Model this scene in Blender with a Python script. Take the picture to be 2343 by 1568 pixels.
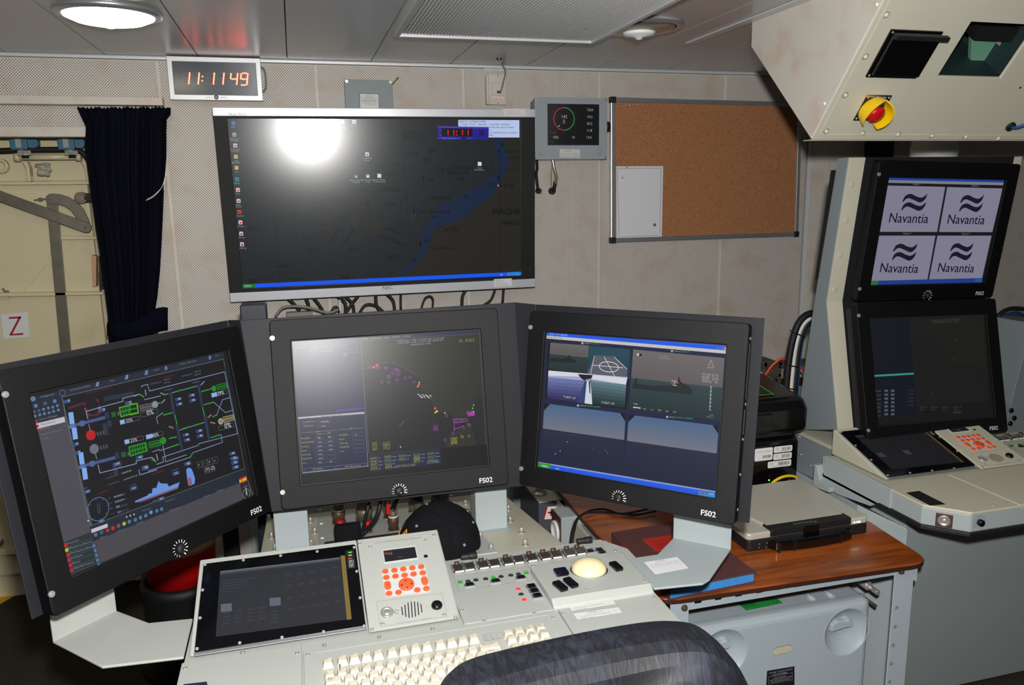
import bpy, bmesh, math, random
from mathutils import Vector as V, Matrix
from math import sin, cos, pi, radians, sqrt, atan2
random.seed(7)
for o in list(bpy.data.objects): bpy.data.objects.remove(o)
SC = bpy.context.scene; COL = SC.collection
# ---------------------------------------------------------------- camera
W, H, F = 2343., 1568., 1787.
PITCH, YAW, ROLL = radians(10.9), radians(15.2), radians(0.96)
EYE = V((0, 0, 1.55))
fwd = V((sin(YAW)*cos(PITCH), cos(YAW)*cos(PITCH), -sin(PITCH)))
r0 = V((cos(YAW), -sin(YAW), 0)); u0 = r0.cross(fwd)
RT = r0*cos(ROLL) - u0*sin(ROLL); UP = r0*sin(ROLL) + u0*cos(ROLL)
cam = bpy.data.cameras.new('camera'); camo = bpy.data.objects.new('camera', cam); COL.objects.link(camo)
cam.sensor_fit = 'HORIZONTAL'; cam.sensor_width = 36; cam.lens = 36*F/W; cam.clip_start = .02; cam.clip_end = 50
camo.matrix_world = Matrix(((RT.x, UP.x, -fwd.x, EYE.x), (RT.y, UP.y, -fwd.y, EYE.y), (RT.z, UP.z, -fwd.z, EYE.z), (0, 0, 0, 1)))
SC.camera = camo
# ---------------------------------------------------------------- world, lights, exposure
wd = bpy.data.worlds.new('world'); SC.world = wd; wd.use_nodes = True
wd.node_tree.nodes['Background'].inputs[0].default_value = (.6, .65, .7, 1); wd.node_tree.nodes['Background'].inputs[1].default_value = .02
SC.view_settings.view_transform = 'Standard'; SC.view_settings.look = 'None'; SC.view_settings.gamma = 1
SC.view_settings.exposure = 0.0; SC.view_settings.use_curve_mapping = False
def light(name, kind, loc, power, color, size=.1, rot=(0, 0, 0), **k):
    l = bpy.data.lights.new(name, kind); l.energy = power; l.color = color
    if kind == 'POINT': l.shadow_soft_size = size
    if kind == 'AREA': l.shape = 'DISK'; l.size = size
    o = bpy.data.objects.new(name, l); o.location = loc; o.rotation_euler = rot; COL.objects.link(o); return o
FLASH_P = 178
fl = light('camera_flash', 'SPOT', EYE + RT*.03 + UP*.12 - fwd*.02, FLASH_P, (1, .98, .95))
fl.data.spot_size = radians(124); fl.data.spot_blend = .4; fl.data.shadow_soft_size = .026; fl.rotation_euler = camo.matrix_world.to_euler()
LAMP_L = 10     # brightness of the lit lamp glasses
LAMPS = [(-.426, 2.325), (1.0, 2.215), (-.30, .42), (1.0, .3), (-.43, -1.4), (1.0, -1.6), (2.6, .3), (2.6, -1.6), (-1.8, .42), (-1.8, -1.4)]  # first two seen, third inferred from screen glare, others added as fill light

# ---------------------------------------------------------------- geometry helpers
def at(px, py, n, d):
    r = fwd*F + RT*(px-W/2) - UP*(py-H/2); n = V(n)
    return EYE + r*((d - n.dot(EYE))/n.dot(r))
def lin(c):
    return tuple((x/255/12.92 if x/255 <= .04045 else ((x/255+.055)/1.055)**2.4) for x in c)
class Fr:
    def __init__(s, o, X, Y):
        s.o = V(o); s.X = V(X).normalized(); Y = V(Y); s.Y = (Y - s.X*s.X.dot(Y)).normalized(); s.N = s.X.cross(s.Y)
    def p(s, u, v, w=0): return s.o + s.X*u + s.Y*v + s.N*w
    def px(s, x, y, w=0):
        q = at(x, y, s.N, s.N.dot(s.o)+w) - s.o; return (q.dot(s.X), q.dot(s.Y))
    def sub(s, u, v, w=0, a=0): return Fr(s.p(u, v, w), s.X*cos(a)+s.Y*sin(a), s.Y*cos(a)-s.X*sin(a))
    def mat(s, u=0, v=0, w=0, off=V((0, 0, 0))):
        o = s.p(u, v, w)-off
        return Matrix(((s.X.x, s.Y.x, s.N.x, o.x), (s.X.y, s.Y.y, s.N.y, o.y), (s.X.z, s.Y.z, s.N.z, o.z), (0, 0, 0, 1)))
WX, WY, WZ = V((1, 0, 0)), V((0, 1, 0)), V((0, 0, 1))
def floorfr(x, y, z): return Fr((x, y, z), WX, WY)          # uv = world x,y ; w = up
def wallfr(x, y, z): return Fr((x, y, z), WX, WZ)            # uv = x,z ; w = towards the viewer
WORLD = floorfr(0, 0, 0)
Wp = lambda x, y, d: at(x, y, V((0, 1, 0)), d)
LOCAL = WORLD
class G:
    def __init__(s): s.v = []; s.f = []; s.m = []; s.sm = []
    def add(s, vs, fs, mi=0, sm=False):
        b = len(s.v); s.v += [V(x) for x in vs]
        for f in fs: s.f.append([b+i for i in f]); s.m.append(mi); s.sm.append(sm)
        return s
    def prism(s, fr, pts, w0, w1, mi=0, sm=False):
        n = len(pts); A = sum(pts[i][0]*pts[(i+1) % n][1]-pts[(i+1) % n][0]*pts[i][1] for i in range(n))
        if A < 0: pts = pts[::-1]
        vs = [fr.p(u, v, w0) for u, v in pts]+[fr.p(u, v, w1) for u, v in pts]
        s.add(vs, [list(range(n))[::-1], list(range(n, 2*n))], mi)
        s.add([], [], mi); b = len(s.v)-2*n
        for i in range(n):
            j = (i+1) % n; s.f.append([b+i, b+j, b+n+j, b+n+i]); s.m.append(mi); s.sm.append(sm)
        return s
    def box(s, fr, a, b, c, d, e, f, mi=0): return s.prism(fr, [(a, c), (b, c), (b, d), (a, d)], e, f, mi)
    def rbox(s, fr, a, b, c, d, e, f, r=.005, mi=0, n=4): return s.prism(fr, rrect(a, b, c, d, r, n), e, f, mi)
    def ring(s, fr, O, I, w0, w1, mi=0):
        """frame between outer and inner point loops of equal length"""
        n = len(O); P = [fr.p(u, v, w) for w in (w0, w1) for L in (O, I) for u, v in L]; fs = []
        for i in range(n):
            j = (i+1) % n
            fs += [[2*n+i, 2*n+j, 3*n+j, 3*n+i], [j, i, n+i, n+j], [i, j, 2*n+j, 2*n+i], [n+j, n+i, 3*n+i, 3*n+j]]
        return s.add(P, fs, mi)
    def lathe(s, fr, u, v, prof, n=20, mi=0, sm=True, caps=True):
        vs = []; fs = []
        for r, w in prof:
            for k in range(n): a = 2*pi*k/n; vs.append(fr.p(u+r*cos(a), v+r*sin(a), w))
        for i in range(len(prof)-1):
            for k in range(n): j = (k+1) % n; fs.append([i*n+k, i*n+j, (i+1)*n+j, (i+1)*n+k])
        s.add(vs, fs, mi, sm); b = len(s.v)-len(vs)
        if not caps: return s
        if prof[0][0] > 1e-6: s.f.append([b+k for k in range(n)][::-1]); s.m.append(mi); s.sm.append(False)
        if prof[-1][0] > 1e-6: s.f.append([b+(len(prof)-1)*n+k for k in range(n)]); s.m.append(mi); s.sm.append(False)
        return s
    def cyl(s, fr, u, v, r, w0, w1, n=16, mi=0, r2=None): return s.lathe(fr, u, v, [(r, w0), (r if r2 is None else r2, w1)], n, mi)
    def dome(s, fr, u, v, r, w0, h, n=16, mi=0, k=4):
        return s.lathe(fr, u, v, [(r*cos(pi/2*i/k), w0+h*sin(pi/2*i/k)) for i in range(k)]+[(1e-5, w0+h)], n, mi)
    def tube(s, pts, r, n=8, mi=0, sub=5):
        P = spline([V(p) for p in pts], sub); vs = []; fs = []
        t = (P[1]-P[0]).normalized(); a = V((0, 0, 1)) if abs(t.z) < .9 else V((1, 0, 0)); x = t.cross(a).normalized()
        for i, p in enumerate(P):
            t = ((P[min(i+1, len(P)-1)]-P[max(i-1, 0)])).normalized(); x = (x-t*x.dot(t)).normalized(); y = t.cross(x)
            for k in range(n): b = 2*pi*k/n; vs.append(p+(x*cos(b)+y*sin(b))*r)
        for i in range(len(P)-1):
            for k in range(n): j = (k+1) % n; fs.append([i*n+k, i*n+j, (i+1)*n+j, (i+1)*n+k])
        b = len(s.v); s.add(vs, fs, mi, True)
        s.f.append([b+k for k in range(n)][::-1]); s.m.append(mi); s.sm.append(False)
        s.f.append([b+(len(P)-1)*n+k for k in range(n)]); s.m.append(mi); s.sm.append(False)
        return s
    def grid(s, rows, mi=0, sm=True):
        n = len(rows[0]); vs = [p for r in rows for p in r]
        return s.add(vs, [[i*n+k, i*n+k+1, (i+1)*n+k+1, (i+1)*n+k] for i in range(len(rows)-1) for k in range(n-1)], mi, sm)
def spline(P, sub):
    if len(P) < 3 or sub < 2: return P
    out = []
    for i in range(len(P)-1):
        a, b, c, d = P[max(i-1, 0)], P[i], P[i+1], P[min(i+2, len(P)-1)]
        for k in range(sub):
            t = k/sub; out.append(.5*((2*b)+(c-a)*t+(2*a-5*b+4*c-d)*t*t+(3*b-a-3*c+d)*t**3))
    return out+[P[-1]]
def rrect(a, b, c, d, r, n=4):
    L = []
    for cx, cy, s0 in ((b-r, d-r, 0), (a+r, d-r, 1), (a+r, c+r, 2), (b-r, c+r, 3)):
        for k in range(n+1): t = pi/2*(s0+k/n); L.append((cx+r*cos(t), cy+r*sin(t)))
    return L
def tomesh(name, g, mats, org=V((0, 0, 0))):
    me = bpy.data.meshes.new(name); me.from_pydata([v-org for v in g.v], [], g.f)
    for m in (mats if isinstance(mats, (list, tuple)) else [mats]): me.materials.append(m)
    me.polygons.foreach_set('material_index', g.m); me.polygons.foreach_set('use_smooth', g.sm); me.update(); return me
ORG = {}
def link(name, me, parent=None, bevel=0, seg=2, solid=0):
    o = bpy.data.objects.new(name, me); COL.objects.link(o)
    if parent: o.parent = parent
    if solid: m = o.modifiers.new('thickness', 'SOLIDIFY'); m.thickness = solid; m.offset = 0
    if bevel: m = o.modifiers.new('edge', 'BEVEL'); m.width = bevel; m.segments = seg; m.limit_method = 'ANGLE'; m.angle_limit = radians(38)
    return o
def tag(o, label=None, cat=None, group=None, kind=None):
    for k, v in (('label', label), ('category', cat), ('group', group), ('kind', kind)):
        if v: o[k] = v
    return o
def part(name, g, mats, parent, bevel=0, seg=2, label=None, kind=None, solid=0):
    org = ORG[parent.name]; o = link(name, tomesh(name, g, mats, org), parent, bevel, seg, solid); ORG[o.name] = org
    return tag(o, label, kind=kind)
def root(name, label, cat, loc, group=None, kind=None):
    o = bpy.data.objects.new(name, None); COL.objects.link(o); o.location = loc; o.empty_display_size = .05
    ORG[o.name] = V(loc); return tag(o, label, cat, group, kind)
def solo(name, g, mats, label, cat, bevel=0, seg=2, group=None, kind=None, solid=0):
    lo = V((min(v.x for v in g.v), min(v.y for v in g.v), min(v.z for v in g.v))); hi = V((max(v.x for v in g.v), max(v.y for v in g.v), max(v.z for v in g.v)))
    org = V(((lo.x+hi.x)/2, (lo.y+hi.y)/2, lo.z)); o = link(name, tomesh(name, g, mats, org), None, bevel, seg, solid)
    o.location = org; ORG[o.name] = org; return tag(o, label, cat, group, kind)
def struct(name, g, mats, bevel=0, label=None):
    o = link(name, tomesh(name, g, mats), None, bevel); ORG[o.name] = V((0, 0, 0)); o['kind'] = 'structure'; return tag(o, label)
def pieces(name, me, mats4, parent, bevel=0):
    """alike pieces sharing one mesh, one object each; mats4 = list of matrices in parent space"""
    out = []
    for M in mats4:
        o = link(name, me, parent, bevel); o.matrix_local = M; ORG[o.name] = ORG[parent.name]; out.append(o)
    return out
# ---------------------------------------------------------------- materials
def nodes(m): return m.node_tree.nodes, m.node_tree.links
def mat(name, rgb, rough=.5, metal=0, var=0, vscale=8, bump=0, bscale=200, spec=.5, emit=None, es=0, coat=0, alpha=1, trans=0):
    m = bpy.data.materials.new(name); m.use_nodes = True; N, L = nodes(m); b = N['Principled BSDF']
    c = lin(rgb); b.inputs['Base Color'].default_value = (*c, 1); b.inputs['Roughness'].default_value = rough
    b.inputs['Metallic'].default_value = metal; b.inputs['Specular IOR Level'].default_value = spec
    if coat: b.inputs['Coat Weight'].default_value = coat; b.inputs['Coat Roughness'].default_value = .08
    if trans: b.inputs['Transmission Weight'].default_value = trans
    if emit: b.inputs['Emission Color'].default_value = (*lin(emit), 1); b.inputs['Emission Strength'].default_value = es
    if var or bump:
        tc = N.new('ShaderNodeTexCoord')
    if var:
        n = N.new('ShaderNodeTexNoise'); n.inputs['Scale'].default_value = vscale; n.inputs['Detail'].default_value = 5; L.new(tc.outputs['Object'], n.inputs['Vector'])
        r = N.new('ShaderNodeMapRange'); r.inputs[1].default_value = .3; r.inputs[2].default_value = .7; r.inputs[3].default_value = 1-var; r.inputs[4].default_value = 1+var
        L.new(n.outputs[0], r.inputs[0]); x = N.new('ShaderNodeVectorMath'); x.operation = 'SCALE'; x.inputs[0].default_value = c
        L.new(r.outputs[0], x.inputs['Scale']); L.new(x.outputs[0], b.inputs['Base Color'])
    if bump:
        n = N.new('ShaderNodeTexNoise'); n.inputs['Scale'].default_value = bscale; n.inputs['Detail'].default_value = 3; L.new(tc.outputs['Object'], n.inputs['Vector'])
        bp = N.new('ShaderNodeBump'); bp.inputs['Strength'].default_value = bump; bp.inputs['Distance'].default_value = .001
        L.new(n.outputs[0], bp.inputs['Height']); L.new(bp.outputs[0], b.inputs['Normal'])
    return m
def dots(m, axes, pitch, rad, dark, rough_dark=None):
    """punched-hole pattern: staggered holes in object space"""
    N, L = nodes(m); b = N['Principled BSDF']; tc = N.new('ShaderNodeTexCoord'); sp = N.new('ShaderNodeSeparateXYZ'); L.new(tc.outputs['Object'], sp.inputs[0])
    def M(op, a, bb=None):
        n = N.new('ShaderNodeMath'); n.operation = op
        for i, v in enumerate((a, bb)):
            if v is None: continue
            if isinstance(v, (int, float)): n.inputs[i].default_value = v
            else: L.new(v, n.inputs[i])
        return n.outputs[0]
    masks = []
    for off in (0, .5):
        d = []
        for ax, pt in zip(axes, (pitch, pitch)):
            f = M('FRACT', M('ADD', M('MULTIPLY', sp.outputs[ax], 1/pt), off+100)); d.append(M('POWER', M('SUBTRACT', f, .5), 2))
        masks.append(M('LESS_THAN', M('SQRT', M('ADD', d[0], d[1])), rad))
    k = M('MAXIMUM', masks[0], masks[1])
    mix = N.new('ShaderNodeMix'); mix.data_type = 'RGBA'; L.new(k, mix.inputs[0])
    src = b.inputs['Base Color'].links[0].from_socket if b.inputs['Base Color'].links else None
    if src: L.new(src, mix.inputs[6])
    else: mix.inputs[6].default_value = b.inputs['Base Color'].default_value
    mix.inputs[7].default_value = (*lin(dark), 1); L.new(mix.outputs[2], b.inputs['Base Color'])
    return m
def twotone(m, rgb2, scale, lo=.45, hi=.65, stretch=(1, 1, 1), detail=4):
    N, L = nodes(m); b = N['Principled BSDF']; tc = N.new('ShaderNodeTexCoord'); mp = N.new('ShaderNodeMapping'); mp.inputs['Scale'].default_value = stretch
    L.new(tc.outputs['Object'], mp.inputs[0]); n = N.new('ShaderNodeTexNoise'); n.inputs['Scale'].default_value = scale; n.inputs['Detail'].default_value = detail
    L.new(mp.outputs[0], n.inputs['Vector']); r = N.new('ShaderNodeMapRange'); r.inputs[1].default_value = lo; r.inputs[2].default_value = hi; L.new(n.outputs[0], r.inputs[0])
    mix = N.new('ShaderNodeMix'); mix.data_type = 'RGBA'; L.new(r.outputs[0], mix.inputs[0])
    src = b.inputs['Base Color'].links[0].from_socket if b.inputs['Base Color'].links else None
    if src: L.new(src, mix.inputs[6])
    else: mix.inputs[6].default_value = b.inputs['Base Color'].default_value
    mix.inputs[7].default_value = (*lin(rgb2), 1); L.new(mix.outputs[2], b.inputs['Base Color']); return m
def attrmat(name, emissive, rough, spec=.5):
    m = bpy.data.materials.new(name); m.use_nodes = True; N, L = nodes(m); b = N['Principled BSDF']
    a = N.new('ShaderNodeVertexColor'); a.layer_name = 'Col'
    b.inputs['Roughness'].default_value = rough; b.inputs['Specular IOR Level'].default_value = spec
    if emissive: b.inputs['Base Color'].default_value = (.01, .01, .011, 1); L.new(a.outputs[0], b.inputs['Emission Color']); b.inputs['Emission Strength'].default_value = 1
    else: L.new(a.outputs[0], b.inputs['Base Color'])
    return m
M = {}
M['print'] = attrmat('flat_print', False, .5)
M['screen'] = attrmat('lit_screen', True, .3, .22)
M['tvscreen'] = attrmat('lit_matte_screen', True, .19, .5)
M['touchscreen'] = attrmat('dim_touch_screen', True, .35)
M['wall'] = dots(twotone(mat('perforated_wall_laminate', (214, 208, 200), .55), (210, 192, 176), 11, .5, .72), (0, 2), .0092, .185, (74, 64, 56))
M['farwall'] = mat('dark_grey_equipment_wall', (74, 76, 78), .6)  # unseen walls, darkness put into the colour to keep screens from reflecting them
M['wallplain'] = twotone(mat('wall_laminate', (210, 204, 194), .5), (204, 186, 170), 11, .5, .72)
M['ceil'] = dots(mat('perforated_ceiling_metal', (216, 218, 220), .3, .22), (0, 1), .006, .2, (84, 85, 88))
M['alu'] = mat('brushed_aluminium', (196, 199, 204), .35, .8)
M['alubright'] = mat('bright_aluminium_trim', (215, 218, 220), .4, .3)
M['grey'] = mat('light_grey_powder_paint', (170, 173, 168), .45, bump=.15, bscale=900)
M['greycool'] = mat('cool_grey_paint', (160, 170, 172), .45, bump=.1, bscale=900)
M['bluegrey'] = mat('blue_grey_cabinet_paint', (132, 142, 146), .5, bump=.1, bscale=700)
M['cream'] = mat('cream_console_paint', (192, 189, 170), .45, bump=.1, bscale=700)  # cream trim, and on the right console grey with warm light coloured in
M['boxcream'] = mat('cream_textured_paint', (200, 197, 180), .4, bump=.35, bscale=260)
M['frameblue'] = mat('pale_blue_frame_paint', (168, 180, 188), .4)
M['doorcream'] = twotone(mat('cream_gloss_ship_paint', (216, 206, 172), .3, bump=.1, bscale=60), (196, 182, 146), 5, .55, .75)
M['black'] = mat('black_powder_coat', (9, 9, 11), .42, spec=.28, bump=.5, bscale=1500)
M['blackgloss'] = mat('gloss_black_plastic', (9, 9, 11), .2, coat=.3)
M['blackmatte'] = mat('matte_black_plastic', (20, 20, 22), .6)
M['surround'] = mat('charcoal_metal_panel', (32, 33, 38), .5, spec=.2, bump=.3, bscale=1200)
M['glassblack'] = mat('black_glass', (6, 6, 9), .12)
M['steel'] = mat('steel_screw', (205, 203, 198), .3, .7)
M['steeldull'] = mat('dull_galvanised_steel', (122, 116, 104), .45, .7, var=.12, vscale=25)
M['olive'] = mat('olive_metal_connector', (104, 98, 80), .45, .35, var=.15, vscale=60)
M['brown'] = mat('bronze_metal_ring', (92, 66, 50), .45, .4)
M['white'] = mat('white_plastic', (225, 225, 222), .45)
M['silver'] = mat('silver_tv_plastic', (205, 207, 214), .35, .25)
M['laptop'] = mat('silver_magnesium_lid', (190, 186, 174), .42, .1, bump=.15, bscale=900)
M['keycap'] = mat('ivory_keycap', (196, 190, 172), .5)
M['orange'] = mat('orange_rubber_button', (238, 92, 48), .5)
M['ivoryball'] = mat('ivory_trackball', (244, 226, 178), .2)
M['navy'] = mat('navy_curtain_cloth', (9, 11, 24), .95, bump=.4, bscale=500, spec=.1)
M['cloth'] = mat('black_cotton_cloth', (17, 17, 21), .95, bump=.5, bscale=900, spec=.15)
M['cork'] = twotone(mat('cork_sheet', (172, 118, 78), .9, var=.22, vscale=260), (146, 96, 62), 160, .5, .7)
M['wood'] = None
M['red'] = mat('red_plastic', (190, 16, 18), .35)
M['bluecable'] = mat('blue_cable_sheath', (24, 70, 120), .4)
M['yellow'] = mat('yellow_plastic', (240, 196, 10), .35)
M['yellowtape'] = mat('yellow_floor_tape', (220, 165, 10), .6)
M['orangecable'] = mat('orange_cable_sheath', (226, 72, 34), .4)
M['greyc'] = mat('grey_cable_sheath', (120, 118, 112), .5)
M['greenyellow'] = mat('green_yellow_earth_wire', (122, 140, 40), .45)
M['foil'] = mat('crumpled_foil', (212, 208, 194), .3, .45)
M['valveblue'] = mat('teal_valve_paint', (66, 116, 138), .4)
M['clothbrown'] = mat('maroon_book_cloth', (86, 48, 48), .8, bump=.3, bscale=900)
M['bookred'] = mat('red_label_leather', (186, 34, 26), .5, var=.1, vscale=60)
M['pageblue'] = mat('blue_sprinkled_page_edges', (62, 140, 210), .7, var=.25, vscale=500)
M['tan'] = mat('tan_plastic_ring', (206, 160, 122), .5)
M['green'] = mat('green_label_paper', (38, 142, 60), .6)
M['mint'] = mat('mint_primer_bracket', (110, 160, 134), .45)
M['teal'] = mat('dark_teal_interior', (26, 46, 48), .6)
M['floor'] = mat('dark_carpet', (58, 54, 46), .95, var=.25, vscale=90, bump=.8, bscale=300, spec=.1)
M['leather'] = None
M['lampglass'] = mat('lit_lamp_glass', (250, 245, 230), .4, emit=(255, 244, 214), es=LAMP_L)
M['lampoff'] = mat('lamp_reflector', (180, 176, 165), .25, .8)
M['diff'] = mat('ribbed_diffuser_plastic', (236, 238, 238), .4)
M['diffdark'] = mat('diffuser_groove', (96, 96, 97), .5)
M['clearcap'] = mat('smoky_clear_switch_guard', (60, 56, 52), .12, spec=.8)
M['whitelens'] = mat('white_lamp_lens', (232, 230, 222), .4)
M['screenback'] = mat('monitor_case', (30, 30, 33), .5)
def woodmat():
    m = mat('varnished_wood_veneer', (128, 62, 24), .32, coat=.25); N, L = nodes(m); b = N['Principled BSDF']
    tc = N.new('ShaderNodeTexCoord'); mp = N.new('ShaderNodeMapping'); mp.inputs['Scale'].default_value = (1.1, 9, 1); mp.inputs['Rotation'].default_value = (0, 0, .12); L.new(tc.outputs['Object'], mp.inputs[0])
    n = N.new('ShaderNodeTexNoise'); n.inputs['Scale'].default_value = 3.2; n.inputs['Detail'].default_value = 8; n.inputs['Distortion'].default_value = 1.2; L.new(mp.outputs[0], n.inputs['Vector'])
    r = N.new('ShaderNodeValToRGB'); r.color_ramp.elements[0].position = .32; r.color_ramp.elements[0].color = (*lin((112, 54, 20)), 1)
    r.color_ramp.elements[1].position = .72; r.color_ramp.elements[1].color = (*lin((178, 94, 38)), 1); e = r.color_ramp.elements.new(.5); e.color = (*lin((148, 74, 28)), 1)
    L.new(n.outputs[0], r.inputs[0]); L.new(r.outputs[0], b.inputs['Base Color']); return m
M['wood'] = woodmat()
def leathermat():
    m = mat('worn_black_leather', (20, 21, 27), .55, spec=.55); N, L = nodes(m); b = N['Principled BSDF']; tc = N.new('ShaderNodeTexCoord')
    mp = N.new('ShaderNodeMapping'); mp.inputs['Scale'].default_value = (60, 20, 14); mp.inputs['Rotation'].default_value = (0, .35, 0); L.new(tc.outputs['Object'], mp.inputs[0])
    n = N.new('ShaderNodeTexNoise'); n.inputs['Scale'].default_value = 1.5; n.inputs['Detail'].default_value = 9; n.inputs['Distortion'].default_value = 1.6; L.new(mp.outputs[0], n.inputs['Vector'])
    n2 = N.new('ShaderNodeTexNoise'); n2.inputs['Scale'].default_value = 7; L.new(tc.outputs['Object'], n2.inputs['Vector'])
    mu = N.new('ShaderNodeMath'); mu.operation = 'MULTIPLY'; L.new(n.outputs[0], mu.inputs[0]); L.new(n2.outputs[0], mu.inputs[1])
    r = N.new('ShaderNodeMapRange'); r.inputs[1].default_value = .2; r.inputs[2].default_value = .42; L.new(mu.outputs[0], r.inputs[0])
    mx = N.new('ShaderNodeMix'); mx.data_type = 'RGBA'; mx.inputs[6].default_value = (*lin((18, 19, 25)), 1); mx.inputs[7].default_value = (*lin((46, 50, 64)), 1)
    L.new(r.outputs[0], mx.inputs[0]); L.new(mx.outputs[2], b.inputs['Base Color'])
    bp = N.new('ShaderNodeBump'); bp.inputs['Strength'].default_value = .2; bp.inputs['Distance'].default_value = .003; L.new(n.outputs[0], bp.inputs['Height']); L.new(bp.outputs[0], b.inputs['Normal']); return m
M['leather'] = leathermat()
# ---------------------------------------------------------------- flat pictures and print (one mesh, colours per face)
_T = {}
_cu = bpy.data.curves.new('glyphs', 'FONT'); _cu.resolution_u = 3
_to = bpy.data.objects.new('glyphs', _cu)
def textmesh(s):
    if s not in _T:
        _cu.body = s; me = bpy.data.meshes.new_from_object(_to)
        vs = [(v.co.x, v.co.y) for v in me.vertices]; fs = [list(p.vertices) for p in me.polygons]; bpy.data.meshes.remove(me)
        w = max([x for x, y in vs] or [1]); _T[s] = (vs, fs, w)
    return _T[s]
class Cv:
    def __init__(s, fr, w0=0, dw=.00012, z=None):
        s.fr = fr; s.w0 = w0; s.dw = dw; s.v = []; s.f = []; s.c = []; s.z = z
    def P(s, p):   # photo pixel (or zoom pixel) -> uv
        if s.z: p = (s.z[0]+p[0]/s.z[2], s.z[1]+p[1]/s.z[2])
        return s.fr.px(p[0], p[1], s.w0)
    def poly(s, pts, col, l=0, px=False):
        if px: pts = [s.P(p) for p in pts]
        n = len(pts); A = sum(pts[i][0]*pts[(i+1) % n][1]-pts[(i+1) % n][0]*pts[i][1] for i in range(n))
        if A < 0: pts = pts[::-1]
        b = len(s.v); s.v += [s.fr.p(u, v, s.w0+l*s.dw) for u, v in pts]; s.f.append(list(range(b, b+n))); s.c.append(col if len(col) == 4 else (*lin(col), 1)); return s
    def rect(s, a, c, b, d, col, l=0): return s.poly([(a, c), (b, c), (b, d), (a, d)], col, l)
    def pxr(s, tl, br, col, l=0):      # box whose opposite corners are pixels, sides along the frame
        a = s.P(tl); b = s.P(br); return s.rect(a[0], b[1], b[0], a[1], col, l)
    def line(s, pts, wd, col, l=0, px=True, closed=False, sub=1):
        if px: pts = [s.P(p) for p in pts]
        if sub > 1: pts = [(q.x, q.y) for q in spline([V((u, v, 0)) for u, v in (pts+[pts[0]] if closed else pts)], sub)]; closed = False
        if closed: pts = pts+[pts[0]]
        for (x0, y0), (x1, y1) in zip(pts, pts[1:]):
            L = sqrt((x1-x0)**2+(y1-y0)**2)
            if L < 1e-7: continue
            tx, ty = (x1-x0)/L*wd/2, (y1-y0)/L*wd/2
            s.poly([(x0-tx*.5+ty, y0-ty*.5-tx), (x1+tx*.5+ty, y1+ty*.5-tx), (x1+tx*.5-ty, y1+ty*.5+tx), (x0-tx*.5-ty, y0-ty*.5+tx)], col, l)
        return s
    def disc(s, c, r, col, l=0, px=True, n=14, sy=1):
        u, v = s.P(c) if px else c
        return s.poly([(u+r*cos(2*pi*k/n), v+r*sy*sin(2*pi*k/n)) for k in range(n)], col, l)
    def circ(s, c, r, wd, col, l=0, px=True, n=18, a0=0, a1=2*pi):
        u, v = s.P(c) if px else c
        return s.line([(u+r*cos(a0+(a1-a0)*k/n), v+r*sin(a0+(a1-a0)*k/n)) for k in range(n+1)], wd, col, l, px=False)
    def text(s, t, p0, p1, col, l=1, px=True, hs=1, bold=0):
        """text whose baseline runs p0 -> p1 (and is scaled to fill it)"""
        if px: p0 = s.P(p0); p1 = s.P(p1)
        vs, fs, w = textmesh(t); dx, dy = (p1[0]-p0[0])/w, (p1[1]-p0[1])/w; b = len(s.v)
        for x, y in vs: y *= hs; s.v.append(s.fr.p(p0[0]+dx*x-dy*y, p0[1]+dy*x+dx*y, s.w0+l*s.dw))
        cc = col if len(col) == 4 else (*lin(col), 1)
        for f in fs: s.f.append([b+i for i in f]); s.c.append(cc)
        return s
    def obj(s, name, m, parent, label=None):
        org = ORG[parent.name]; me = bpy.data.meshes.new(name); me.from_pydata([v-org for v in s.v], [], s.f); me.materials.append(m)
        a = me.color_attributes.new('Col', 'FLOAT_COLOR', 'CORNER'); d = []
        for f, c in zip(s.f, s.c): d += list(c)*len(f)
        a.data.foreach_set('color', d); me.update(); o = link(name, me, parent); ORG[o.name] = org; return tag(o, label)
# ================================================================ THE SETTING
X0, X1, YB, CZ = -2.6, 3.9, -3.0, 2.02
g = G().box(WORLD, X0-.1, X1+.1, YB-.1, 4.0, -.06, 0); floor = struct('floor', g, M['floor'])
for a, b in (((-60, 1362), (30, 1366)),):
    p = at(-60, 1366, WZ, 0); q = at(30, 1366, WZ, 0); r = at(18, 1380, WZ, 0)
    part('floor_stripe', G().prism(WORLD, [(p.x, p.y), (q.x, q.y), (q.x-.03, r.y), (p.x-.03, r.y)], 0, .003), M['yellowtape'], floor, label='yellow stripe on the floor')
g = G().box(WORLD, X0-.1, X1+.1, YB-.1, 3.4, CZ+.012, CZ+.06); ceiling = struct('ceiling', g, M['blackmatte'])
edges = [.01+.29*k for k in range(-9, 14)]
for a, b in zip(edges, edges[1:]):
    part('ceiling_panel', G().box(WORLD, a+.0016, min(b, X1)-.0016, YB, 2.998, CZ, CZ+.0115), M['ceil'], ceiling)
# right, left, rear walls (outside the frame), coloured dark to cut reflections in the screens
for nm, bx in (('wall_left', (X0-.06, X0, YB, 3.4)), ('wall_right', (X1, X1+.06, YB, 3.06)), ('wall_front', (X0, X1, YB-.06, YB))):
    struct(nm, G().box(WORLD, *bx, 0, CZ+.05), M['farwall'])
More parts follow.
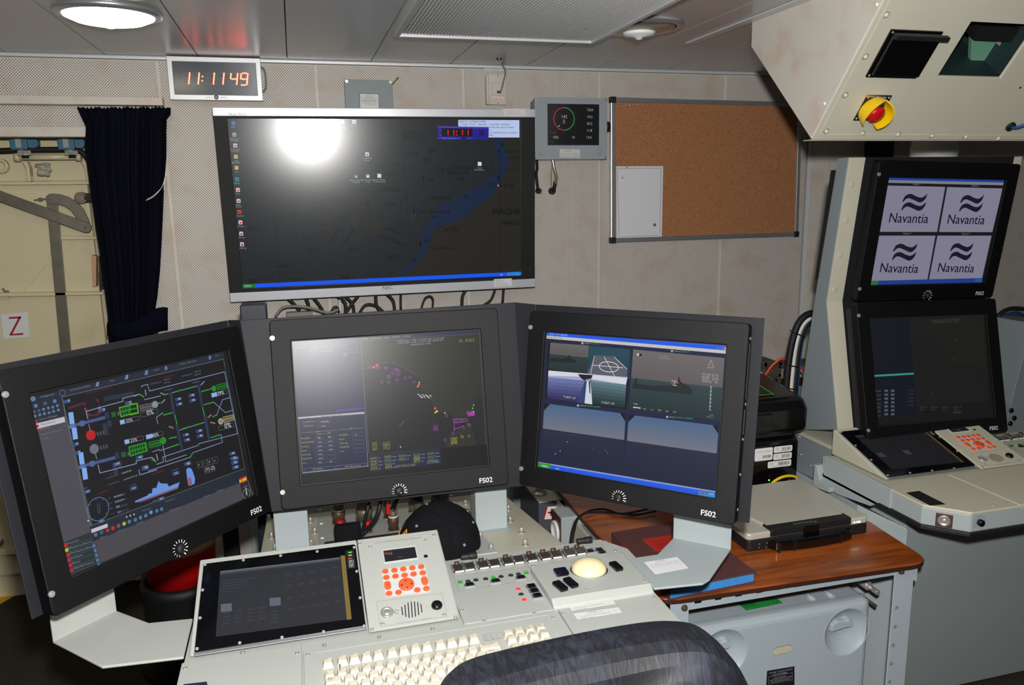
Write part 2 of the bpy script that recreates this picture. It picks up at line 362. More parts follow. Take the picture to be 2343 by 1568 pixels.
# back wall with its opening on the left
WF = wallfr(0, 3.0, 0)
g = G().box(WORLD, -.50, X1, 3.016, 3.06, 0, CZ+.05).box(WORLD, X0, -.50, 3.016, 3.06, 1.757, CZ+.05).box(WORLD, X0, -1.75, 3.016, 3.06, 0, 1.757)
wall = struct('wall_back', g, M['wallplain'])
def wp(a, b, c, d, m='wall', nm='wall_panel', y=0): return part(nm, G().box(WF, a, b, c, d, -.0158, y), M[m], wall)
seams = [-.418, .106, .643, 1.19, 1.744, 2.15]
wp(-.50, -.418-.006, .11, 1.855)
for a, b in zip(seams, seams[1:]): wp(a+.006, b-.006, .11, 2.005)
wp(X0, -.418-.006, 1.884, 2.005); wp(X0, -.5, 1.79, 1.856); wp(X0, -1.75, .11, 1.757)
wp(2.45, 3.0, .11, 2.005); wp(3.01, X1-.005, .11, 2.005)
for s_ in seams[:-1]: wp(s_-.0055, s_+.0055, .11, 2.005, 'wallplain', 'joint_strip', -.002)
wp(3.0005, 3.0095, .11, 2.005, 'wallplain', 'joint_strip', -.002)
wp(X0, -.5, 1.757, 1.789, 'wallplain', 'lintel_strip', .004)
g = G().box(WF, 2.151, 2.168, .11, 2.005, -.0158, .006).box(WF, 2.250, 2.262, .11, 2.005, -.0158, .006); part('corner_profile', g, M['alubright'], wall, .002)
wp(2.169, 2.249, .11, 2.005, 'wallplain', 'pillar_cover', .02); wp(2.263, 2.448, .11, 2.005, 'wallplain', 'plain_panel')
struct('baseboard_back', G().box(WF, -.5, X1, 0, .109, -.0158, .004), M['blackmatte'])
struct('trim_1', G().box(WORLD, X0, X1, 2.985, 3.0, CZ-.011, CZ-.001).box(WORLD, X0, X1, 2.975, 2.998, CZ-.003, CZ-.0005), M['alubright'], .0015)
g = G().box(WORLD, 1.262, 1.296, YB+.3, 2.43, CZ-.006, CZ-.0005); struct('trim_2', g, M['alubright'], .001)
# opening: rail cover, reveal, steel bulkhead and watertight door behind
g = G().box(WORLD, -1.95, -.405, 2.955, 2.999, 1.857, 1.8835); struct('trim_3', g, M['wallplain'], .002, label='boxed curtain rail over the doorway')
struct('trim_4', G().box(WORLD, -.506, -.5, 3.016, 3.27, 0, 1.757).box(WORLD, -1.75, -.5, 3.06, 3.27, 1.85, 1.87), M['blackmatte'])
BY = 3.3; BF = wallfr(0, BY, 0)
bulk = struct('wall_bulkhead', G().box(WORLD, X0, -.3, BY, BY+.02, 0, CZ), M['doorcream'])
part('jamb_bar', G().box(BF, -.722, -.70, .02, 1.47, 0, .05).box(BF, -.70, -.5, .02, 1.75, .001, .006), M['doorcream'], bulk, .004)
door = struct('door_1', G().box(BF, -2.0, -.735, .1, 1.62, .001, .03), M['doorcream'], .008, label='cream steel watertight door')
def bx(nm, pts, w0, w1, m='doorcream', bev=.002): 
    return part(nm, G().prism(BF, [BF.px(x, y, w1) for x, y in pts], w0, w1), M[m], door, bev)
bx('stiffener', [(-120, 417), (207, 416), (207, 422), (-120, 424)], .03, .075)
bx('stiffener', [(-120, 672), (236, 668), (237, 675), (-120, 682)], .03, .062)
bx('stiffener', [(130, 540), (232, 541), (233, 548), (130, 549)], .03, .055)
bx('stiffener', [(-120, 338), (200, 337), (200, 341), (-120, 343)], .03, .055)
bx('stiffener', [(-120, 1258), (52, 1258), (52, 1268), (-120, 1280)], .03, .06)
# round-cornered inner plate
q = [BF.px(x, y, .036) for x, y in [(-120, 441), (85, 443), (104, 449), (112, 470), (118, 575), (106, 607), (80, 640), (50, 672), (38, 681), (20, 685), (-120, 683)]]
part('cover_plate', G().prism(BF, q, .03, .036), M['doorcream'], door, .002)
# curved brackets and pipe of the upper frame
a = BF.px(40, 360, .07); b = BF.px(180, 359, .07)
g = G().tube([BF.p(a[0], a[1], .07), BF.p(b[0], b[1], .07)], .0105, 12)
for u, v in (a, b): g.cyl(Fr(BF.p(u, v, .07), WY, WZ), 0, 0, .0155, -.009, .009)
part('hold_rail', g, M['doorcream'], door)
for x in (62, 196):
    t = [BF.px(xx, yy, .05) for xx, yy in [(x-8, 370), (x+3, 370), (x+9, 385), (x+12, 416), (x+5, 416), (x+1, 386)]]
    part('rail_bracket', G().prism(BF, t, .03, .07), M['doorcream'], door, .002)
u, v = BF.px(2, 380, .04); part('pipe_sleeve', G().lathe(BF, u, v, [(.016, .031), (.026, .031), (.026, .05), (.02, .054), (.016, .05), (.016, .032)], 20, caps=False), M['doorcream'], door)
def bar(nm, a, b, wpx, w0, w1, m='steeldull', ends=True):
    a = V((*BF.px(*a, w1), 0)); b = V((*BF.px(*b, w1), 0)); hw = wpx*.0019/2; t = (b-a).normalized(); nn = V((-t.y, t.x, 0)); pts = []
    base = atan2(nn.y, nn.x)
    for c, s0 in ((a, base), (b, base+pi)):
        for k in range(9): an = s0+pi*k/8; pts.append((c.x+hw*cos(an), c.y+hw*sin(an)))
    return part(nm, G().prism(BF, pts, w0, w1), M[m], door, .0012)
bar('vertical_rod', (118, 455), (152, 830), 19, .052, .062)
bar('slanting_rod', (-60, 428), (196, 521), 20, .075, .086)
# crank plate (curved)
pts = [(117, 443), (135, 444), (155, 450), (172, 460), (190, 478), (202, 502), (208, 524), (204, 533), (192, 533), (184, 520), (175, 500), (162, 482), (147, 472), (130, 467), (112, 467), (105, 460), (105, 450)]
part('crank_plate', G().prism(BF, [BF.px(x, y, .074) for x, y in pts], .064, .074), M['steeldull'], door, .001)
for x, y, r, w1 in ((116, 454, .0085, .079), (194, 521, .009, .092)):
    u, v = BF.px(x, y, w1); part('pivot_bolt', G().dome(BF, u, v, r, .06, w1-.058, 12), M['steel'], door)
u, v = BF.px(183, 453, .1)
part('dog_spindle', G().cyl(BF, u, v, .021, .06, .095, 20).cyl(BF, u, v, .015, .095, .102, 12), M['steeldull'], door, .001)
part('dog_shaft', G().tube([BF.p(u+.01, v, .08), BF.p(u+.14, v, .08)], .017, 12), M['steeldull'], door)
def wing(x, y, a):
    u, v = BF.px(x, y, .045); f = BF.sub(u, v, .036, a)
    part('wing_nut', G().cyl(f, 0, 0, .008, 0, .012, 10).box(f, -.02, .02, -.003, .003, .006, .014), M['steeldull'], door, .001)
wing(92, 457, .1); wing(15, 670, -1.0); wing(2, 1245, 1.1)
hz = [BF.px(x, y, .07) for x, y in [(209, 584), (220, 586), (220, 656), (212, 656)]]
part('striker_plate', G().prism(BF, hz, .03, .07), M['tan'], door, .001)
g = G().prism(BF, [BF.px(x, y, .08) for x, y in [(226, 586), (235, 588), (238, 662), (228, 664)]], .03, .08)
for yy in (600, 622, 640, 652): u, v = BF.px(232, yy, .08); g.cyl(BF, u, v, .006, .08, .088, 8)
part('hinge_block', g, M['blackmatte'], door, .001)
cv = Cv(BF, .0335); cv.poly([(3, 720), (63, 715), (68, 771), (8, 776)], (222, 222, 224), 0, True)
cv.w0 = .0338
cv.poly([(20, 726), (48, 724), (48.5, 728.5), (20, 730)], (160, 22, 52), 1, True); cv.poly([(22, 765), (53, 762), (53, 766.5), (22, 768)], (160, 22, 52), 1, True); cv.poly([(43, 726), (48.5, 726), (27.5, 766), (22, 766)], (160, 22, 52), 1, True)
cv.obj('letter_sign', M['print'], door, 'white square sign with a red letter Z')
# valves, cable and foil bits over the door
for (x, y) in ((52, 328), (160, 328)):
    f = BF.sub(*BF.px(x, y, .12), .085); r = root('valve_actuator', 'teal limit switch box above the door, %s' % ('left one' if x < 100 else 'right one beside the curtain'), 'switch', f.p(0, 0))
    part('body', G().rbox(f, -.036, .016, -.022, .03, 0, .05, .004), M['valveblue'], r, .002); part('cover', G().box(f, -.018, .0, -.016, .03, .05, .056), M['greycool'], r, .001)
    part('cap', G().cyl(Fr(f.p(.028, .002, .02), WZ, WX), 0, 0, .019, -.012, .02, 14), M['valveblue'], r); part('gland', G().cyl(Fr(f.p(0, -.036, .025), WX, WY*-1), 0, 0, .012, -.014, .014, 10).cyl(Fr(f.p(0, -.036, .025), WX, WY*-1), 0, 0, .016, -.004, .004, 6), M['blackmatte'], r)
    g = G(); random.seed(x)
    P = [[f.p((i-1.5)*.010+random.uniform(-.003, .003), -.024-j*.006+random.uniform(-.002, .002), .045+random.uniform(0, .012)) for i in range(5)] for j in range(4)]
    part('foil_wrap', g.grid(P, 0, False), M['foil'], r, solid=.0008)
P = [(-60, 346), (0, 345), (60, 343), (150, 342), (172, 343), (190, 350), (205, 368)]
q = [BF.p(*BF.px(x, y, .11), .11) for x, y in P]; solo('sagging_cable', G().tube(q, .0095, 10), M['blackmatte'], 'thick black cable running across above the watertight door', 'cable')
random.seed(3); g = G(); f = BF.sub(*BF.px(100, 375, .1), .095)
P = [[f.p((i-2)*.011+random.uniform(-.006, .006), -j*.008+random.uniform(-.004, .004), random.uniform(0, .02)) for i in range(5)] for j in range(6)]
solo('foil_scrap', g.grid(P, 0, False), M['foil'], 'crumpled silver foil hanging on the cream rail of the door', 'foil', solid=.001)

# ================================================================ CEILING FITTINGS
def lamp(x, y, lit, label):
    f = Fr((x, y, CZ), WX, WY*-1); r = root('ceiling_lamp', label, 'lamp', (x, y, CZ))
    part('rim', G().lathe(f, 0, 0, [(.108, -.004), (.13, -.001), (.128, .007), (.117, .012), (.109, .010)], 40, caps=False), M['alu'], r)
    if lit: part('lamp_glass', G().lathe(f, 0, 0, [(.109, .004), (.107, .012), (.085, .022), (.05, .029), (.012, .031), (.010, .038), (1e-4, .040)], 40), M['lampglass'], r)
    else:
        part('lamp_glass', G().lathe(f, 0, 0, [(.109, .005), (.1, .013), (.07, .02), (.03, .023), (1e-4, .024)], 40), M['lampoff'], r)
        part('lens', G().lathe(f, 0, 0, [(.05, .021), (.04, .03), (.012, .034), (.008, .04), (1e-4, .041)], 24), M['diff'], r)
    return r
LL = ['round ceiling lamp glowing white above the doorway', 'unlit round ceiling lamp beside the ribbed diffuser']
for i, (x, y) in enumerate(LAMPS):
    r = lamp(x, y, i != 1, LL[i] if i < 2 else 'lit round ceiling lamp behind the photographer, '+['', '', 'directly overhead', 'above and to the right', 'second row on the left', 'second row in the middle', 'far right of the first row', 'far right of the second row', 'far left of the first row', 'far left of the second row'][i])
DF = Fr((0, 0, CZ), WX, WY*-1)
r = root('ceiling_diffuser', 'rectangular ribbed fluorescent diffuser in a pale metal frame on the ceiling', 'light fixture', (.61, 1.8, CZ))
a, b, c, d = .305, .918, 1.16, 2.36
O = [(a, -d), (b, -d), (b, -c), (a, -c)]; I = [(a+.016, -d+.012), (b-.016, -d+.012), (b-.016, -c-.012), (a+.016, -c-.012)]
part('frame', G().ring(DF, O, I, 0, .03), M['alubright'], r, .002)
part('diffuser_base', G().box(DF, a+.012, b-.012, -d+.01, -c-.01, .014, .02), M['diffdark'], r)
g = G(); n = 62; w = (b-a-.032)/n
for k in range(n):
    x = a+.016+w*k; g.box(DF, x+w*.25, x+w*.75, -d+.013, -c-.013, .020, .0235)
part('rib', g, M['diff'], r, kind='stuff')
for x, y in ((941, 53), (1342, 64)):
    u, v = DF.px(x, y, .0245); part('screw', G().dome(DF, u, v, .004, .024, .003, 10), M['steel'], r)
u, v = DF.px(905, 33, .03); 
# ================================================================ CURTAIN
Lp = [(178, 247), (184, 262), (197, 290), (197, 305), (195, 330), (200, 380), (208, 440), (219, 520), (232, 600), (241, 660), (249, 720), (252, 780)]
Rp = [(390, 246), (389, 262), (380, 272), (379, 300), (379, 360), (374, 420), (371, 500), (368, 560), (364, 620), (358, 680), (352, 720), (350, 780)]
rows = []
CF = wallfr(0, 2.965, 0); NC = 110
for j, (l, rr) in enumerate(zip(Lp, Rp)):
    A = CF.px(*l); B = CF.px(*rr); row = []
    for i in range(NC+1):
        t = i/NC; ph = t*2*pi*10+.5*sin(j*.7); amp = .009+.003*sin(t*9+j*.3)
        if j < 3: amp *= .55
        row.append(CF.p(A[0]+(B[0]-A[0])*t+.002*sin(ph*1.7+j*.2), A[1]+(B[1]-A[1])*t+(.003*sin(ph*2.3) if j == 0 else 0), amp*sin(ph)+.005*sin(t*37+1)))
    rows.append(row)
for z in (.95, .8, .6, .45):
    rows.append([V((p.x*1.0+.006*sin(z*5), p.y, z)) for p in rows[-1]])
cur = root('curtain', 'navy pleated curtain gathered and tied back beside the doorway', 'curtain', (-.56, 2.965, .45))
part('cloth', G().grid(rows), M['navy'], cur, solid=.003)
rb = []
for k, (x, y0, y1) in enumerate([(246, 738, 768), (265, 742, 775), (300, 738, 775), (335, 722, 768), (357, 706, 760), (372, 703, 757), (384, 704, 756)]):
    yy = .034 if 0 < k < 5 else .012
    f2 = wallfr(0, 2.965-yy, 0); rb.append([f2.p(*f2.px(x, y0+(y1-y0)*s_/3), .002*sin(s_*2+k)) for s_ in range(4)])
part('tieback', G().grid(rb), M['navy'], cur, solid=.004)
g = G()
for k, P in enumerate(([(379, 392), (376, 415), (368, 432), (352, 450), (334, 459)], [(380, 395), (372, 425), (360, 440), (345, 452), (336, 456)], [(380, 395), (376, 420), (375, 436)])):
    g.tube([CF.p(*CF.px(x, y, .025), .025) for x, y in P], .0009, 5)
part('cord', g, M['white'], cur, label='pale frayed curtain threads')
# ================================================================ DIGITAL CLOCK
KF = wallfr(0, 2.945, 0); A = KF.px(382, 128.5); B = KF.px(597, 133); C_ = KF.px(600, 230); D = KF.px(387, 229)
u0_, u1_, v0_, v1_ = (A[0]+D[0])/2, (B[0]+C_[0])/2, (C_[1]+D[1])/2, (A[1]+B[1])/2
r = root('wall_clock', 'aluminium-framed digital wall clock with red LED digits', 'clock', KF.p((u0_+u1_)/2, v0_, -.05))
part('case', G().box(KF, u0_+.004, u1_-.004, v0_+.003, v1_-.003, -.054, -.008), M['alu'], r)
O = [(u0_, v0_), (u1_, v0_), (u1_, v1_), (u0_, v1_)]; b_ = .0165; I = [(u0_+b_, v0_+b_+.001), (u1_-b_, v0_+b_+.001), (u1_-b_, v1_-b_), (u0_+b_, v1_-b_)]
part('frame', G().ring(KF, O, I, -.012, 0), M['alubright'], r, .0015)
ck = Cv(KF, -.0058, z=(0, 0, 3.136)); ck.dw = .0002
ck.rect(u0_+.01, v0_+.01, u1_-.01, v1_-.01, (62, 66, 70), 0)
SEG = {'1': 'bc', '4': 'fgbc', '9': 'abcdfg', '8': 'abcdefg', 'x': ''}
def digit(x, y, s_, w=48, h=85, sl=8):
    on = SEG[s_]; P = {'a': [(0, 0), (1, 0)], 'b': [(1, 0), (1, .5)], 'c': [(1, .5), (1, 1)], 'd': [(0, 1), (1, 1)], 'e': [(0, .5), (0, 1)], 'f': [(0, 0), (0, .5)], 'g': [(0, .5), (1, .5)]}
    for k, (p, q) in P.items():
        n = 4 if k in 'bcef' else 3
        for i in range(n):
            t = (i+.5)/n if k in 'bcef' else (i+1)/(n+1); X = p[0]+(q[0]-p[0])*t; Yy = p[1]+(q[1]-p[1])*t
            px = x+X*w-Yy*sl+4; py = y+Yy*h-.012*X*w
            if k in on: ck.disc((px, py), .0026, (9, .55, .22, 1), 2, n=8); ck.disc((px, py), .0010, (14, 4, 1.5, 1), 3, n=6)
            else: ck.disc((px, py), .0007, (150, 152, 150), 2, n=5)
for x, y, s_ in ((1310, 520, '1'), (1378, 521, '1'), (1487, 522, '1'), (1556, 523, '1'), (1654, 525, '4'), (1727, 526, '9')): digit(x, y, s_)
for p in ((1453, 549), (1451, 580)): ck.disc(p, .0028, (9, .55, .22, 1), 2, n=8)
ck.obj('led_display', M['tvscreen'], r)
cl = Cv(KF, .0004, z=(0, 0, 3.136)); cl.text('GORGY', (1478, 704), (1533, 705), (110, 112, 118)); cl.text('TIMING', (1574, 706), (1627, 707), (110, 112, 118))
cl.disc((1552, 698), .0075, (24, 26, 32), 1); cl.disc((1551, 698), .0035, (150, 155, 165), 2); cl.obj('brand_print', M['print'], r)
solo('clock_cable', G().tube([V((u1_-.02, 2.97, v1_-.02)), V((u1_+.008, 2.98, v1_-.03)), V((u1_+.013, 2.985, v1_-.06)), V((u1_+.008, 2.985, v0_+.04)), V((u1_-.02, 2.985, v0_+.03))], .0035, 8), M['greyc'], 'short grey cable looping out beside the digital clock', 'cable')
# ================================================================ BIG WALL DISPLAY
TO, TX, TY = V((.3122, 2.8735, 1.5214)), V((.9998, -.0175, .0032)), V((-.0039, -.0546, .9985))
TF = Fr(TO, TX, TY)
def tvp(x, y, w=0): return TF.px(x, y, w)
o = [tvp(492, 249, .012), tvp(1226, 246.5, .012), tvp(1224, 661, .012), tvp(523, 688, .012)]
L_, R_, Tt, Bb = (o[0][0]+o[3][0])/2-.002, (o[1][0]+o[2][0])/2, (o[0][1]+o[1][1])/2, (o[2][1]+o[3][1])/2
s_ = [tvp(524.4, 274.4), tvp(1191.4, 270.5), tvp(1192, 632), tvp(552, 661.5)]
l, rr, t, b = (s_[0][0]+s_[3][0])/2, (s_[1][0]+s_[2][0])/2, (s_[0][1]+s_[1][1])/2, (s_[2][1]+s_[3][1])/2
TVL, TVR, TVT, TVB = l, rr, t, b
tv = root('wall_display', 'large wide wall-mounted display with silver top and bottom bars showing a sea chart', 'display', TF.p(0, Bb, -.05))
tb = t+.006; bb = b-.006; top_in = tvp(700, 271, .006)[1]; bot_in = tvp(700, 664, .006)[1]
top_in = t+.004; bot_in = b-.008
part('rear_case', G().box(TF, L_+.01, R_-.01, Bb+.01, Tt-.01, -.045, -.002).box(TF, L_+.2, R_-.2, Bb+.1, Tt-.08, -.08, -.045), M['screenback'], tv, .004)
part('bezel', G().ring(TF, [(L_, bot_in-.004), (R_, bot_in-.004), (R_, top_in+.004), (L_, top_in+.004)], [(l, b), (rr, b), (rr, t), (l, t)], -.01, .006), M['black'], tv, .001)
part('silver_bar', G().box(TF, L_, R_, top_in+.003, Tt, -.03, .012), M['silver'], tv, .002); part('silver_bar', G().box(TF, L_, R_, Bb, bot_in-.003, -.03, .012), M['silver'], tv, .002)
tp = Cv(TF, .0128); tp.text('MULTEOS', (523, 265), (564, 265.5), (120, 128, 146), hs=1); tp.text('NEC', (875, 663), (899, 661.5), (60, 78, 112), hs=.9)
Lb = (236, 236, 238); tp.poly([(1148, 249), (1212, 249), (1212, 266), (1148, 266)], (208, 210, 214), 0, True); tp.poly([(1154, 250), (1200, 250), (1200, 265), (1154, 265)], Lb, 1, True)
for k in range(4): tp.line([(1156, 253+k*3.2), (1191, 253+k*3.2)], .0012, (140, 140, 146), 2)
for k in (1193, 1197): tp.line([(k, 250), (k, 265)], .0008, (140, 140, 146), 2)
tp.poly([(1130, 639), (1171, 637), (1171, 654), (1130, 656)], (222, 224, 228), 0, True)
for k in range(3): tp.line([(1134, 643+k*4.5), (1150+k*6, 642.4+k*4.5)], .0012, (120, 120, 126), 1)
tp.w0 = .0066; tp.disc((1213, 614), .0015, (90, 220, 90), 2); tp.disc((1213, 621), .004, (6, 6, 6), 1)
tp.obj('printing', M['print'], tv)
part('mount_arm', G().box(WORLD, .17, .47, 2.93, 2.999, 1.35, 1.62), M['blackmatte'], tv)
# ================================================================ SMALL WALL BOXES
def wbox(px0, px1, depth): 
    f = wallfr(0, 3.0-depth, 0); a = f.px(*px0); b = f.px(*px1); return f, a[0], b[0], b[1], a[1]
f, a, b, c, d = wbox((787, 181), (900, 244), .05); c -= .09
r = root('junction_box', 'grey metal junction box partly behind the top of the wall display', 'electrical box', (a, 2.99, c))
part('body', G().rbox(f, a+.003, b-.003, c+.003, d-.003, -.05, -.012, .006), M['bluegrey'], r); part('lid', G().rbox(f, a, b, c, d, -.011, 0, .006), M['bluegrey'], r, .0015)
for x, y in ((793, 186), (893.5, 188)): u, v = f.px(x, y); part('screw', G().cyl(f, u, v, .0055, -.001, .0012, 12).cyl(f, u, v, .003, .0012, .0022, 6), M['steel'], r)
cv = Cv(f, .0004, z=(700, 0, 3.136)); cv.poly([(383, 668), (524, 672), (527, 790), (385, 790)], (26, 30, 36), 0, True); cv.poly([(387, 672), (521, 675), (524, 790), (389, 790)], (214, 216, 214), 1, True)
cv.text('CARGA REMOTA', (420, 684), (486, 686), (90, 90, 90), 2); cv.text('MODULO 06', (430, 695), (478, 696), (90, 90, 90), 2); cv.text('FABRICADO POR', (424, 706), (486, 708), (90, 90, 90), 2)
cv.text('NAVANTIA SISTEMAS PARA', (404, 719), (504, 721), (70, 70, 70), 2, hs=1.3); cv.text('SAN FERNANDO ESPANA', (404, 730), (504, 732), (70, 70, 70), 2, hs=1.3); cv.line([(398, 698), (514, 701), (516, 733), (399, 731)], .0006, (80, 80, 80), 2, closed=True); cv.text('S/N 0048 20 06', (420, 750), (500, 752), (80, 80, 80), 2)
cv.obj('type_plate', M['print'], r)
solo('earth_wire', G().tube([f.p(b-.006, d-.02, -.03), f.p(b+.012, d+.0, -.03), f.p(b+.026, d+.013, -.035), f.p(b+.022, d+.012, -.045)], .0028, 8), M['greenyellow'], 'green and yellow earth wire sticking out of the junction box', 'wire')
f, a, b, c, d = wbox((1117.5, 170), (1158.5, 240), .04)
r = root('light_switch', 'pale plastic switch box with a grey cord running up to the ceiling', 'switch', (a, 2.99, c))
part('back_box', G().box(f, a-.006, b-.003, c+.002, d-.002, -.04, -.008), M['wallplain'], r, .002); part('cover', G().rbox(f, a, b, c, d, -.008, 0, .002), M['wallplain'], r, .001)
cv = Cv(f, .0004, z=(700, 0, 3.136)); cv.line([(1336, 592), (1420, 594), (1420, 688), (1336, 686)], .0008, (120, 112, 104), 0, closed=True); cv.poly([(1338, 690), (1418, 692), (1418, 724), (1338, 722)], (226, 212, 196), 0, True); cv.text('MA-0104', (1344, 720), (1410, 722), (214, 96, 52), 1)
for x, y in ((1377, 543), (1379, 742)): cv.disc((x, y), .0026, (130, 120, 110), 0)
cv.poly([(1371, 650), (1402, 652), (1402, 672), (1371, 670)], (78, 70, 64), 1, True); cv.obj('printing', M['print'], r)
P = [f.p(*f.px(*p, .02), w) for p, w in (((1147.5, 213), .003), ((1152, 190), .012), ((1157, 165), .016), ((1152, 150), .015), ((1143.5, 138), .012))] + [at(1142, 134, WZ, CZ-.002)]
solo('switch_cable', G().tube(P, .0032, 8), M['greyc'], 'grey cord from the switch box up into the ceiling', 'cable')
p = at(1142, 134, WZ, CZ); struct('trim_5', G().cyl(Fr((p.x, p.y, CZ), WX, WY*-1), 0, 0, .010, -.001, .004, 14), M['blackmatte'])
f, a, b, c, d = wbox((1107, 147), (1157, 163), .002); g = G().box(f, a, b, c, d, -.0018, .0005)
r = root('wall_tag', 'small pale blue engraved tag on the wall above the switch', 'sign', (a, 2.999, c)); part('plate', g, mat('pale_blue_tag', (196, 208, 214), .4), r)
cv = Cv(f, .0008, z=(700, 0, 3.136)); cv.text('LIGHT CORRTE', (1322, 488), (1384, 489), (130, 140, 146)); cv.text('MODULO 106', (1324, 500), (1384, 501), (130, 140, 146)); cv.obj('engraving', M['print'], r)
# ================================================================ ANEMOMETER DISPLAY
MF = wallfr(0, 2.925, 0); A = MF.px(1222, 221); B = MF.px(1391, 225); C_ = MF.px(1387, 366); D = MF.px(1226, 364)
a, b, c, d = (A[0]+D[0])/2, (B[0]+C_[0])/2, (C_[1]+D[1])/2, (A[1]+B[1])/2; k = .016
r = root('wind_display', 'grey square-cased instrument with a dark screen showing a red and green dial', 'instrument', (a, 2.95, c))
oct_ = [(a+k, c), (b-k, c), (b, c+k), (b, d-k), (b-k, d), (a+k, d), (a, d-k), (a, c+k)]
s0 = Cv(MF, 0, z=(1200, 100, 3.136)); P = [s0.P(q) for q in ((170, 430), (543, 437), (530, 731), (162, 727))]
sa, sb, sc, sd = (P[0][0]+P[3][0])/2, (P[1][0]+P[2][0])/2, (P[2][1]+P[3][1])/2, (P[0][1]+P[1][1])/2
part('case', G().prism(MF, oct_, -.06, -.006), M['bluegrey'], r, .002)
part('front_frame', G().ring(MF, [(a, c), (b, c), (b, d), (a, d)], [(sa, sc), (sb, sc), (sb, sd), (sa, sd)], -.005, .001), mat('grey_instrument_front', (160, 166, 172), .4), r, .001)
for u, v in ((a+.006, d-.006), (b-.006, d-.006), (b-.006, c+.006), (a+.006, c+.006)): part('corner_screw', G().cyl(MF, u, v, .006, 0, .004, 12).cyl(MF, u, v, .0035, .004, .006, 6), M['steel'], r)
part('knob', G().cyl(Fr((b, 2.95, c+.125), WY*-1, WZ), 0, 0, .02, -.016, 0, 16), M['blackmatte'], r)
cv = Cv(MF, -.002, z=(1200, 100, 3.136)); cv.rect(sa, sc, sb, sd, (12, 12, 14))
u, v = cv.P((284, 540)); R = .0415
cv.circ((u, v), R, .0024, (52, 150, 76), 1, px=False, a0=-pi/2, a1=pi/2); cv.circ((u, v), R, .0024, (160, 56, 56), 1, px=False, a0=pi/2, a1=3*pi/2)
for i in range(12): an = i*pi/6; cv.line([(u+cos(an)*(R+.006), v+sin(an)*(R+.006)), (u+cos(an)*(R+.011), v+sin(an)*(R+.011))], .001, (60, 90, 64) if i in (10, 11, 0, 1, 2, 3) else (110, 60, 60), 1, px=False)
g3 = (150, 152, 150)
for t_, p, q in (('142', (262, 535), (306, 535)), ('5', (275, 572), (290, 572)), ('1024', (448, 484), (493, 484)), ('10.2', (449, 533), (488, 533)), ('42.2', (446, 582), (486, 582)), ('11.8', (444, 632), (485, 632)), ('12.6', (443, 680), (481, 680)), ('10', (339, 680), (360, 680)), ('026', (207, 680), (243, 680))): cv.text(t_, p, q, g3, 1)
for t_, p, q, c_ in (('Warning Apply', (180, 640), (228, 641), (120, 84, 64)), ('Status', (180, 708), (208, 708), (80, 80, 84)), ('Pressure', (430, 462), (460, 462), (70, 70, 76))): cv.text(t_, p, q, c_, 1)
for i in range(9): cv.line([(180+i*38, 722), (205+i*38, 722.5)], .001, (40, 46, 100), 1)
cv.poly([(238, 594), (252, 582), (250, 597)], g3, 1, True); cv.obj('screen', M['tvscreen'], r)
cv = Cv(MF, .0014, z=(1200, 100, 3.136)); cv.poly([(254, 756), (400, 759), (398, 820), (252, 817)], (214, 216, 216), 0, True)
cv.text('MONITOR', (290, 768), (334, 769), (90, 90, 94)); cv.text('ANEMOMETRO', (280, 778), (344, 779), (90, 90, 94))
for i in range(4): cv.line([(258, 788+i*8), (390, 790+i*8)], .0008, (130, 130, 134), 1)
for x in (366, 378, 390): cv.line([(x, 759), (x, 819)], .0006, (130, 130, 134), 1)
cv.text('THIES', (362, 411), (396, 412), (130, 134, 140)); cv.disc((110, 795), .003, (110, 112, 116), 1); cv.text('THIES', (124, 798), (150, 799), (90, 92, 96)); cv.text('ON/OFF', (524, 760), (556, 761), (90, 92, 96)); cv.circ((540, 793), .0065, .0008, (110, 112, 116), 1); cv.disc((540, 793), .0025, (130, 132, 136), 1)
cv.obj('printing', M['print'], r)
q = lambda x, y, w: MF.p(*MF.px(x, y, w), w)
solo('steel_conduit', G().tube([q(1264, 362, -.03), q(1268, 385, -.03), q(1273, 405, -.035), q(1271, 420, -.05)], .0065, 10), M['steel'], 'steel braided conduit hanging below the wind instrument', 'conduit')
g = G().tube([q(1271, 415, -.05), q(1268, 430, -.055), q(1263, 438, -.068)], .0075, 10).cyl(wallfr(*q(1262, 437, -.074)), 0, 0, .014, 0, .014, 14); solo('cable_gland', g, M['blackmatte'], 'black rubber gland where the conduit enters the wall', 'gland')
solo('earth_wire', G().tube([q(1264, 370, -.04), q(1261, 400, -.045), q(1262, 432, -.06)], .0018, 6), M['greenyellow'], 'thin green earth wire beside the steel conduit', 'wire')
g = G().tube([q(1228, 366, -.03), q(1229, 385, -.04), q(1227, 400, -.05), q(1231, 436, -.06)], .006, 8).cyl(wallfr(*q(1231, 437, -.074)), 0, 0, .012, 0, .012, 12); solo('bundled_cable', g, M['blackmatte'], 'black cable with a gland at the right edge of the wall display', 'cable')
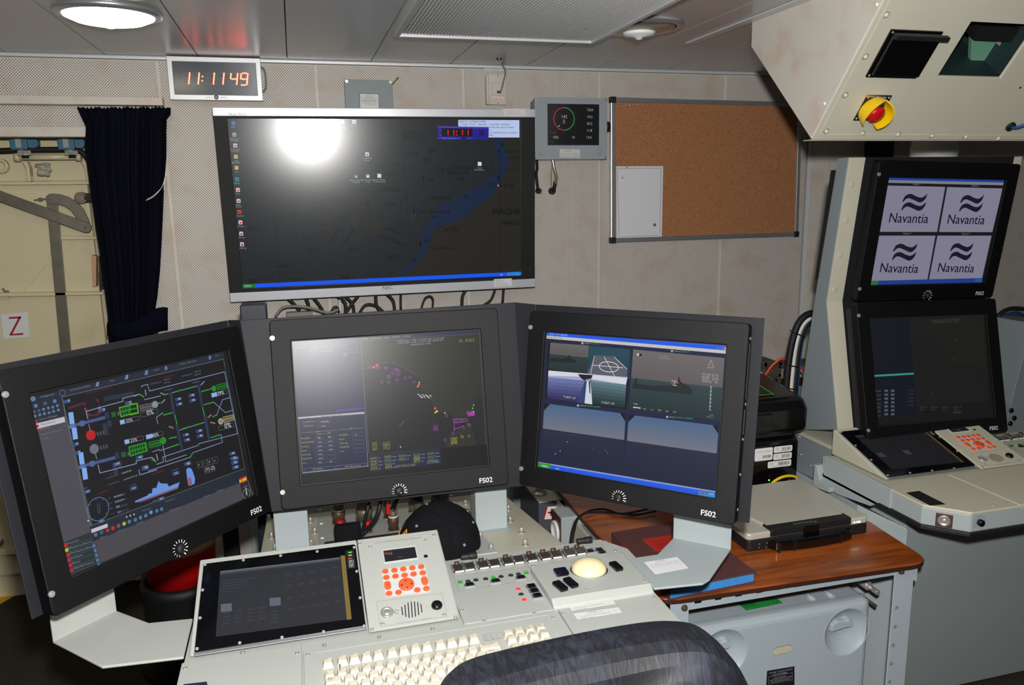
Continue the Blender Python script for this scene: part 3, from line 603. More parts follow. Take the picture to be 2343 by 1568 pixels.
# ================================================================ CORK BOARD
KB = wallfr(0, 2.978, 0); A = KB.px(1398, 222); B = KB.px(1837, 234); C_ = KB.px(1827, 541); D = KB.px(1398, 556)
r = root('cork_board', 'aluminium-framed cork notice board with black corners', 'notice board', KB.p((A[0]+B[0])/2, C_[1], -.02))
def inset(P, k): return [(P[0][0]+k, P[0][1]-k), (P[1][0]-k, P[1][1]-k), (P[2][0]-k, P[2][1]+k), (P[3][0]+k, P[3][1]+k)]
P = [A, B, C_, D]; I = inset(P, .019)
part('cork', G().prism(KB, inset(P, .01), -.02, -.006), M['cork'], r)
for i in range(4):
    j = (i+1) % 4; part('frame_rail', G().prism(KB, [P[i], P[j], I[j], I[i]], -.02, 0), M['alu'], r, .0035, 2)
for x, y, sx, sy in ((*A, 1, -1), (*B, -1, -1), (*C_, -1, 1), (*D, 1, 1)):
    part('corner_cap', G().box(KB, min(x-sx*.002, x+sx*.022), max(x-sx*.002, x+sx*.022), min(y-sy*.002, y+sy*.022), max(y-sy*.002, y+sy*.022), -.021, .003), M['blackmatte'], r, .003)
cv = Cv(KB, .0035, z=(1200, 100, 3.136)); cv.w0 = -.0055; cv.poly([(1905, 1360), (1935, 1359), (1934, 1372), (1904, 1373)], (140, 130, 20), 0, True); cv.obj('sticker', M['print'], r)
for i, (x, y) in enumerate([(678, 447), (701, 450), (729, 445), (756, 443), (778, 441), (804, 439), (824, 439), (853, 442), (878, 443)]):
    od = ('first', 'second', 'third', 'fourth', 'fifth', 'sixth', 'seventh', 'eighth', 'ninth')[i]
    q_ = KB.px(1200+x/3.136, 100+y/3.136, -.002); f = KB.sub(q_[0], q_[1], -.006)
    solo('push_pin', G().cyl(f, 0, 0, .0012, 0, .003, 6).dome(f, 0, 0, .0042, .003, .0035, 10), M['steel'], od+' steel pin from the left along the top of the cork board', 'pin', group='steel pins in a row on the cork board')
cv = Cv(KB, -.0035, z=(1200, 100, 3.136)); c4 = [cv.P(p) for p in ((659, 880), (996, 879), (986, 1392), (660, 1394))]
pr = root('pinned_paper', 'white bordered paper pinned at the lower left of the cork board', 'paper', KB.p(*c4[3], -.005))
part('sheet', G().prism(KB, c4, -.0058, -.0038), mat('white_paper', (226, 228, 234), .7), pr)
cv.line([(668, 896), (979, 893), (973, 1375), (678, 1387)], .0011, (60, 62, 72), 1, closed=True); cv.poly([(924, 1292), (945, 1291), (943, 1310), (925, 1311)], (90, 96, 104), 1, True); cv.poly([(699, 948), (710, 965), (702, 970)], (90, 90, 96), 1, True); cv.obj('printing', M['print'], pr)
q_ = cv.P((733, 888)); f = KB.sub(q_[0], q_[1], -.0038); solo('push_pin', G().dome(f, 0, 0, .0042, 0, .004, 10), M['steel'], 'single brass-coloured pin holding the white paper', 'pin')
# ================================================================ OVERHEAD HOUSING, TOP RIGHT
sx = 1.297; Bv, Md, Tp, Ft = V((sx, 1.796, 1.672)), V((sx, 2.094, 1.949)), V((sx, 2.095, 2.018)), V((sx, 1.566, 1.957))
up_ = (Ft-Bv).normalized(); HF = Fr(Bv, WX, up_); Ft2 = Bv+up_*((2.018-Bv.z)/up_.z); XR = .715; hgt = (Ft2-Bv).length
r = root('overhead_housing', 'cream angled equipment housing hanging from the ceiling over the right console', 'cabinet', (1.65, 1.9, 1.672))
SX = Fr((sx, 0, 0), WY, WZ)   # uv = y,z ; N = +x
yz = lambda p: (p.y, p.z)
part('side_panel', G().prism(SX, [yz(Bv), yz(Ft2), yz(Tp), yz(Md)], -.002, .006), M['wallplain'], r, .0015)
part('far_side_panel', G().prism(SX, [yz(Bv), yz(Ft2), yz(Tp), yz(Md)], XR-.006, XR), M['wallplain'], r, .0015)
g = G().prism(SX, [(Bv.y+.006, Bv.z+.002), (Md.y, Md.z), (Md.y, Md.z+.006), (Bv.y+.003, Bv.z+.008)], .006, XR-.006); part('underside', g, M['boxcream'], r)
part('lower_flange', G().box(floorfr(0, 0, 0), sx-.004, sx+XR+.004, Bv.y-.0035, Bv.y+.03, Bv.z-.004, Bv.z-.0015), M['boxcream'], r, .001)
hz = Cv(HF, 0, z=(1700, 0, 3.644)); o1 = hz.P((1895, 178)); o2 = hz.P((1630, 625)); o3 = hz.P((2140, 655))
ol, or_, ob, ot = (o1[0]+o2[0])/2, (o3[0]+.01), (o2[1]+o3[1])/2, o1[1]
or_ = o3[0]
O = [(0, 0), (XR, 0), (XR, hgt), (0, hgt)]; I = [(ol, ob), (or_, ob), (or_, ot), (ol, ot)]
part('front_panel', G().ring(HF, O, I, -.006, .002), M['boxcream'], r, .0015)
O2 = rrect(.014, XR-.014, .010, hgt+.05, .01, 4); I2 = [(min(max(u, .020), XR-.02), min(max(v, .016), hgt+.045)) for u, v in O2]
part('front_seam', G().ring(HF, O2, I2, .0015, .0035), M['boxcream'], r, .001)
g = G()
for x, y in ((692, 1092), (993, 1108), (1288, 1117), (1573, 1128), (1853, 1140), (2125, 1150), (850, 790), (1018, 470), (1192, 120)):
    u, v = hz.P((x, y)); part('bolt', G().cyl(HF, u, v, .0085, 0, .002, 14).dome(HF, u, v, .0062, .002, .0055, 12), M['boxcream'], r)
LF = Fr((sx, 0, 0), WY*-1, WZ)    # outward face of the side panel
for x, y in ((680, 865), (1117, 38)):
    u, v = LF.px(1700+x/3.644, y/3.644, .002); part('bolt', G().dome(LF, u, v, .005, .001, .005, 12), M['white'], r)
# black recorder unit
q4 = [hz.P(p) for p in ((1230, 228), (1640, 262), (1440, 655), (1022, 625))]
a, b, c, d = (q4[0][0]+q4[3][0])/2, (q4[1][0]+q4[2][0])/2, (q4[2][1]+q4[3][1])/2, (q4[0][1]+q4[1][1])/2
eq = part('black_unit', G().box(HF, a, b, c, d, .001, .007).box(HF, a+.006, b-.008, c+.012, d-.004, .007, .02), M['blackgloss'], r, .0015)
part('top_lip', G().box(HF, a+.001, b+.004, d-.012, d-.001, .02, .032), M['blackmatte'], eq, .001)
for u, v in ((a+.006, d-.006), (a+.006, c+.006)): part('screw', G().dome(HF, u, v, .003, .007, .002, 8), M['steel'], eq)
# opening interior
g = G().box(HF, ol-.03, or_+.03, ob-.02, ob-.01, -.26, -.006).box(HF, ol-.03, or_+.03, ot+.01, ot+.02, -.26, -.006).box(HF, ol-.04, ol-.03, ob-.02, ot+.02, -.26, -.006).box(HF, or_+.03, or_+.04, ob-.02, ot+.02, -.26, -.006).box(HF, ol-.04, or_+.04, ob-.02, ot+.02, -.27, -.26)
part('inner_box', g, M['teal'], r)
br = Cv(HF, -.1, z=(1700, 0, 3.644)); pp = [br.P(p) for p in ((1910, 270), (2120, 285), (2105, 462), (2215, 560), (2130, 690), (2040, 690), (1900, 530))]
part('inner_bracket', G().prism(HF, pp, -.115, -.1), M['mint'], r, .001, label='mint green bracket seen through the opening')
pp = [br.P(p) for p in ((2115, 285), (2124, 285), (2112, 462), (2222, 552), (2215, 560), (2100, 464))]; part('inner_edge', G().prism(HF, pp, -.1, -.085), mat('pale_pink_edge', (186, 170, 172), .5), r)
pp = [br.P(p) for p in ((1850, 262), (2400, 300), (2400, 180), (1890, 150))]; part('inner_shelf', G().prism(HF, pp, -.1, -.06), M['blackmatte'], r)
# emergency stop
q4 = [hz.P(p) for p in ((1030, 783), (1232, 795), (1118, 1005), (920, 995))]
a, b, c, d = (q4[0][0]+q4[3][0])/2, (q4[1][0]+q4[2][0])/2, (q4[2][1]+q4[3][1])/2, (q4[0][1]+q4[1][1])/2; mu, mv = (a+b)/2, (c+d)/2-.004
pl_ = part('stop_button_plate', G().box(HF, a, b, c, d, .002, .004), M['blackmatte'], r)
g = G(); R = .036; n = 24; gap = [(-2.35, -1.0), (.65, 1.5)]
def arc(a0, a1, n, h0=.035, h1=.035):
    O = []; I = []
    for k in range(n+1):
        t = a0+(a1-a0)*k/n; O.append((mu+R*cos(t), mv+R*sin(t))); I.append((mu+(R-.003)*cos(t), mv+(R-.003)*sin(t)))
    return O+I[::-1]
def shroudseg(a0, a1, n):
    for k in range(n):
        t0 = a0+(a1-a0)*k/n; t1 = a0+(a1-a0)*(k+1)/n
        P = [HF.p(mu+rr_*cos(t), mv+rr_*sin(t), w) for t, hh in ((t0, hh_(t0)), (t1, hh_(t1))) for rr_, w in ((R, .004), (R-.003, .004), (R*1.12, hh), (R*1.12-.003, hh))]
        g.add(P, [[0, 4, 6, 2], [1, 3, 7, 5], [2, 6, 7, 3], [0, 2, 3, 1], [4, 5, 7, 6], [0, 1, 5, 4]], 0, False)
hh_ = lambda t: .016+.026*(abs(cos(t+.25))**.5)
shroudseg(-1.15, pi+.0, 28)
g2 = shroudseg(pi+.0, pi+.75, 8)
part('shroud', g, M['yellow'], pl_)
part('push_button', G().lathe(HF, mu, mv, [(.012, .004), (.012, .02), (.021, .022), (.0225, .027), (.019, .033), (.008, .036), (1e-4, .0362)], 24), M['red'], pl_)
for u, v in ((a+.006, d-.006), (b-.006, d-.006), (a+.006, c+.006)): part('screw', G().dome(HF, u, v, .0032, .004, .002, 8), M['steel'], pl_)
cv = Cv(HF, .0045, z=(1700, 0, 3.644)); cv.text('WAVE-OFF/ALARM', (1040, 812), (1188, 825), (214, 214, 210), hs=1.3); cv.disc((1040, 802), .0045, (220, 120, 20), 1); cv.obj('printing', M['print'], pl_)
u, v = hz.P((2225, 1050)); part('cable_grommet', G().lathe(HF, u, v, [(.006, .003), (.0135, .002), (.013, .007), (.007, .009), (.0065, .004)], 18, caps=False), M['blackmatte'], r)
solo('blue_cable', G().tube([HF.p(u, v, .004), HF.p(u+.003, v+.008, .02), HF.p(u+.022, v+.032, .03), HF.p(u+.06, v+.05, .03), HF.p(u+.14, v+.06, .03)], .0045, 10), M['bluecable'], 'blue cable entering a black grommet in the overhead housing', 'cable')
u, v = hz.P((2308, 728)); part('plug_hole', G().cyl(HF, u, v, .003, .002, .0025, 10), M['blackmatte'], r)
# pipe and ledge behind the right console, in the housing's shade
p = at(2117, 345, WY, 2.6); q = at(2157, 345, WY, 2.6); solo('white_pipe', G().cyl(floorfr((p.x+q.x)/2, 2.6, .9), 0, 0, (q.x-p.x)*.98, 0, CZ-.9-.002, 24).cyl(floorfr((p.x+q.x)/2, 2.6, .9), 0, 0, (q.x-p.x)*1.02, .74, .80, 24), M['white'], 'white vertical pipe behind the right console', 'pipe')
p = at(2014, 330, WY, 2.9); q = at(2074, 330, WY, 2.9); solo('dark_wall_recess_plate', G().box(wallfr(0, 2.99, 0), p.x, q.x, 1.58, 1.9, -.005, .02), M['blackmatte'], 'black plate on the wall just left of the white pipe', 'plate', .002)
# ================================================================ FLAT MONITORS
def bands(cv, q, cols, l=0):
    """q = TL,TR,BR,BL; horizontal bands of colour"""
    n = len(cols); TL, TR, BR, BL = [cv.P(p) for p in q]
    for i, c in enumerate(cols):
        f = lambda A, B, t: (A[0]+(B[0]-A[0])*t, A[1]+(B[1]-A[1])*t)
        cv.poly([f(TL, BL, i/n), f(TR, BR, i/n), f(TR, BR, (i+1)/n), f(TL, BL, (i+1)/n)], c, l)
def grad(a, b, n): return [tuple(a[k]+(b[k]-a[k])*i/(n-1) for k in range(3)) for i in range(n)]
def monitor(fr, label, draw, zz, m='screen', ticks=(-.3, pi+.3, 11), side=True, knob=True):
    r = root('flat_monitor', label, 'monitor', fr.p(0, -.2, -.03), group=None)
    O = rrect(-.247, .247, -.2, .2, .009, 4); I = rrect(-.2055, .2055, -.1545, .1545, .002, 4); I2 = rrect(-.2035, .2035, -.1525, .1525, .0015, 4)
    part('bezel', G().ring(fr, O, I, -.02, .007), M['black'], r, .0022, 2)
    part('bezel_lip', G().ring(fr, I, I2, -.012, .0015), M['blackmatte'], r)
    part('rear_case', G().box(fr, -.235, .235, -.188, .188, -.055, -.02), M['screenback'], r, .004)
    if side: part('side_slot', G().box(fr, .2465, .249, -.02, .03, -.016, -.004).box(fr, .2465, .2485, .05, .16, -.016, -.006), M['blackmatte'], r)
    cv = Cv(fr, 0, z=zz); cv.rect(-.205, -.154, .205, .154, (8, 8, 10), -1); draw(cv); cv.obj('screen', M[m], r)
    for u, v in ((-.2425, .162), (-.2425, -.162)): part('screw', G().cyl(fr, u, v, .0052, .006, .0095, 14).cyl(fr, u, v, .0026, .0095, .0100, 6), M['steel'], r, .0005)
    if knob:
        part('brightness_knob', G().lathe(fr, 0, -.187, [(.0092, .006), (.009, .013), (.0075, .015), (1e-4, .0152)], 20), M['blackmatte'], r)
    cv = Cv(fr, .0078)
    if knob:
        a0, a1, n = ticks
        for i in range(n):
            a = a1+(a0-a1)*i/(n-1); wd = .0006+.0011*i/(n-1); cv.line([(cos(a)*.0115, -.187+sin(a)*.0115), (cos(a)*(.0155+.002*i/n), -.187+sin(a)*(.0155+.002*i/n))], wd, (250, 250, 255), px=False)
    cv.w0 = .0077; cv.text('FS02', (.178, -.190), (.209, -.190), (250, 250, 255), 0, px=False, hs=.95, bold=1)
    cv.text('FS02', (.1784, -.1896), (.2094, -.1896), (250, 250, 255), 0, px=False, hs=.95)
    cv.w0 = .016; cv.disc((.003, -.190), .0011, (250, 250, 255), px=False); cv.obj('white_print', M['print'], r); return r
FC = Fr((.1799, 1.6619, 1.097), (1, -.001, -.0011), (.0013, .1919, .9814))
FR = Fr((.6526, 1.4856, 1.09), (.685, -.7284, .0137), (.1204, .1317, .9839))
FL = Fr((-.2738, 1.4995, 1.0921), (.6659, .746, -.014), (-.1166, .1226, .9856))
FU = Fr((1.802, 1.8852, 1.4146), (.9996, .0052, -.0287), (.0291, -.1055, .994))
FD = Fr((1.7569, 1.8138, 1.0255), (.9996, .0023, -.0281), (.0267, .2497, .968))
DY, DW, GR, PU, MG = (150, 148, 84), (150, 155, 168), (48, 50, 42), (150, 70, 170), (170, 60, 160)
def draw_center(c):
    c.poly([(236, 305), (708, 283), (745, 790), (283, 825)], (20, 25, 58), 0, True); c.poly([(705, 283), (1525, 228), (1527, 250), (707, 305)], (22, 32, 68), 1, True)
    c.poly([(710, 305), (1526, 252), (1574, 1018), (766, 1078)], (18, 19, 24), 1, True)
    c.poly([(710, 305), (1526, 252), (1552, 680), (1520, 700), (1500, 740), (1470, 790), (1450, 810), (1445, 845), (1360, 838), (1330, 800), (1250, 795), (1215, 770), (1200, 715), (1150, 665), (1110, 620), (1118, 590), (1090, 540), (1060, 515), (990, 480), (930, 455), (850, 455), (790, 478), (724, 498)], (33, 35, 26), 2, True)
    c.poly([(1340, 940), (1450, 880), (1480, 890), (1495, 960), (1515, 1020), (1300, 1040), (1285, 1000)], (33, 35, 26), 2, True); c.poly([(1552, 680), (1526, 690), (1500, 750), (1476, 830), (1484, 880), (1530, 1018), (1574, 1016)], (24, 26, 31), 2, True)
    c.line([(724, 498), (790, 478), (850, 455), (930, 455), (990, 480), (1060, 515), (1090, 540)], .0006, (100, 104, 110), 3)
    c.line([(710, 305), (766, 1078)], .0008, (110, 112, 120), 3); c.line([(710, 305), (1526, 252), (1574, 1018)], .0006, (90, 92, 100), 3)
    for x, t in ((713, 'Display'), (780, 'Stationing'), (868, 'System'), (925, 'Tactical'), (998, 'Track(s)')): c.text(t, (x, 294-(x-713)*.062), (x+len(t)*7, 294-(x-713)*.062-.4*len(t)), DY, 2)
    c.text('SYSTEM DATE  14 FEB 12  SYSTEM TIME  10:12:49 GMT', (955, 309), (1287, 288), DW, 3); c.text('LOCAL DATE  14 FEB 12  LOCAL TIME  10:12:49 GMT', (965, 323), (1279, 302), DW, 3); c.text('RANGE SCALE   64 NM', (1055, 334), (1192, 325), DW, 3)
    for i, (t1, t2) in enumerate((('Lat:', '36 34.61 N'), ('Lon:', '006 20.23 W'))): c.text(t1, (1388, 302+i*11), (1412, 301+i*11), (150, 146, 50), 3); c.text(t2, (1430, 299+i*11), (1494, 295+i*11), (150, 146, 50), 3)
    c.text('NAV DEAD RECKONING/NO NAV DATA AVAIL', (356, 350), (616, 333), (120, 124, 136), 2); c.text('NAV DEAD RECKONING/DDG DATA AVAIL', (357, 366), (598, 350), (120, 124, 136), 2); c.text('NAV GYRO DATA DEGRADED', (358, 382), (518, 370), (120, 124, 136), 2); c.text('System Alerts', (248, 357), (344, 351), (110, 112, 70), 2)
    c.line([(245, 330), (685, 308), (690, 362), (352, 384)], .0006, (90, 96, 120), 2); c.line([(243, 406), (706, 380)], .0007, (80, 86, 112), 2); c.line([(482, 395), (508, 803)], .0006, (60, 66, 96), 2)
    c.line([(592, 392), (606, 391), (607, 405), (593, 406)], .0009, (150, 152, 140), 2, closed=True); c.line([(372, 408), (384, 407), (385, 417), (373, 418)], .0007, (90, 94, 110), 2, closed=True)
    c.poly([(538, 786), (560, 776), (735, 760), (738, 770), (560, 790), (540, 800)], (62, 40, 150), 2, True)
    for p in ((769, 490), (833, 482), (820, 491), (880, 489), (885, 490), (950, 501), (962, 500), (974, 516), (930, 525), (964, 537), (901, 548), (903, 552), (1018, 558), (1050, 553), (1079, 586), (854, 588), (902, 589), (961, 572), (1301, 818), (1290, 983), (1346, 941), (1453, 880), (1460, 884), (1365, 856), (1390, 856), (1411, 854)): c.circ(p, .0029, .0007, PU, 4, n=8)
    for k in range(14): c.circ((1449+(k*37 % 42), 797+(k*23 % 18)), .003, .0008, MG, 4, n=8)
    for p in ((798, 485), (821, 471), (1110, 604), (1222, 768)): c.disc(p, .0028, (230, 50, 70), 5, n=8)
    for p in ((1113, 590), (1103, 618), (1234, 785), (1238, 790), (1228, 792), (1222, 798), (1290, 800)): c.disc(p, .0018, (214, 190, 40), 5, n=6)
    for k in range(16): c.pxr((1100+(k*53 % 96), 668+(k*31 % 26)), (1106+(k*53 % 96)+k % 9, 672+(k*31 % 26)), (205, 208, 210), 5)
    c.line([(1185, 680), (1150, 740), (1080, 610)], .0005, (30, 30, 30), 5); c.line([(975, 890), (1012, 853)], .0008, (110, 112, 110), 5)
    for a, b in (((1350, 842), (1450, 842)), ((1352, 870), (1450, 855)), ((1354, 880), (1356, 925)), ((1356, 912), (1420, 890)), ((1420, 890), (1421, 910)), ((1350, 842), (1352, 872))): c.line([a, b], .0012, MG, 4)
    for k in range(5): c.text(('PLAN 4', 'AREA', 'NORTE', 'OPS', '4.2')[k], (1210, 890+k*9), (1244, 889+k*9), (130, 50, 140), 4)
    for y in (762, 742, 784): c.pxr((1478+(y % 3)*6, y), (1486+(y % 3)*6, y+10), (60, 220, 70), 5)
    for k in range(5):
        c.text(('overlays', 'chart', 'tracks', 'layers', 'grids')[k], (1332, 976+k*10), (1376, 973+k*10), (150, 146, 40), 4)
        c.text(('LAT:', 'LONG:', 'HEADING:', 'COURSE:', 'SPEED:')[k], (788, 1014+k*11), (825, 1012+k*11), DY, 4); c.text(('36 34.03 N', '006 19.47 W', '120 T', '121 T', '11.4 KTS')[k], (862, 1008+k*11), (912, 1005+k*11), DY, 4)
    c.text('Brg', (1398, 963), (1418, 962), DY, 4); c.text('Rng', (1446, 960), (1464, 959), DY, 4); c.text('347', (1400, 974), (1420, 973), DY, 4); c.text('12', (1452, 971), (1464, 970), DY, 4)
    c.poly([(980, 1025), (991, 1036), (985, 1037), (982, 1043)], (180, 182, 184), 5, True)
    # status window
    c.poly([(277, 829), (735, 792), (762, 1168), (307, 1217)], (150, 152, 164), 3, True); c.poly([(279, 840), (735, 803), (759, 1163), (309, 1212)], (17, 23, 58), 4, True); c.poly([(277, 829), (735, 792), (736, 806), (279, 843)], (170, 170, 178), 4, True)
    c.text('Navigation System Status', (432, 829), (582, 817), (30, 30, 50), 5)
    def box(x, y, w=62, h=20, t=None):
        c.poly([(x, y), (x+w, y-w*.075), (x+w+1, y+h-w*.075), (x+1, y+h)], (84, 90, 116), 5, True); c.poly([(x+1, y+1), (x+w-1, y-w*.075+1), (x+w-.5, y+h-w*.075-2), (x+2, y+h-2)], (15, 20, 50), 6, True)
        if t: c.text(t, (x+w*.25, y+h*.72), (x+w*.25+len(t)*7.5, y+h*.72-.5*len(t)), (190, 192, 200), 7)
    box(414, 851, 84, 20, 'FWD INS'); box(416, 879, 84, 20, 'AUTO'); c.text('SCOMBA Gyro :', (312, 869), (404, 861), DY, 5); c.text('DDM Gyro   :', (314, 897), (404, 889), DY, 5)
    c.text('INS', (402, 934), (424, 932), DY, 5); c.text('Fwd ----- Aft', (408, 952), (502, 942), DY, 5); c.text('GPS', (630, 913), (650, 911), DY, 5); c.line([(300, 938), (538, 918)], .0005, DY, 5); c.line([(552, 916), (728, 902)], .0005, DY, 5); c.line([(540, 905), (556, 1185)], .0005, (70, 78, 104), 5)
    for k, t in enumerate(('Available', 'Pitch & Roll', 'Heading', 'Speed', 'Lat/Long', 'Set/Drift', 'Mode')):
        y = 962+k*28; c.text(t, (296+k*2, y+20), (296+k*2+len(t)*7.3, y+20-.55*len(t)), DY, 5); box(395+k*1.6, y, 60, 21, ('YES', 'GOOD', 'GOOD', 'GOOD', 'GOOD', 'GOOD', 'NAV')[k]); box(468+k*1.6, y-6, 60, 21, ('YES', 'GOOD', 'GOOD', 'GOOD', '', '', 'NAV')[k] or None)
    for k, t in enumerate(('Available', 'Speed', 'Lat/Long', 'Set/Drift', 'Mode')):
        y = 938+k*28; c.text(t, (556+k*3, y+20), (556+k*3+len(t)*7.2, y+20-.5*len(t)), DY, 5); box(652+k*2.4, y, 72, 21, 'NO' if k == 0 else None)
    for x, t in ((318, 'G/S Status'), (540, 'Nav Data Source')):
        y = 1184-(x-318)*.09; c.line([(x, y), (x+212, y-18), (x+213, y+4), (x+2, y+22)], .0008, (90, 96, 122), 5, closed=True); c.text(t, (x+60, y+10), (x+60+len(t)*7.2, y+10-.6*len(t)), DY, 6)
    # lower status bar
    c.poly([(768, 1098), (1262, 1056), (1268, 1152), (772, 1208)], (13, 24, 50), 4, True); c.poly([(766, 1078), (1262, 1040), (1262, 1058), (768, 1100)], (30, 31, 36), 3, True)
    T = ['JARBA', 'LINK', 'A/C', 'DTA', 'SVD', 'SCHA', 'NABDS', 'ESM', 'KALVI', 'MIS-2', 'NAV-CM', 'AIS', 'IFF', 'NAV-R', 'NAVI-R', 'GMD-R']
    for k, t in enumerate(T):
        col, rw = (k//4 if k < 8 else (2 if k < 10 else (3 if k < 13 else 4))), (k % 4 if k < 8 else ((k-8) if k < 10 else ((k-10) if k < 13 else k-13)))
        x, y = 772+col*99+rw*2, 1118-col*8.5+rw*24; c.line([(x, y-12), (x+50, y-16), (x+51, y+3), (x+1, y+7)], .0006, (80, 90, 60), 5, closed=True); c.text(t, (x+4, y+2), (x+46, y-1.5), DY, 5); c.text('OPLN' if k % 3 else 'UP', (x+56, y-3), (x+56+(28 if k % 3 else 14), y-5), DW, 5)
    c.line([(946, 1160), (1090, 1147), (1091, 1163), (948, 1177)], .0006, (80, 90, 60), 5, closed=True); c.text('Clear Reverse Video', (954, 1172), (1086, 1160), DY, 6); c.text('SCOMBA', (1165, 1152), (1254, 1143), (96, 130, 140), 6, hs=1.3)
monitor(FC, 'central flat monitor showing a dark coastal chart with purple markers', draw_center, (590, 680, 3.015))
def draw_right(c):
    c.poly([(293, 228), (1490, 325), (1412, 1333), (237, 1135)], (22, 28, 60), 0, True)
    c.poly([(293, 228), (1490, 325), (1489, 355), (291, 255)], (24, 84, 222), 1, True); c.poly([(293, 228), (1490, 325), (1490, 330), (293, 233)], (40, 110, 240), 2, True)
    c.poly([(291, 255), (1489, 355), (1488, 377), (289, 275)], (190, 188, 184), 1, True); c.text('CCTV - v1.0 - sdmc032', (310, 249), (430, 258), (190, 205, 240), 3); c.text('Sirenes  About  Exit', (298, 269), (394, 276), (40, 40, 40), 3)
    for x, cc in ((1422, (40, 100, 220)), (1445, (40, 100, 220)), (1468, (214, 50, 40))): c.poly([(x, 330), (x+20, 332), (x+19, 351), (x-1, 349)], cc, 3, True)
    c.text('X', (1472, 349), (1484, 350), (240, 240, 240), 4)
    def title(x, y, t): c.poly([(x, y), (x+14, y+1), (x+13, y+15), (x-1, y+14)], (150, 160, 190), 3, True); c.text('DISPLAY %s:' % t[0], (x+20, y+12), (x+78, y+16), (150, 160, 50), 3); c.text(t[1], (x+80, y+16), (x+80+len(t[1])*7.5, y+16+len(t[1])*.6), (40, 160, 50), 3)
    title(524, 299, ('1', 'CCTV_1')); title(1119, 351, ('2', 'SDB_TV')); title(495, 713, ('3', 'MESA_BANDA')); title(1087, 789, ('4', 'MESA_ESTRIBOR'))
    # 1: four-way picture
    c.poly([(305, 297), (850, 342), (824, 745), (283, 674)], (8, 8, 12), 1, True)
    bands(c, [(318, 302), (572, 322), (562, 510), (305, 480)], grad((98, 92, 92), (88, 84, 84), 3)+grad((36, 54, 56), (30, 44, 46), 4), 2)
    c.poly([(316, 402), (402, 410), (432, 400), (445, 380), (455, 404), (482, 420), (490, 436), (402, 436), (314, 428)], (24, 30, 32), 3, True)
    bands(c, [(572, 322), (848, 345), (838, 540), (562, 510)], grad((28, 66, 82), (24, 56, 70), 3), 2)
    c.poly([(610, 392), (742, 398), (828, 480), (824, 538), (560, 512), (588, 450)], (84, 86, 98), 3, True)
    c.line([(610, 392), (585, 512)], .0014, (190, 190, 190), 4); c.line([(742, 398), (826, 478)], .0014, (190, 190, 190), 4); c.line([(676, 398), (748, 532)], .0012, (215, 215, 215), 5); c.line([(598, 452), (800, 470)], .0012, (210, 210, 210), 5)
    c.line([(706+64*cos(a*pi/12), 464+34*sin(a*pi/12)+(64*cos(a*pi/12))*.08) for a in range(25)], .0014, (215, 215, 215), 5); c.line([(612, 388), (740, 394)], .002, (60, 90, 60), 4)
    c.poly([(305, 488), (830, 532), (820, 582), (303, 530)], (206, 208, 220), 3, True)
    bands(c, [(303, 522), (560, 530), (502, 700), (295, 672)], grad((112, 122, 176), (44, 42, 88), 7), 3); bands(c, [(560, 540), (822, 582), (812, 736), (592, 708)], grad((92, 120, 130), (24, 46, 46), 7), 3)
    c.poly([(500, 512), (600, 518), (592, 540), (556, 548), (545, 556), (522, 540)], (18, 20, 24), 5, True); c.poly([(548, 556), (590, 545), (582, 600), (594, 712), (494, 700)], (40, 60, 108), 4, True); c.poly([(560, 556), (582, 550), (590, 620), (596, 713), (545, 706)], (200, 206, 214), 5, True); c.poly([(572, 560), (582, 556), (584, 640), (578, 640)], (30, 40, 50), 6, True)
    c.text('P 205/T -07', (406, 668), (484, 680), (190, 190, 190), 6); c.text('P 092/T -03', (658, 706), (742, 716), (190, 190, 190), 6)
    # 2: ship
    bands(c, [(868, 348), (1473, 405), (1448, 822), (838, 746)], grad((104, 98, 98), (92, 86, 88), 9)+grad((44, 62, 64), (26, 44, 48), 10), 1)
    c.poly([(866, 570), (890, 530), (896, 575), (1000, 590), (1100, 588), (1160, 570), (1172, 522), (1180, 560), (1200, 575), (1250, 600), (1260, 630), (1250, 650), (1100, 632), (862, 606)], (30, 36, 38), 2, True)
    c.line([(1124, 556), (1160, 560)], .0012, (190, 180, 170), 3); c.line([(1126, 584), (1158, 588)], .0012, (190, 180, 170), 3); c.line([(1120, 572), (1172, 570)], .001, (210, 110, 90), 3); c.line([(1145, 558), (1143, 590)], .001, (200, 190, 180), 3)
    for i, t in enumerate(('AZ ABS: 351.22', 'AZ REL: 151.33', 'ELEV:  -0.27', 'RANGE:    0m')): c.text(t, (1325, 516+i*16), (1432, 526+i*16), (165, 168, 168), 3)
    c.poly([(1384, 418), (1404, 470), (1366, 470)], (100, 96, 92), 3, True); c.line([(1384, 418), (1404, 470), (1366, 470)], .0008, (170, 172, 168), 4, closed=True); c.line([(1386, 590), (1376, 752)], .0012, (170, 172, 172), 3)
    for i in range(7): c.line([(1378-i, 600+i*25), (1392-i, 601+i*25)], .001, (170, 172, 172), 3)
    for i, t in enumerate(('First Range', 'No Valid Target')): c.text(t, (1040, 396+i*14), (1040+len(t)*5.2, 399+i*15), (150, 150, 150), 3)
    c.pxr((894, 374), (906, 390), (200, 200, 200), 3); c.pxr((908, 376), (924, 392), (14, 14, 14), 3); c.pxr((868, 728), (916, 742), (196, 196, 196), 3)
    for i, t in enumerate(('SENS', 'MAN', 'AUTO', 'POS', 'SERV', 'DVR')):
        x = 872+i*50
        if i: c.poly([(x, 732+i*5), (x+44, 736+i*5), (x+43, 750+i*5), (x-1, 746+i*5)], (12, 12, 14), 3, True)
        c.text(t, (x+8, 742+i*5), (x+34, 745+i*5), (40, 40, 40) if not i else (170, 170, 170), 4)
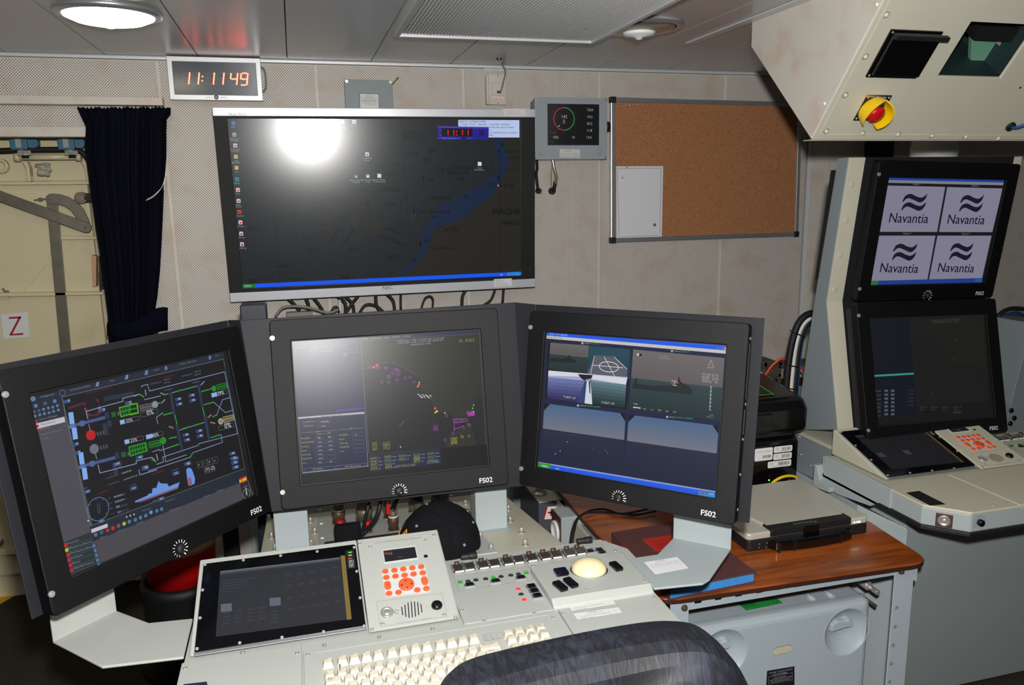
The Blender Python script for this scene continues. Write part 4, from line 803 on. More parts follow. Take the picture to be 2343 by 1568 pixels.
    c.text('MAIN', (870, 712), (898, 716), (190, 190, 190), 3); c.text('11:58', (1372, 786), (1398, 789), (150, 150, 150), 3); c.text('14-02-12', (1354, 798), (1396, 803), (150, 150, 150), 3)
    # 3 and 4: sea
    for q, hz_ in (([(278, 706), (818, 776), (795, 1166), (256, 1082)], .46), ([(838, 782), (1437, 856), (1404, 1268), (812, 1170)], .46)):
        c.poly(q, (12, 13, 20), 1, True); s_ = 14; f = lambda A, B, t: (A[0]+(B[0]-A[0])*t, A[1]+(B[1]-A[1])*t)
        TL, TR, BR, BL = q; k = 10
        sky = grad((72, 98, 132), (108, 110, 124), 8); sea = grad((30, 38, 60), (20, 28, 52), 10)
        cols = sky+sea; n = len(cols); hh = len(sky)/n
        bands(c, q, cols, 2)
        for P, Q, R_ in ((TL, TR, BL), (TR, TL, BR)): c.poly([P, f(P, Q, .07), f(P, R_, .13)], (10, 10, 12), 3, True)
    for p, cc in (((430, 962), (150, 160, 160)), ((383, 1023), (220, 150, 90)), ((351, 1042), (220, 190, 170)), ((686, 1020), (190, 60, 40)), ((697, 1036), (200, 60, 40)), ((470, 915), (90, 90, 90)), ((600, 1010), (80, 84, 90))): c.disc(p, .0013, cc, 4, n=6)
    c.poly([(270, 884), (330, 892), (420, 908), (600, 936), (600, 944), (270, 900)], (34, 42, 60), 3, True)
    c.poly([(237, 1095), (1414, 1290), (1412, 1333), (235, 1137)], (22, 84, 216), 3, True); c.poly([(238, 1095), (1414, 1290), (1413.6, 1298), (237.6, 1102)], (150, 160, 190), 4, True); c.poly([(237, 1098), (322, 1112), (320, 1140), (235, 1124)], (40, 140, 50), 5, True)
    c.text('Inicio', (262, 1126), (300, 1132), (220, 240, 220), 6); c.text('MSDV', (352, 1142), (378, 1147), (200, 215, 245), 5); c.poly([(466, 1140), (1300, 1280), (1300, 1288), (466, 1148)], (30, 96, 230), 4, True)
    c.poly([(1302, 1287), (1411, 1304), (1409, 1333), (1300, 1315)], (30, 140, 200), 5, True); c.text('13:03', (1372, 1310), (1402, 1315), (170, 210, 235), 6)
    for x in (1316, 1334, 1354): c.disc((x, 1302+(x-1316)*.1), .0022, (170, 40, 60), 6, n=7)
monitor(FR, 'right-hand flat monitor showing four camera pictures of the sea', draw_right, (1150, 680, 2.903))
LB, LG, LD, LGy = (86, 108, 146), (14, 116, 20), (44, 56, 84), (86, 84, 90)
def draw_left(c):
    c.poly([(69, 910), (511, 806), (583, 1140), (163, 1318)], (9, 9, 13), 0, True)
    Za, Zb, Zc = (60, 800, 5.227), (300, 780, 5.227), (100, 1050, 4.686)
    # side bar and frame bars
    c.poly([(69, 910), (139, 893), (232, 1287), (163, 1318)], (70, 68, 76), 1, True); c.poly([(69, 910), (139, 893), (148, 952), (83, 968)], (24, 33, 48), 2, True)
    c.poly([(139, 893), (511, 806), (514, 820), (141, 908)], (28, 34, 48), 2, True); c.line([(141, 909), (511, 822), (514, 836)], .0007, (120, 124, 134), 3)
    c.poly([(81, 970), (147, 954), (149, 966), (84, 982)], (184, 182, 190), 3, True)
    c.poly([(147, 1241), (207, 1218), (221, 1292), (163, 1318)], (26, 38, 46), 2, True); c.poly([(207, 1218), (560, 1078), (583, 1140), (222, 1292)], (66, 64, 70), 1, True); c.poly([(205, 1205), (562, 1072), (566, 1098), (212, 1240)], (22, 32, 44), 2, True)
    c.poly([(545, 1086), (560, 1080), (575, 1134), (556, 1143)], (22, 30, 40), 3, True)
    c.line([(141, 909), (206, 1204), (560, 1072), (511, 822)], .0007, (96, 112, 116), 3)
    c.z = Za
    for x, y in ((80, 590, ), (112, 675), (225, 645), (338, 618), (96, 745), (150, 733), (205, 715), (262, 700), (316, 690), (370, 672), (104, 797), (160, 782), (215, 768), (272, 757), (326, 740), (382, 725)): c.disc((x, y), .0034 if y < 680 and x in (112, 225, 338) else (.0045 if x == 80 else .0026), (84, 114, 150) if x % 3 else (60, 80, 106), 4, n=6)
    for x, y, t in ((170, 580, 'Configuracion'), (520, 500, 'PROPULSION SISTEMAS'), (1000, 388, 'MAIN'), (150, 850, 'Control del Buque'), (175, 910, 'Vista General'), (165, 970, 'Electrica'), (160, 1032, 'Control del Esfuerzo'), (190, 1080, 'Config')):
        c.text(t, (x, y), (x+len(t)*13, y-len(t)*3.1), (120, 124, 134) if y < 860 else (70, 68, 76) if y == 910 else (110, 108, 116), 4)
    for p in ((118, 858), (128, 918), (146, 974)): c.disc(p, .0028, (160, 24, 34), 5, n=8)
    c.circ((430, 518), .0048, .0012, (70, 96, 130), 4); 
    for x, y in ((845, 420), (1195, 335), (1430, 280)): c.poly([(x-18, y+26), (x-6, y-28), (x+24, y-34), (x+20, y+18)], (96, 130, 168), 4, True)
    c.poly([(500, 690), (685, 630), (690, 655), (505, 715)], (76, 30, 48), 4, True); c.poly([(688, 640), (858, 588), (900, 740), (860, 790), (790, 800), (720, 800)], (84, 26, 44), 4, True); c.disc((790, 688), .0132, (9, 9, 12), 5); c.poly([(690, 705), (715, 695), (735, 720), (712, 745)], (200, 40, 70), 5, True); c.poly([(850, 690), (880, 685), (905, 740), (868, 752)], (200, 80, 120), 5, True)
    c.line([(712, 742), (888, 690), (1155, 620), (1150, 585), (1350, 535)], .0013, (130, 146, 180), 6); c.line([(712, 742), (735, 830)], .0013, (130, 146, 180), 6); c.line([(745, 895), (765, 975)], .0012, (120, 130, 160), 6); c.line([(1350, 535), (1400, 570)], .0015, (30, 140, 34), 6)
    def shaft(dx, dy):
        c.poly([(530+dx, 900+dy), (935+dx, 795+dy), (945+dx, 832+dy), (540+dx, 935+dy)], (64, 80, 128), 5, True); c.disc((545+dx, 920+dy), .0062, (86, 110, 160), 6, sy=.55); c.disc((665+dx, 885+dy), .0058, (74, 92, 140), 6, sy=.9)
        for yy in (822, 1005): c.line([(530+dx+(yy-822)*.22, yy+dy-55), (545+dx+(yy-822)*.22, yy+dy+55)], .0085, (122, 164, 226), 6)
        for a, b in ((930, 760), (960, 860), (905, 890), (920, 960)): c.poly([(a+dx, b+dy), (a+50+dx, b-14+dy), (a+66+dx, b+60+dy), (a+16+dx, b+72+dy)], (34, 44, 66), 5, True)
        c.poly([(1010+dx, 755+dy), (1062+dx, 742+dy), (1072+dx, 800+dy), (1022+dx, 812+dy)], (14, 90, 20), 6, True)
        c.poly([(1085+dx, 750+dy), (1108+dx, 744+dy), (1115+dx, 785+dy), (1092+dx, 791+dy)], (80, 84, 96), 6, True)
    shaft(0, 0); c.z = (Za[0]+23, Za[1]+92, Za[2]); shaft(0, 0); c.z = Za
    def engine(q, col, n=6, rim=None, l=6):
        c.poly(q, col, l, True); TL, TR, BR, BL = q; f = lambda s_, t: ((TL[0]*(1-s_)+TR[0]*s_)*(1-t)+(BL[0]*(1-s_)+BR[0]*s_)*t, (TL[1]*(1-s_)+TR[1]*s_)*(1-t)+(BL[1]*(1-s_)+BR[1]*s_)*t)
        for rw in (.12, .58):
            for k in range(n): a, b = .07+k*.88/n, .07+(k+.6)*.88/n; c.poly([f(a, rw), f(b, rw), f(b, rw+.28), f(a, rw+.28)], (6, 14, 8), l+1, True)
        if rim: c.line(q, .0009, rim, l+1, closed=True)
    engine([(1108, 695), (1318, 645), (1340, 752), (1128, 808)], (16, 122, 20), 6, (110, 170, 20)); engine([(1222, 1165), (1428, 1112), (1446, 1215), (1240, 1280)], (16, 122, 20), 6, (50, 150, 40))
    def gauge(x, y, t, fill, w=195):
        c.line([(x, y), (x+w, y-w*.24), (x+w+10, y-w*.24+45), (x+10, y+50)], .0007, (90, 96, 110), 5, closed=True)
        if fill: c.poly([(x, y), (x+fill, y-fill*.24), (x+fill+10, y-fill*.24+46), (x+10, y+50)], (130, 168, 220), 6, True)
        c.text(t, (x+75, y+26), (x+155, y+8), (190, 192, 200), 7)
    gauge(1115, 850, '22%', 55, 230); gauge(1170, 1085, '23%', 55, 220)
    c.disc((770, 1025), .0088, (176, 20, 22), 6); c.disc((810, 1190), .0085, (96, 104, 116), 6)
    for dx, dy in ((0, 0), (40, 165)):
        for k in range(3): c.poly([(835+k*34+dx, 990-k*8+dy), (855+k*34+dx, 985-k*8+dy), (868+k*34+dx, 1030-k*8+dy), (848+k*34+dx, 1035-k*8+dy)], (70, 68, 76), 6, True)
    for x, y in ((440, 610), (1175, 630), (540, 1125), (565, 1225), (1035, 1360), (860, 715), (1375, 1410), (1310, 1280)): c.poly([(x, y), (x+80, y-20), (x+88, y+22), (x+8, y+42)], (50, 72, 116), 6, True); c.poly([(x+50, y-8), (x+76, y-14), (x+80, y+10), (x+55, y+16)], (110, 140, 180), 7, True)
    c.line([(855, 1380), (880, 1478), (1315, 1365), (1310, 1335), (1500, 1290), (1540, 1330)], .0013, (130, 146, 180), 6); c.line([(820, 1230), (840, 1310)], .0012, (120, 130, 160), 6)
    c.line([(1345, 1440), (1355, 1500), (1560, 1440)], .0013, (130, 146, 180), 6)
    for k in range(3): c.poly([(925, 570+k*20), (1285, 500+k*14), (1288, 512+k*14), (928, 584+k*20)], (36, 46, 66), 5, True)
    c.text('MODO AUTOMATICO', (700, 545), (1010, 465), (90, 40, 40), 5)
    c.z = Zb
    c.line([(30, 665), (100, 640), (150, 670)], .0012, (130, 146, 180), 6); c.line([(155, 705), (350, 660)], .0013, (130, 146, 180), 6); c.line([(120, 560), (125, 540), (195, 522), (215, 602), (1115, 372), (1180, 680), (1270, 1112), (805, 1232), (800, 1252), (375, 1392), (385, 1450), (300, 1480)], .0013, (120, 138, 176), 6)
    for P in ([(380, 860), (300, 915), (318, 995)], [(490, 860), (380, 888)], [(1180, 680), (1090, 705), (1020, 890), (985, 900)], [(870, 768), (985, 735), (1125, 860), (1215, 832)], [(255, 1330), (330, 1300), (340, 1315), (570, 1240)], [(375, 1250), (400, 1370), (410, 1448), (660, 1365)], [(200, 1560), (700, 1395), (735, 1340), (1090, 1215), (1070, 1122), (950, 1160)], [(480, 625), (790, 540)], [(575, 1070), (880, 975)], [(835, 612), (960, 572)]): c.line(P, .0013, (120, 138, 176), 6)
    for a, b in (((520, 612), (600, 590)), ((665, 575), (745, 553)), ((385, 888), (475, 866)), ((850, 605), (940, 580)), ((885, 762), (970, 738)), ((615, 1052), (695, 1030)), ((755, 1012), (835, 988)), ((450, 1170), (540, 1150)), ((475, 1270), (560, 1240)), ((955, 1158), (1045, 1130)), ((518, 890), (545, 1000)), ((850, 795), (875, 900)), ((400, 645), (440, 635)), ((320, 750), (345, 742)), ((970, 910), (995, 900)), ((240, 1415), (295, 1450)), ((705, 1395), (730, 1345)), ((100, 640), (150, 672))): c.line([a, b], .0021, (22, 150, 28), 7)
    for a, b in (((350, 625), (395, 645)), ((360, 745), (400, 705)), ((830, 530), (870, 490)), ((450, 1025), (500, 1045)), ((915, 920), (955, 885)), ((945, 975), (1000, 990)), ((165, 590), (175, 650)), ((300, 1360), (315, 1425))): c.line([a, b], .0026, (120, 116, 116), 7)
    for P in ([(448, 615), (480, 610), (530, 885), (498, 895)], [(785, 525), (815, 520), (862, 790), (835, 795)], [(525, 1010), (555, 1005), (620, 1295), (590, 1305)], [(862, 905), (893, 900), (945, 1180), (915, 1190)]): c.poly(P, (34, 46, 64), 7, True)
    engine([(95, 775), (245, 742), (262, 812), (112, 848)], (96, 92, 96), 7); c.disc((283, 762), .0065, (130, 136, 140), 7); engine([(1015, 528), (1135, 498), (1150, 565), (1030, 595)], (16, 110, 20), 6); c.disc((987, 572), .006, (16, 130, 22), 7)
    engine([(200, 1215), (340, 1180), (355, 1255), (215, 1290)], (16, 110, 20), 6); c.disc((380, 1195), .0068, (16, 130, 22), 7); engine([(1092, 912), (1218, 880), (1232, 950), (1105, 985)], (140, 128, 90), 7); c.disc((1068, 965), .0062, (190, 180, 110), 7); c.disc((1068, 965), .0045, (110, 124, 140), 8)
    engine([(-20, 760), (72, 748), (88, 865), (-10, 890)], (16, 122, 20), 3, (110, 170, 20)); 
    def g2(x, y, t, fill, w=200): gauge(x, y, t, fill, w)
    g2(110, 865, '0%', 0); g2(172, 1130, '40%', 75); g2(955, 630, '39%', 65, 180); g2(1040, 1025, '0%', 0, 175)
    for x, y in ((520, 690), (530, 750), (680, 645), (690, 705), (610, 1118), (622, 1178), (770, 1070), (780, 1130), (50, 1390), (630, 1465), (1165, 1340), (1178, 1395), (1190, 1448), (1200, 1505)): c.poly([(x, y), (x+78, y-18), (x+84, y+18), (x+8, y+38)], (46, 64, 100), 7, True); c.poly([(x+34, y-4), (x+66, y-11), (x+70, y+12), (x+39, y+18)], (120, 148, 186), 8, True)
    for x, y, t in ((225, 530, 'CONTROL EN'), (390, 480, 'REMOTO'), (390, 515, 'MANUAL'), (600, 435, 'CONTROL EN'), (755, 385, 'REMOTO'), (755, 420, 'NEUTRO'), (725, 515, 'CUADRO 1'), (390, 605, 'CUADRO 2')): c.text(t, (x, y), (x+len(t)*13, y-len(t)*3), (96, 106, 126), 7)
    c.text('PLATAFORMA', (380, 455), (520, 422), (90, 36, 36), 7)
    for x, y, t, cc in ((780, 1455, 'X', (190, 190, 196)), (845, 1435, 'Y', (40, 170, 50)), (905, 1418, 'Z', (190, 190, 196)), (970, 1400, 'W', (190, 190, 196)), (865, 1520, '(Y)', (190, 190, 196)), (930, 1502, '(Z)', (190, 190, 196))):
        c.line([(x, y), (x+55, y-14), (x+70, y+55), (x+14, y+70)], .0006, (90, 92, 98), 7, closed=True); c.text(t, (x+20, y+44), (x+20+len(t)*16, y+44-len(t)*4), cc, 8, hs=1.1)
    for x, t in ((580, 'MODO - Observacion'), (270, 'INICIO'), (1000, 'TCMS')): y = 292 if x == 580 else (365 if x == 270 else 190); c.text(t, (x, y), (x+len(t)*11, y-len(t)*2.7), (110, 116, 126), 5)
    for x, y in ((180, 385), (415, 325), (940, 200)): c.disc((x, y-8), .0028, (80, 116, 160), 5, n=8); c.disc((x, y+12), .0038, (80, 116, 160), 5, n=6, sy=.6)
    c.z = Zc
    hull = [(980, 470), (975, 455), (1110, 395), (1130, 370), (1155, 375), (1165, 318), (1205, 312), (1230, 238), (1245, 262), (1290, 268), (1320, 265), (1340, 300), (1395, 275), (1455, 252), (1440, 300)]
    c.poly(hull, (96, 140, 212), 6, True); c.poly([(985, 470), (1440, 300), (1440, 318), (1300, 370), (1050, 462)], (128, 84, 104), 7, True)
    c.poly([(1525, 120), (1545, 95), (1580, 105), (1600, 150), (1620, 215), (1615, 270), (1550, 292), (1535, 210)], (96, 140, 212), 6, True); c.poly([(1540, 210), (1575, 200), (1590, 285), (1552, 292)], (128, 84, 110), 7, True)
    c.circ((583, 540), .0195, .0012, (80, 110, 160), 6, n=26); c.line([(575, 480), (578, 560), (588, 590), (600, 555), (592, 475)], .0008, (60, 84, 124), 6)
    for k in range(8): a = k*pi/4; u, v = c.P((583, 540)); c.line([(u+.0165*cos(a), v+.0165*sin(a)), (u+.0185*cos(a), v+.0185*sin(a))], .0008, (80, 110, 160), 6, px=False)
    for k, (x, y) in enumerate(((740, 405), (752, 458), (765, 515), (778, 570))): c.poly([(x, y), (x+130, y-40), (x+138, y-18), (x+6, y+24)], (34, 44, 62), 6, True); c.text(('36 35.34 N', '6 20.43 W', '0.0', '12.4')[k], (x+10, y+14), (x+10+(95 if k < 2 else 35), y+14-(28 if k < 2 else 10)), (170, 176, 190), 7); c.text(('LAT', 'LON', 'VEL', 'RUM')[k], (x-55, y+30), (x-25, y+20), (90, 100, 120), 7)
    for x, y in ((425, 345), (920, 310), (1375, 150), (1500, 45), (1215, 425), (572, 665), (735, 50), (1043, 85), (2010, -10), (2010, 35), (2018, 85)): c.poly([(x, y), (x+72, y-22), (x+80, y+12), (x+8, y+36)], (50, 70, 110), 6, True); c.text('0.0', (x+30, y+20), (x+62, y+10), (180, 186, 200), 7)
    for x, y, t, cc in ((420, 330, 'PASO', (90, 100, 120)), (575, 385, 'NAVEGACION', (120, 44, 36)), (700, 178, 'ADVANCE', (110, 40, 34)), (668, 222, 'CONTROL EN', (90, 100, 120)), (835, 168, 'PUENTE DE', (170, 174, 184)), (690, 290, 'CONTROL EN', (90, 100, 120)), (855, 235, 'AUTOMATICO 22', (150, 154, 164)), (1165, 175, 'ESTABILIDAD', (110, 40, 34)), (920, 298, 'CALADO', (90, 100, 120)), (1370, 138, 'CALADO', (90, 100, 120)), (1160, 470, 'TRIM', (90, 100, 120)), (1300, 470, 'TELEMANDO', (100, 108, 124)), (1050, 570, 'OPERADOR', (100, 108, 124)), (1345, 570, 'Propulsion', (100, 108, 124)), (1715, 420, 'Alarma', (90, 100, 110)), (1855, 360, 'Estado', (90, 100, 110)), (990, 708, 'Listado', (90, 100, 110)), (785, 790, 'Sistema', (90, 100, 110)), (600, 865, 'Filtros', (90, 100, 110))): c.text(t, (x, y), (x+len(t)*11.5, y-len(t)*4), cc, 7)
    c.poly([(505, 758), (680, 695), (685, 735), (512, 798)], (186, 184, 190), 6, True)
    for p, cc in (((682, 768), (170, 26, 30)), ((740, 745), (190, 26, 26)), ((800, 720), (100, 84, 100)), ((860, 697), (180, 170, 30)), ((915, 675), (70, 110, 150)), ((980, 655), (70, 110, 150)), ((1035, 632), (70, 110, 150)), ((1092, 610), (70, 110, 150)), ((1148, 575), (90, 140, 190)), ((1210, 560), (70, 110, 150)), ((1262, 540), (70, 110, 150)), ((555, 815), (70, 100, 150)), ((618, 790), (60, 80, 110))): c.disc(p, .0036, cc, 6, n=7)
    for p in ((887, 625), (926, 611), (966, 597), (475, 665)): c.disc(p, .0015, (200, 200, 200), 6, n=6)
    c.poly([(2090, 215), (2170, 180), (2172, 245), (2098, 272)], (180, 20, 26), 6, True); c.poly([(2093, 232), (2171, 198), (2172, 228), (2096, 256)], (196, 180, 30), 7, True); c.disc((2120, 228), .0024, (150, 90, 20), 8, n=8)
    c.circ((2170, 375), .0095, .0014, (120, 118, 104), 6); c.text('i', (2158, 398), (2184, 388), (150, 148, 130), 7, hs=.6); c.text('CAM', (2135, 315), (2180, 300), (130, 110, 90), 7)
    for k, t in enumerate(('Propulsion', 'Maquinaria Electrica', 'Distribucion Electrica', 'Auxiliares', 'Equipos', 'Seguridad Interior')):
        c.disc((232+k*13, 925+k*54), .0034, (170, 24, 40) if k != 1 else (180, 170, 30), 6, n=8); c.text(t, (252+k*13, 920+k*53), (252+k*13+len(t)*12.5, 920+k*53-len(t)*3.9), (116, 124, 136), 6); c.line([(235+k*13, 950+k*54), (520+k*13, 850+k*54)], .0005, (84, 92, 60), 6)
        if k: c.disc((520+k*14, 880+k*52), .003, (70, 110, 150), 6, n=6)
monitor(FL, 'left-hand flat monitor showing a green and blue machinery diagram', draw_left, (0, 0, 1), ticks=(-1.0, 4.4, 14))
def navantia(c, x0, y0, sx_, sk):
    """wave emblem and name; sk = sideways lean per unit downwards"""
    f = lambda x, y: (x0+x*sx_+y*sk, y0+y)
    for dy in (0, 43):
        U = [(0, 42), (12, 14), (40, 4), (75, 18), (105, 22), (130, 2), (122, 30), (98, 48), (62, 36), (32, 26), (14, 34), (6, 46)]
        q = [f(x, y+dy) for x, y in U]; h = len(U)//2; S = spline([V((*p, 0)) for p in q[:6]], 5); T_ = spline([V((*p, 0)) for p in q[5:]], 5)
        c.poly([(p.x, p.y) for p in S+T_[1:]], (14, 16, 34), 3, True)
    a = f(-62, 150); b = f(152, 154)
    for d in (0, .8): c.text('Navantia', (a[0]+d, a[1]), (b[0]+d, b[1]), (14, 16, 34), 3, hs=1.02)
def draw_up(c):
    c.poly([(520, 238), (1116, 252), (1004, 775), (423, 790)], (16, 16, 22), 0, True); c.poly([(520, 238), (1116, 252), (1113, 264), (518, 251)], (26, 58, 150), 1, True); c.poly([(518, 251), (1113, 264), (1110, 278), (516, 265)], (120, 118, 124), 1, True)
    W_ = (122, 120, 138)
    c.poly([(513, 279), (812, 286), (770, 517), (476, 516)], W_, 2, True); c.poly([(822, 287), (1106, 294), (1053, 518), (780, 517)], W_, 2, True); c.poly([(471, 536), (762, 536), (721, 760), (431, 768)], W_, 2, True); c.poly([(772, 536), (1049, 536), (1001, 753), (729, 760)], W_, 2, True)
    for x0, y0, s in ((598, 318, .95), (894, 324, .90), (550, 573, .93), (843, 571, .88)): navantia(c, x0, y0, s, -.14)
    c.poly([(427, 768), (1001, 753), (1002, 775), (423, 791)], (26, 54, 130), 3, True); c.poly([(427, 769), (470, 768), (466, 789), (423, 790)], (30, 110, 50), 4, True); c.poly([(966, 757), (1000, 756), (998, 774), (963, 775)], (24, 84, 140), 4, True)
    for x, y, t in ((645, 276, 'Display 1'), (945, 284, 'Display 2'), (595, 529, 'Display 3'), (895, 530, 'Display 4')): c.text(t, (x, y), (x+40, y), (110, 110, 90), 3)
monitor(FU, 'upper monitor of the right console showing four white logo panels', draw_up, (1800, 300, 2.239), ticks=(-.9, 4.0, 12), side=False)
def draw_lo(c):
    c.poly([(418, 965), (1012, 935), (1050, 1470), (465, 1500)], (13, 14, 15), 0, True); c.poly([(420, 970), (620, 960), (650, 1238), (446, 1250)], (9, 14, 24), 1, True); c.poly([(624, 958), (1005, 940), (1035, 1385), (665, 1410)], (19, 20, 19), 1, True)
    c.poly([(660, 980), (1005, 945), (1030, 1300), (1000, 1200), (860, 1190), (800, 1120)], (22, 24, 18), 2, True)
    c.poly([(446, 1250), (650, 1238), (652, 1248), (448, 1260)], (50, 130, 120), 2, True); c.poly([(448, 1262), (652, 1250), (664, 1448), (462, 1462)], (8, 13, 26), 2, True)
    for k in range(7):
        c.text(('Avail', 'Pitch', 'Head', 'Speed', 'Lat', 'Set', 'Mode')[k], (455, 1338+k*21), (482, 1337+k*21), (70, 76, 60), 3)
        for x in (500, 533): c.poly([(x, 1326+k*20), (x+18, 1325+k*20), (x+19, 1336+k*20), (x+1, 1337+k*20)], (70, 82, 96), 3, True)
        if k < 5: c.poly([(620, 1325+k*19), (650, 1323+k*19), (651, 1332+k*19), (621, 1334+k*19)], (24, 32, 46), 3, True)
    c.text('SYSTEM DATE 14 FEB 12 SYSTEM TIME', (736, 976), (886, 968), (60, 62, 64), 3); c.text('LOCAL DATE 14 FEB 12 TIME', (745, 986), (880, 979), (60, 62, 64), 3)
    for x, y, cc in ((867, 1068, (120, 124, 40)), (860, 1120, (90, 96, 30)), (858, 1172, (120, 120, 40)), (886, 1222, (80, 90, 50)), (768, 1256, (60, 70, 30)), (740, 1345, (110, 110, 40)), (798, 1285, (120, 40, 40)), (822, 1278, (110, 40, 40)), (842, 1267, (110, 40, 40)), (868, 1250, (80, 40, 30))): c.disc((x, y), .0012, cc, 3, n=6)
    for k in range(4): c.text('OPLN UP', (680+k*58, 1420), (720+k*58, 1418), (60, 62, 60), 3); c.text('STAT', (680+k*58, 1434), (706+k*58, 1433), (60, 62, 50), 3)
    c.text('SCOMBA', (852, 1448), (894, 1446), (50, 70, 74), 3)
monitor(FD, 'lower monitor of the right console with an almost dark chart picture', draw_lo, (1800, 300, 2.239), side=False, knob=False)
# ---------------------------------------------------------------- charcoal surround plate carrying the three monitors
def pl3(P, th=.003):
    fr = Fr(P[0], P[1]-P[0], P[3]-P[0]); return fr, [((p-fr.o).dot(fr.X), (p-fr.o).dot(fr.Y)) for p in P], th
def pxp(fr, x, y, w): return fr.p(*fr.px(x, y, w), w)
wc = -.012
cT, cB = pxp(FC, 1177, 692, wc), pxp(FC, 1203, 1112, wc); lT, lB = pxp(FC, 549, 733, wc), pxp(FC, 622, 1172, wc)
eT, eB = FR.p(-.256, .2155, -.032), FR.p(-.256, -.198, -.032); kT, kB = FL.p(.256, .213, -.032), FL.p(.256, -.2, -.032)
rT, rB = FR.p(.266, .212, -.032), FR.p(.266, -.198, -.032); qT, qB = FL.p(-.258, .208, -.032), FL.p(-.258, -.2, -.032)
r = root('monitor_surround', 'charcoal folded metal plate behind the three flat monitors', 'panel', (.18, 1.68, .88))
def fold3(P):
    n = (P[1]-P[0]).cross(P[3]-P[0]).normalized()*.003; return G().add(P+[p-n for p in P], [[0, 1, 2, 3], [7, 6, 5, 4], [0, 4, 5, 1], [1, 5, 6, 2], [2, 6, 7, 3], [3, 7, 4, 0]])
part('fold', fold3([cB, eB, eT, cT]), M['surround'], r); part('fold', fold3([kB, lB, lT, kT]), M['surround'], r)
for nm, P in (('centre_plate', [lB, cB, cT, lT]), ('right_wing', [eB, rB, rT, eT]), ('left_wing', [qB, kB, kT, qT])):
    fr, q, th = pl3(P); part(nm, G().prism(fr, q, -.003, 0), M['surround'], r, .0012)
for a in (.17, .1, .04, -.03, -.1, -.17): part('edge_screw', G().cyl(Fr(FR.p(.2468, a, -.009), FR.Y, FR.N), 0, 0, .003, 0, .0015, 8), M['steel'], r)

# ---------------------------------------------------------------- picture on the wall display
zA, zB = (480, 230, 3.337), (860, 230, 3.337)
c = Cv(TF, 0, z=zA); c.dw = .00015
c.rect(TVL-.001, TVB-.001, TVR+.001, TVT+.001, (28, 33, 36))
Ln, Tx = (9, 10, 12), (3, 3, 4)
c.z = zB
land = [(1106, 285), (900, 285), (905, 350), (950, 400), (1005, 440), (1010, 490), (985, 550), (960, 600), (900, 690), (860, 750), (770, 800), (700, 880), (620, 915), (560, 935), (465, 960), (430, 1010), (415, 1080), (385, 1150), (350, 1210), (300, 1260), (230, 1335), (1106, 1312)]
blue = [(905, 285), (960, 285), (990, 350), (1012, 440), (1010, 500), (985, 555), (955, 610), (900, 695), (860, 755), (770, 805), (700, 885), (620, 920), (560, 940), (468, 962), (432, 1012), (415, 1085), (385, 1155), (350, 1212), (300, 1262), (228, 1340), (160, 1345), (240, 1265), (320, 1190), (345, 1100), (360, 1040), (400, 920), (450, 850), (495, 790), (610, 755), (660, 720), (720, 680), (800, 660), (880, 585), (930, 560), (945, 500), (925, 440), (905, 380)]
c.poly(land, (33, 32, 27), 1, True); c.poly(blue, (15, 33, 58), 2, True)
c.poly([(140, 905), (180, 900), (200, 940), (240, 935), (250, 905), (290, 860), (270, 800), (300, 780), (320, 830), (300, 905), (250, 945), (190, 975), (140, 950)], (16, 30, 50), 1, True)
c.poly([(280, 820), (305, 850), (305, 900), (250, 940), (262, 890)], (38, 36, 30), 3, True); c.poly([(310, 740), (350, 720), (380, 700), (375, 740), (330, 770)], (38, 36, 30), 3, True); c.disc((15, 965), .022, (38, 36, 30), 3, n=12); c.disc((390, 660), .012, (16, 30, 50), 2, n=10)
def ct(P, sub=4, w=.0009): c.line(P, w, Ln, 3, sub=sub)
for P in ([(0, 880), (60, 890), (110, 920), (150, 870), (190, 830), (200, 770), (250, 700), (300, 640), (340, 590)], [(145, 960), (200, 1000), (260, 985), (310, 900), (330, 830), (360, 740), (420, 700), (440, 640), (420, 600)], [(0, 1010), (60, 960), (120, 985), (150, 940)], [(340, 1080), (345, 1010), (380, 940), (420, 880), (460, 800), (560, 720), (700, 640), (830, 600), (905, 545), (890, 480), (870, 390), (820, 300)], [(530, 300), (520, 380), (560, 410), (600, 350), (640, 340), (645, 400), (600, 450), (590, 490)], [(790, 300), (795, 380), (760, 450), (745, 500)], [(360, 470), (370, 430), (430, 380), (470, 330), (535, 320)], [(0, 1160), (60, 1130), (105, 1180), (100, 1240)], [(0, 1290), (110, 1200), (250, 1130), (345, 1090)], [(0, 1330), (150, 1215), (280, 1170)], [(120, 520), (200, 510), (280, 490), (330, 560), (310, 640), (240, 720), (180, 800)]): ct(P)
for x, y, r_ in ((335, 275, .016), (335, 275, .022), (415, 190, .017), (150, 500, .015), (487, 530, .016), (487, 530, .024), (160, 920, .012)): c.circ((x, y), r_, .0009, Ln, 3)
c.line([(190, 150), (215, 450), (240, 850), (285, 1290)], .0011, Ln, 3); c.line([(940, 150), (945, 900), (952, 1310)], .0011, Ln, 3); c.line([(0, 535), (550, 530), (1105, 522)], .0011, Ln, 3)
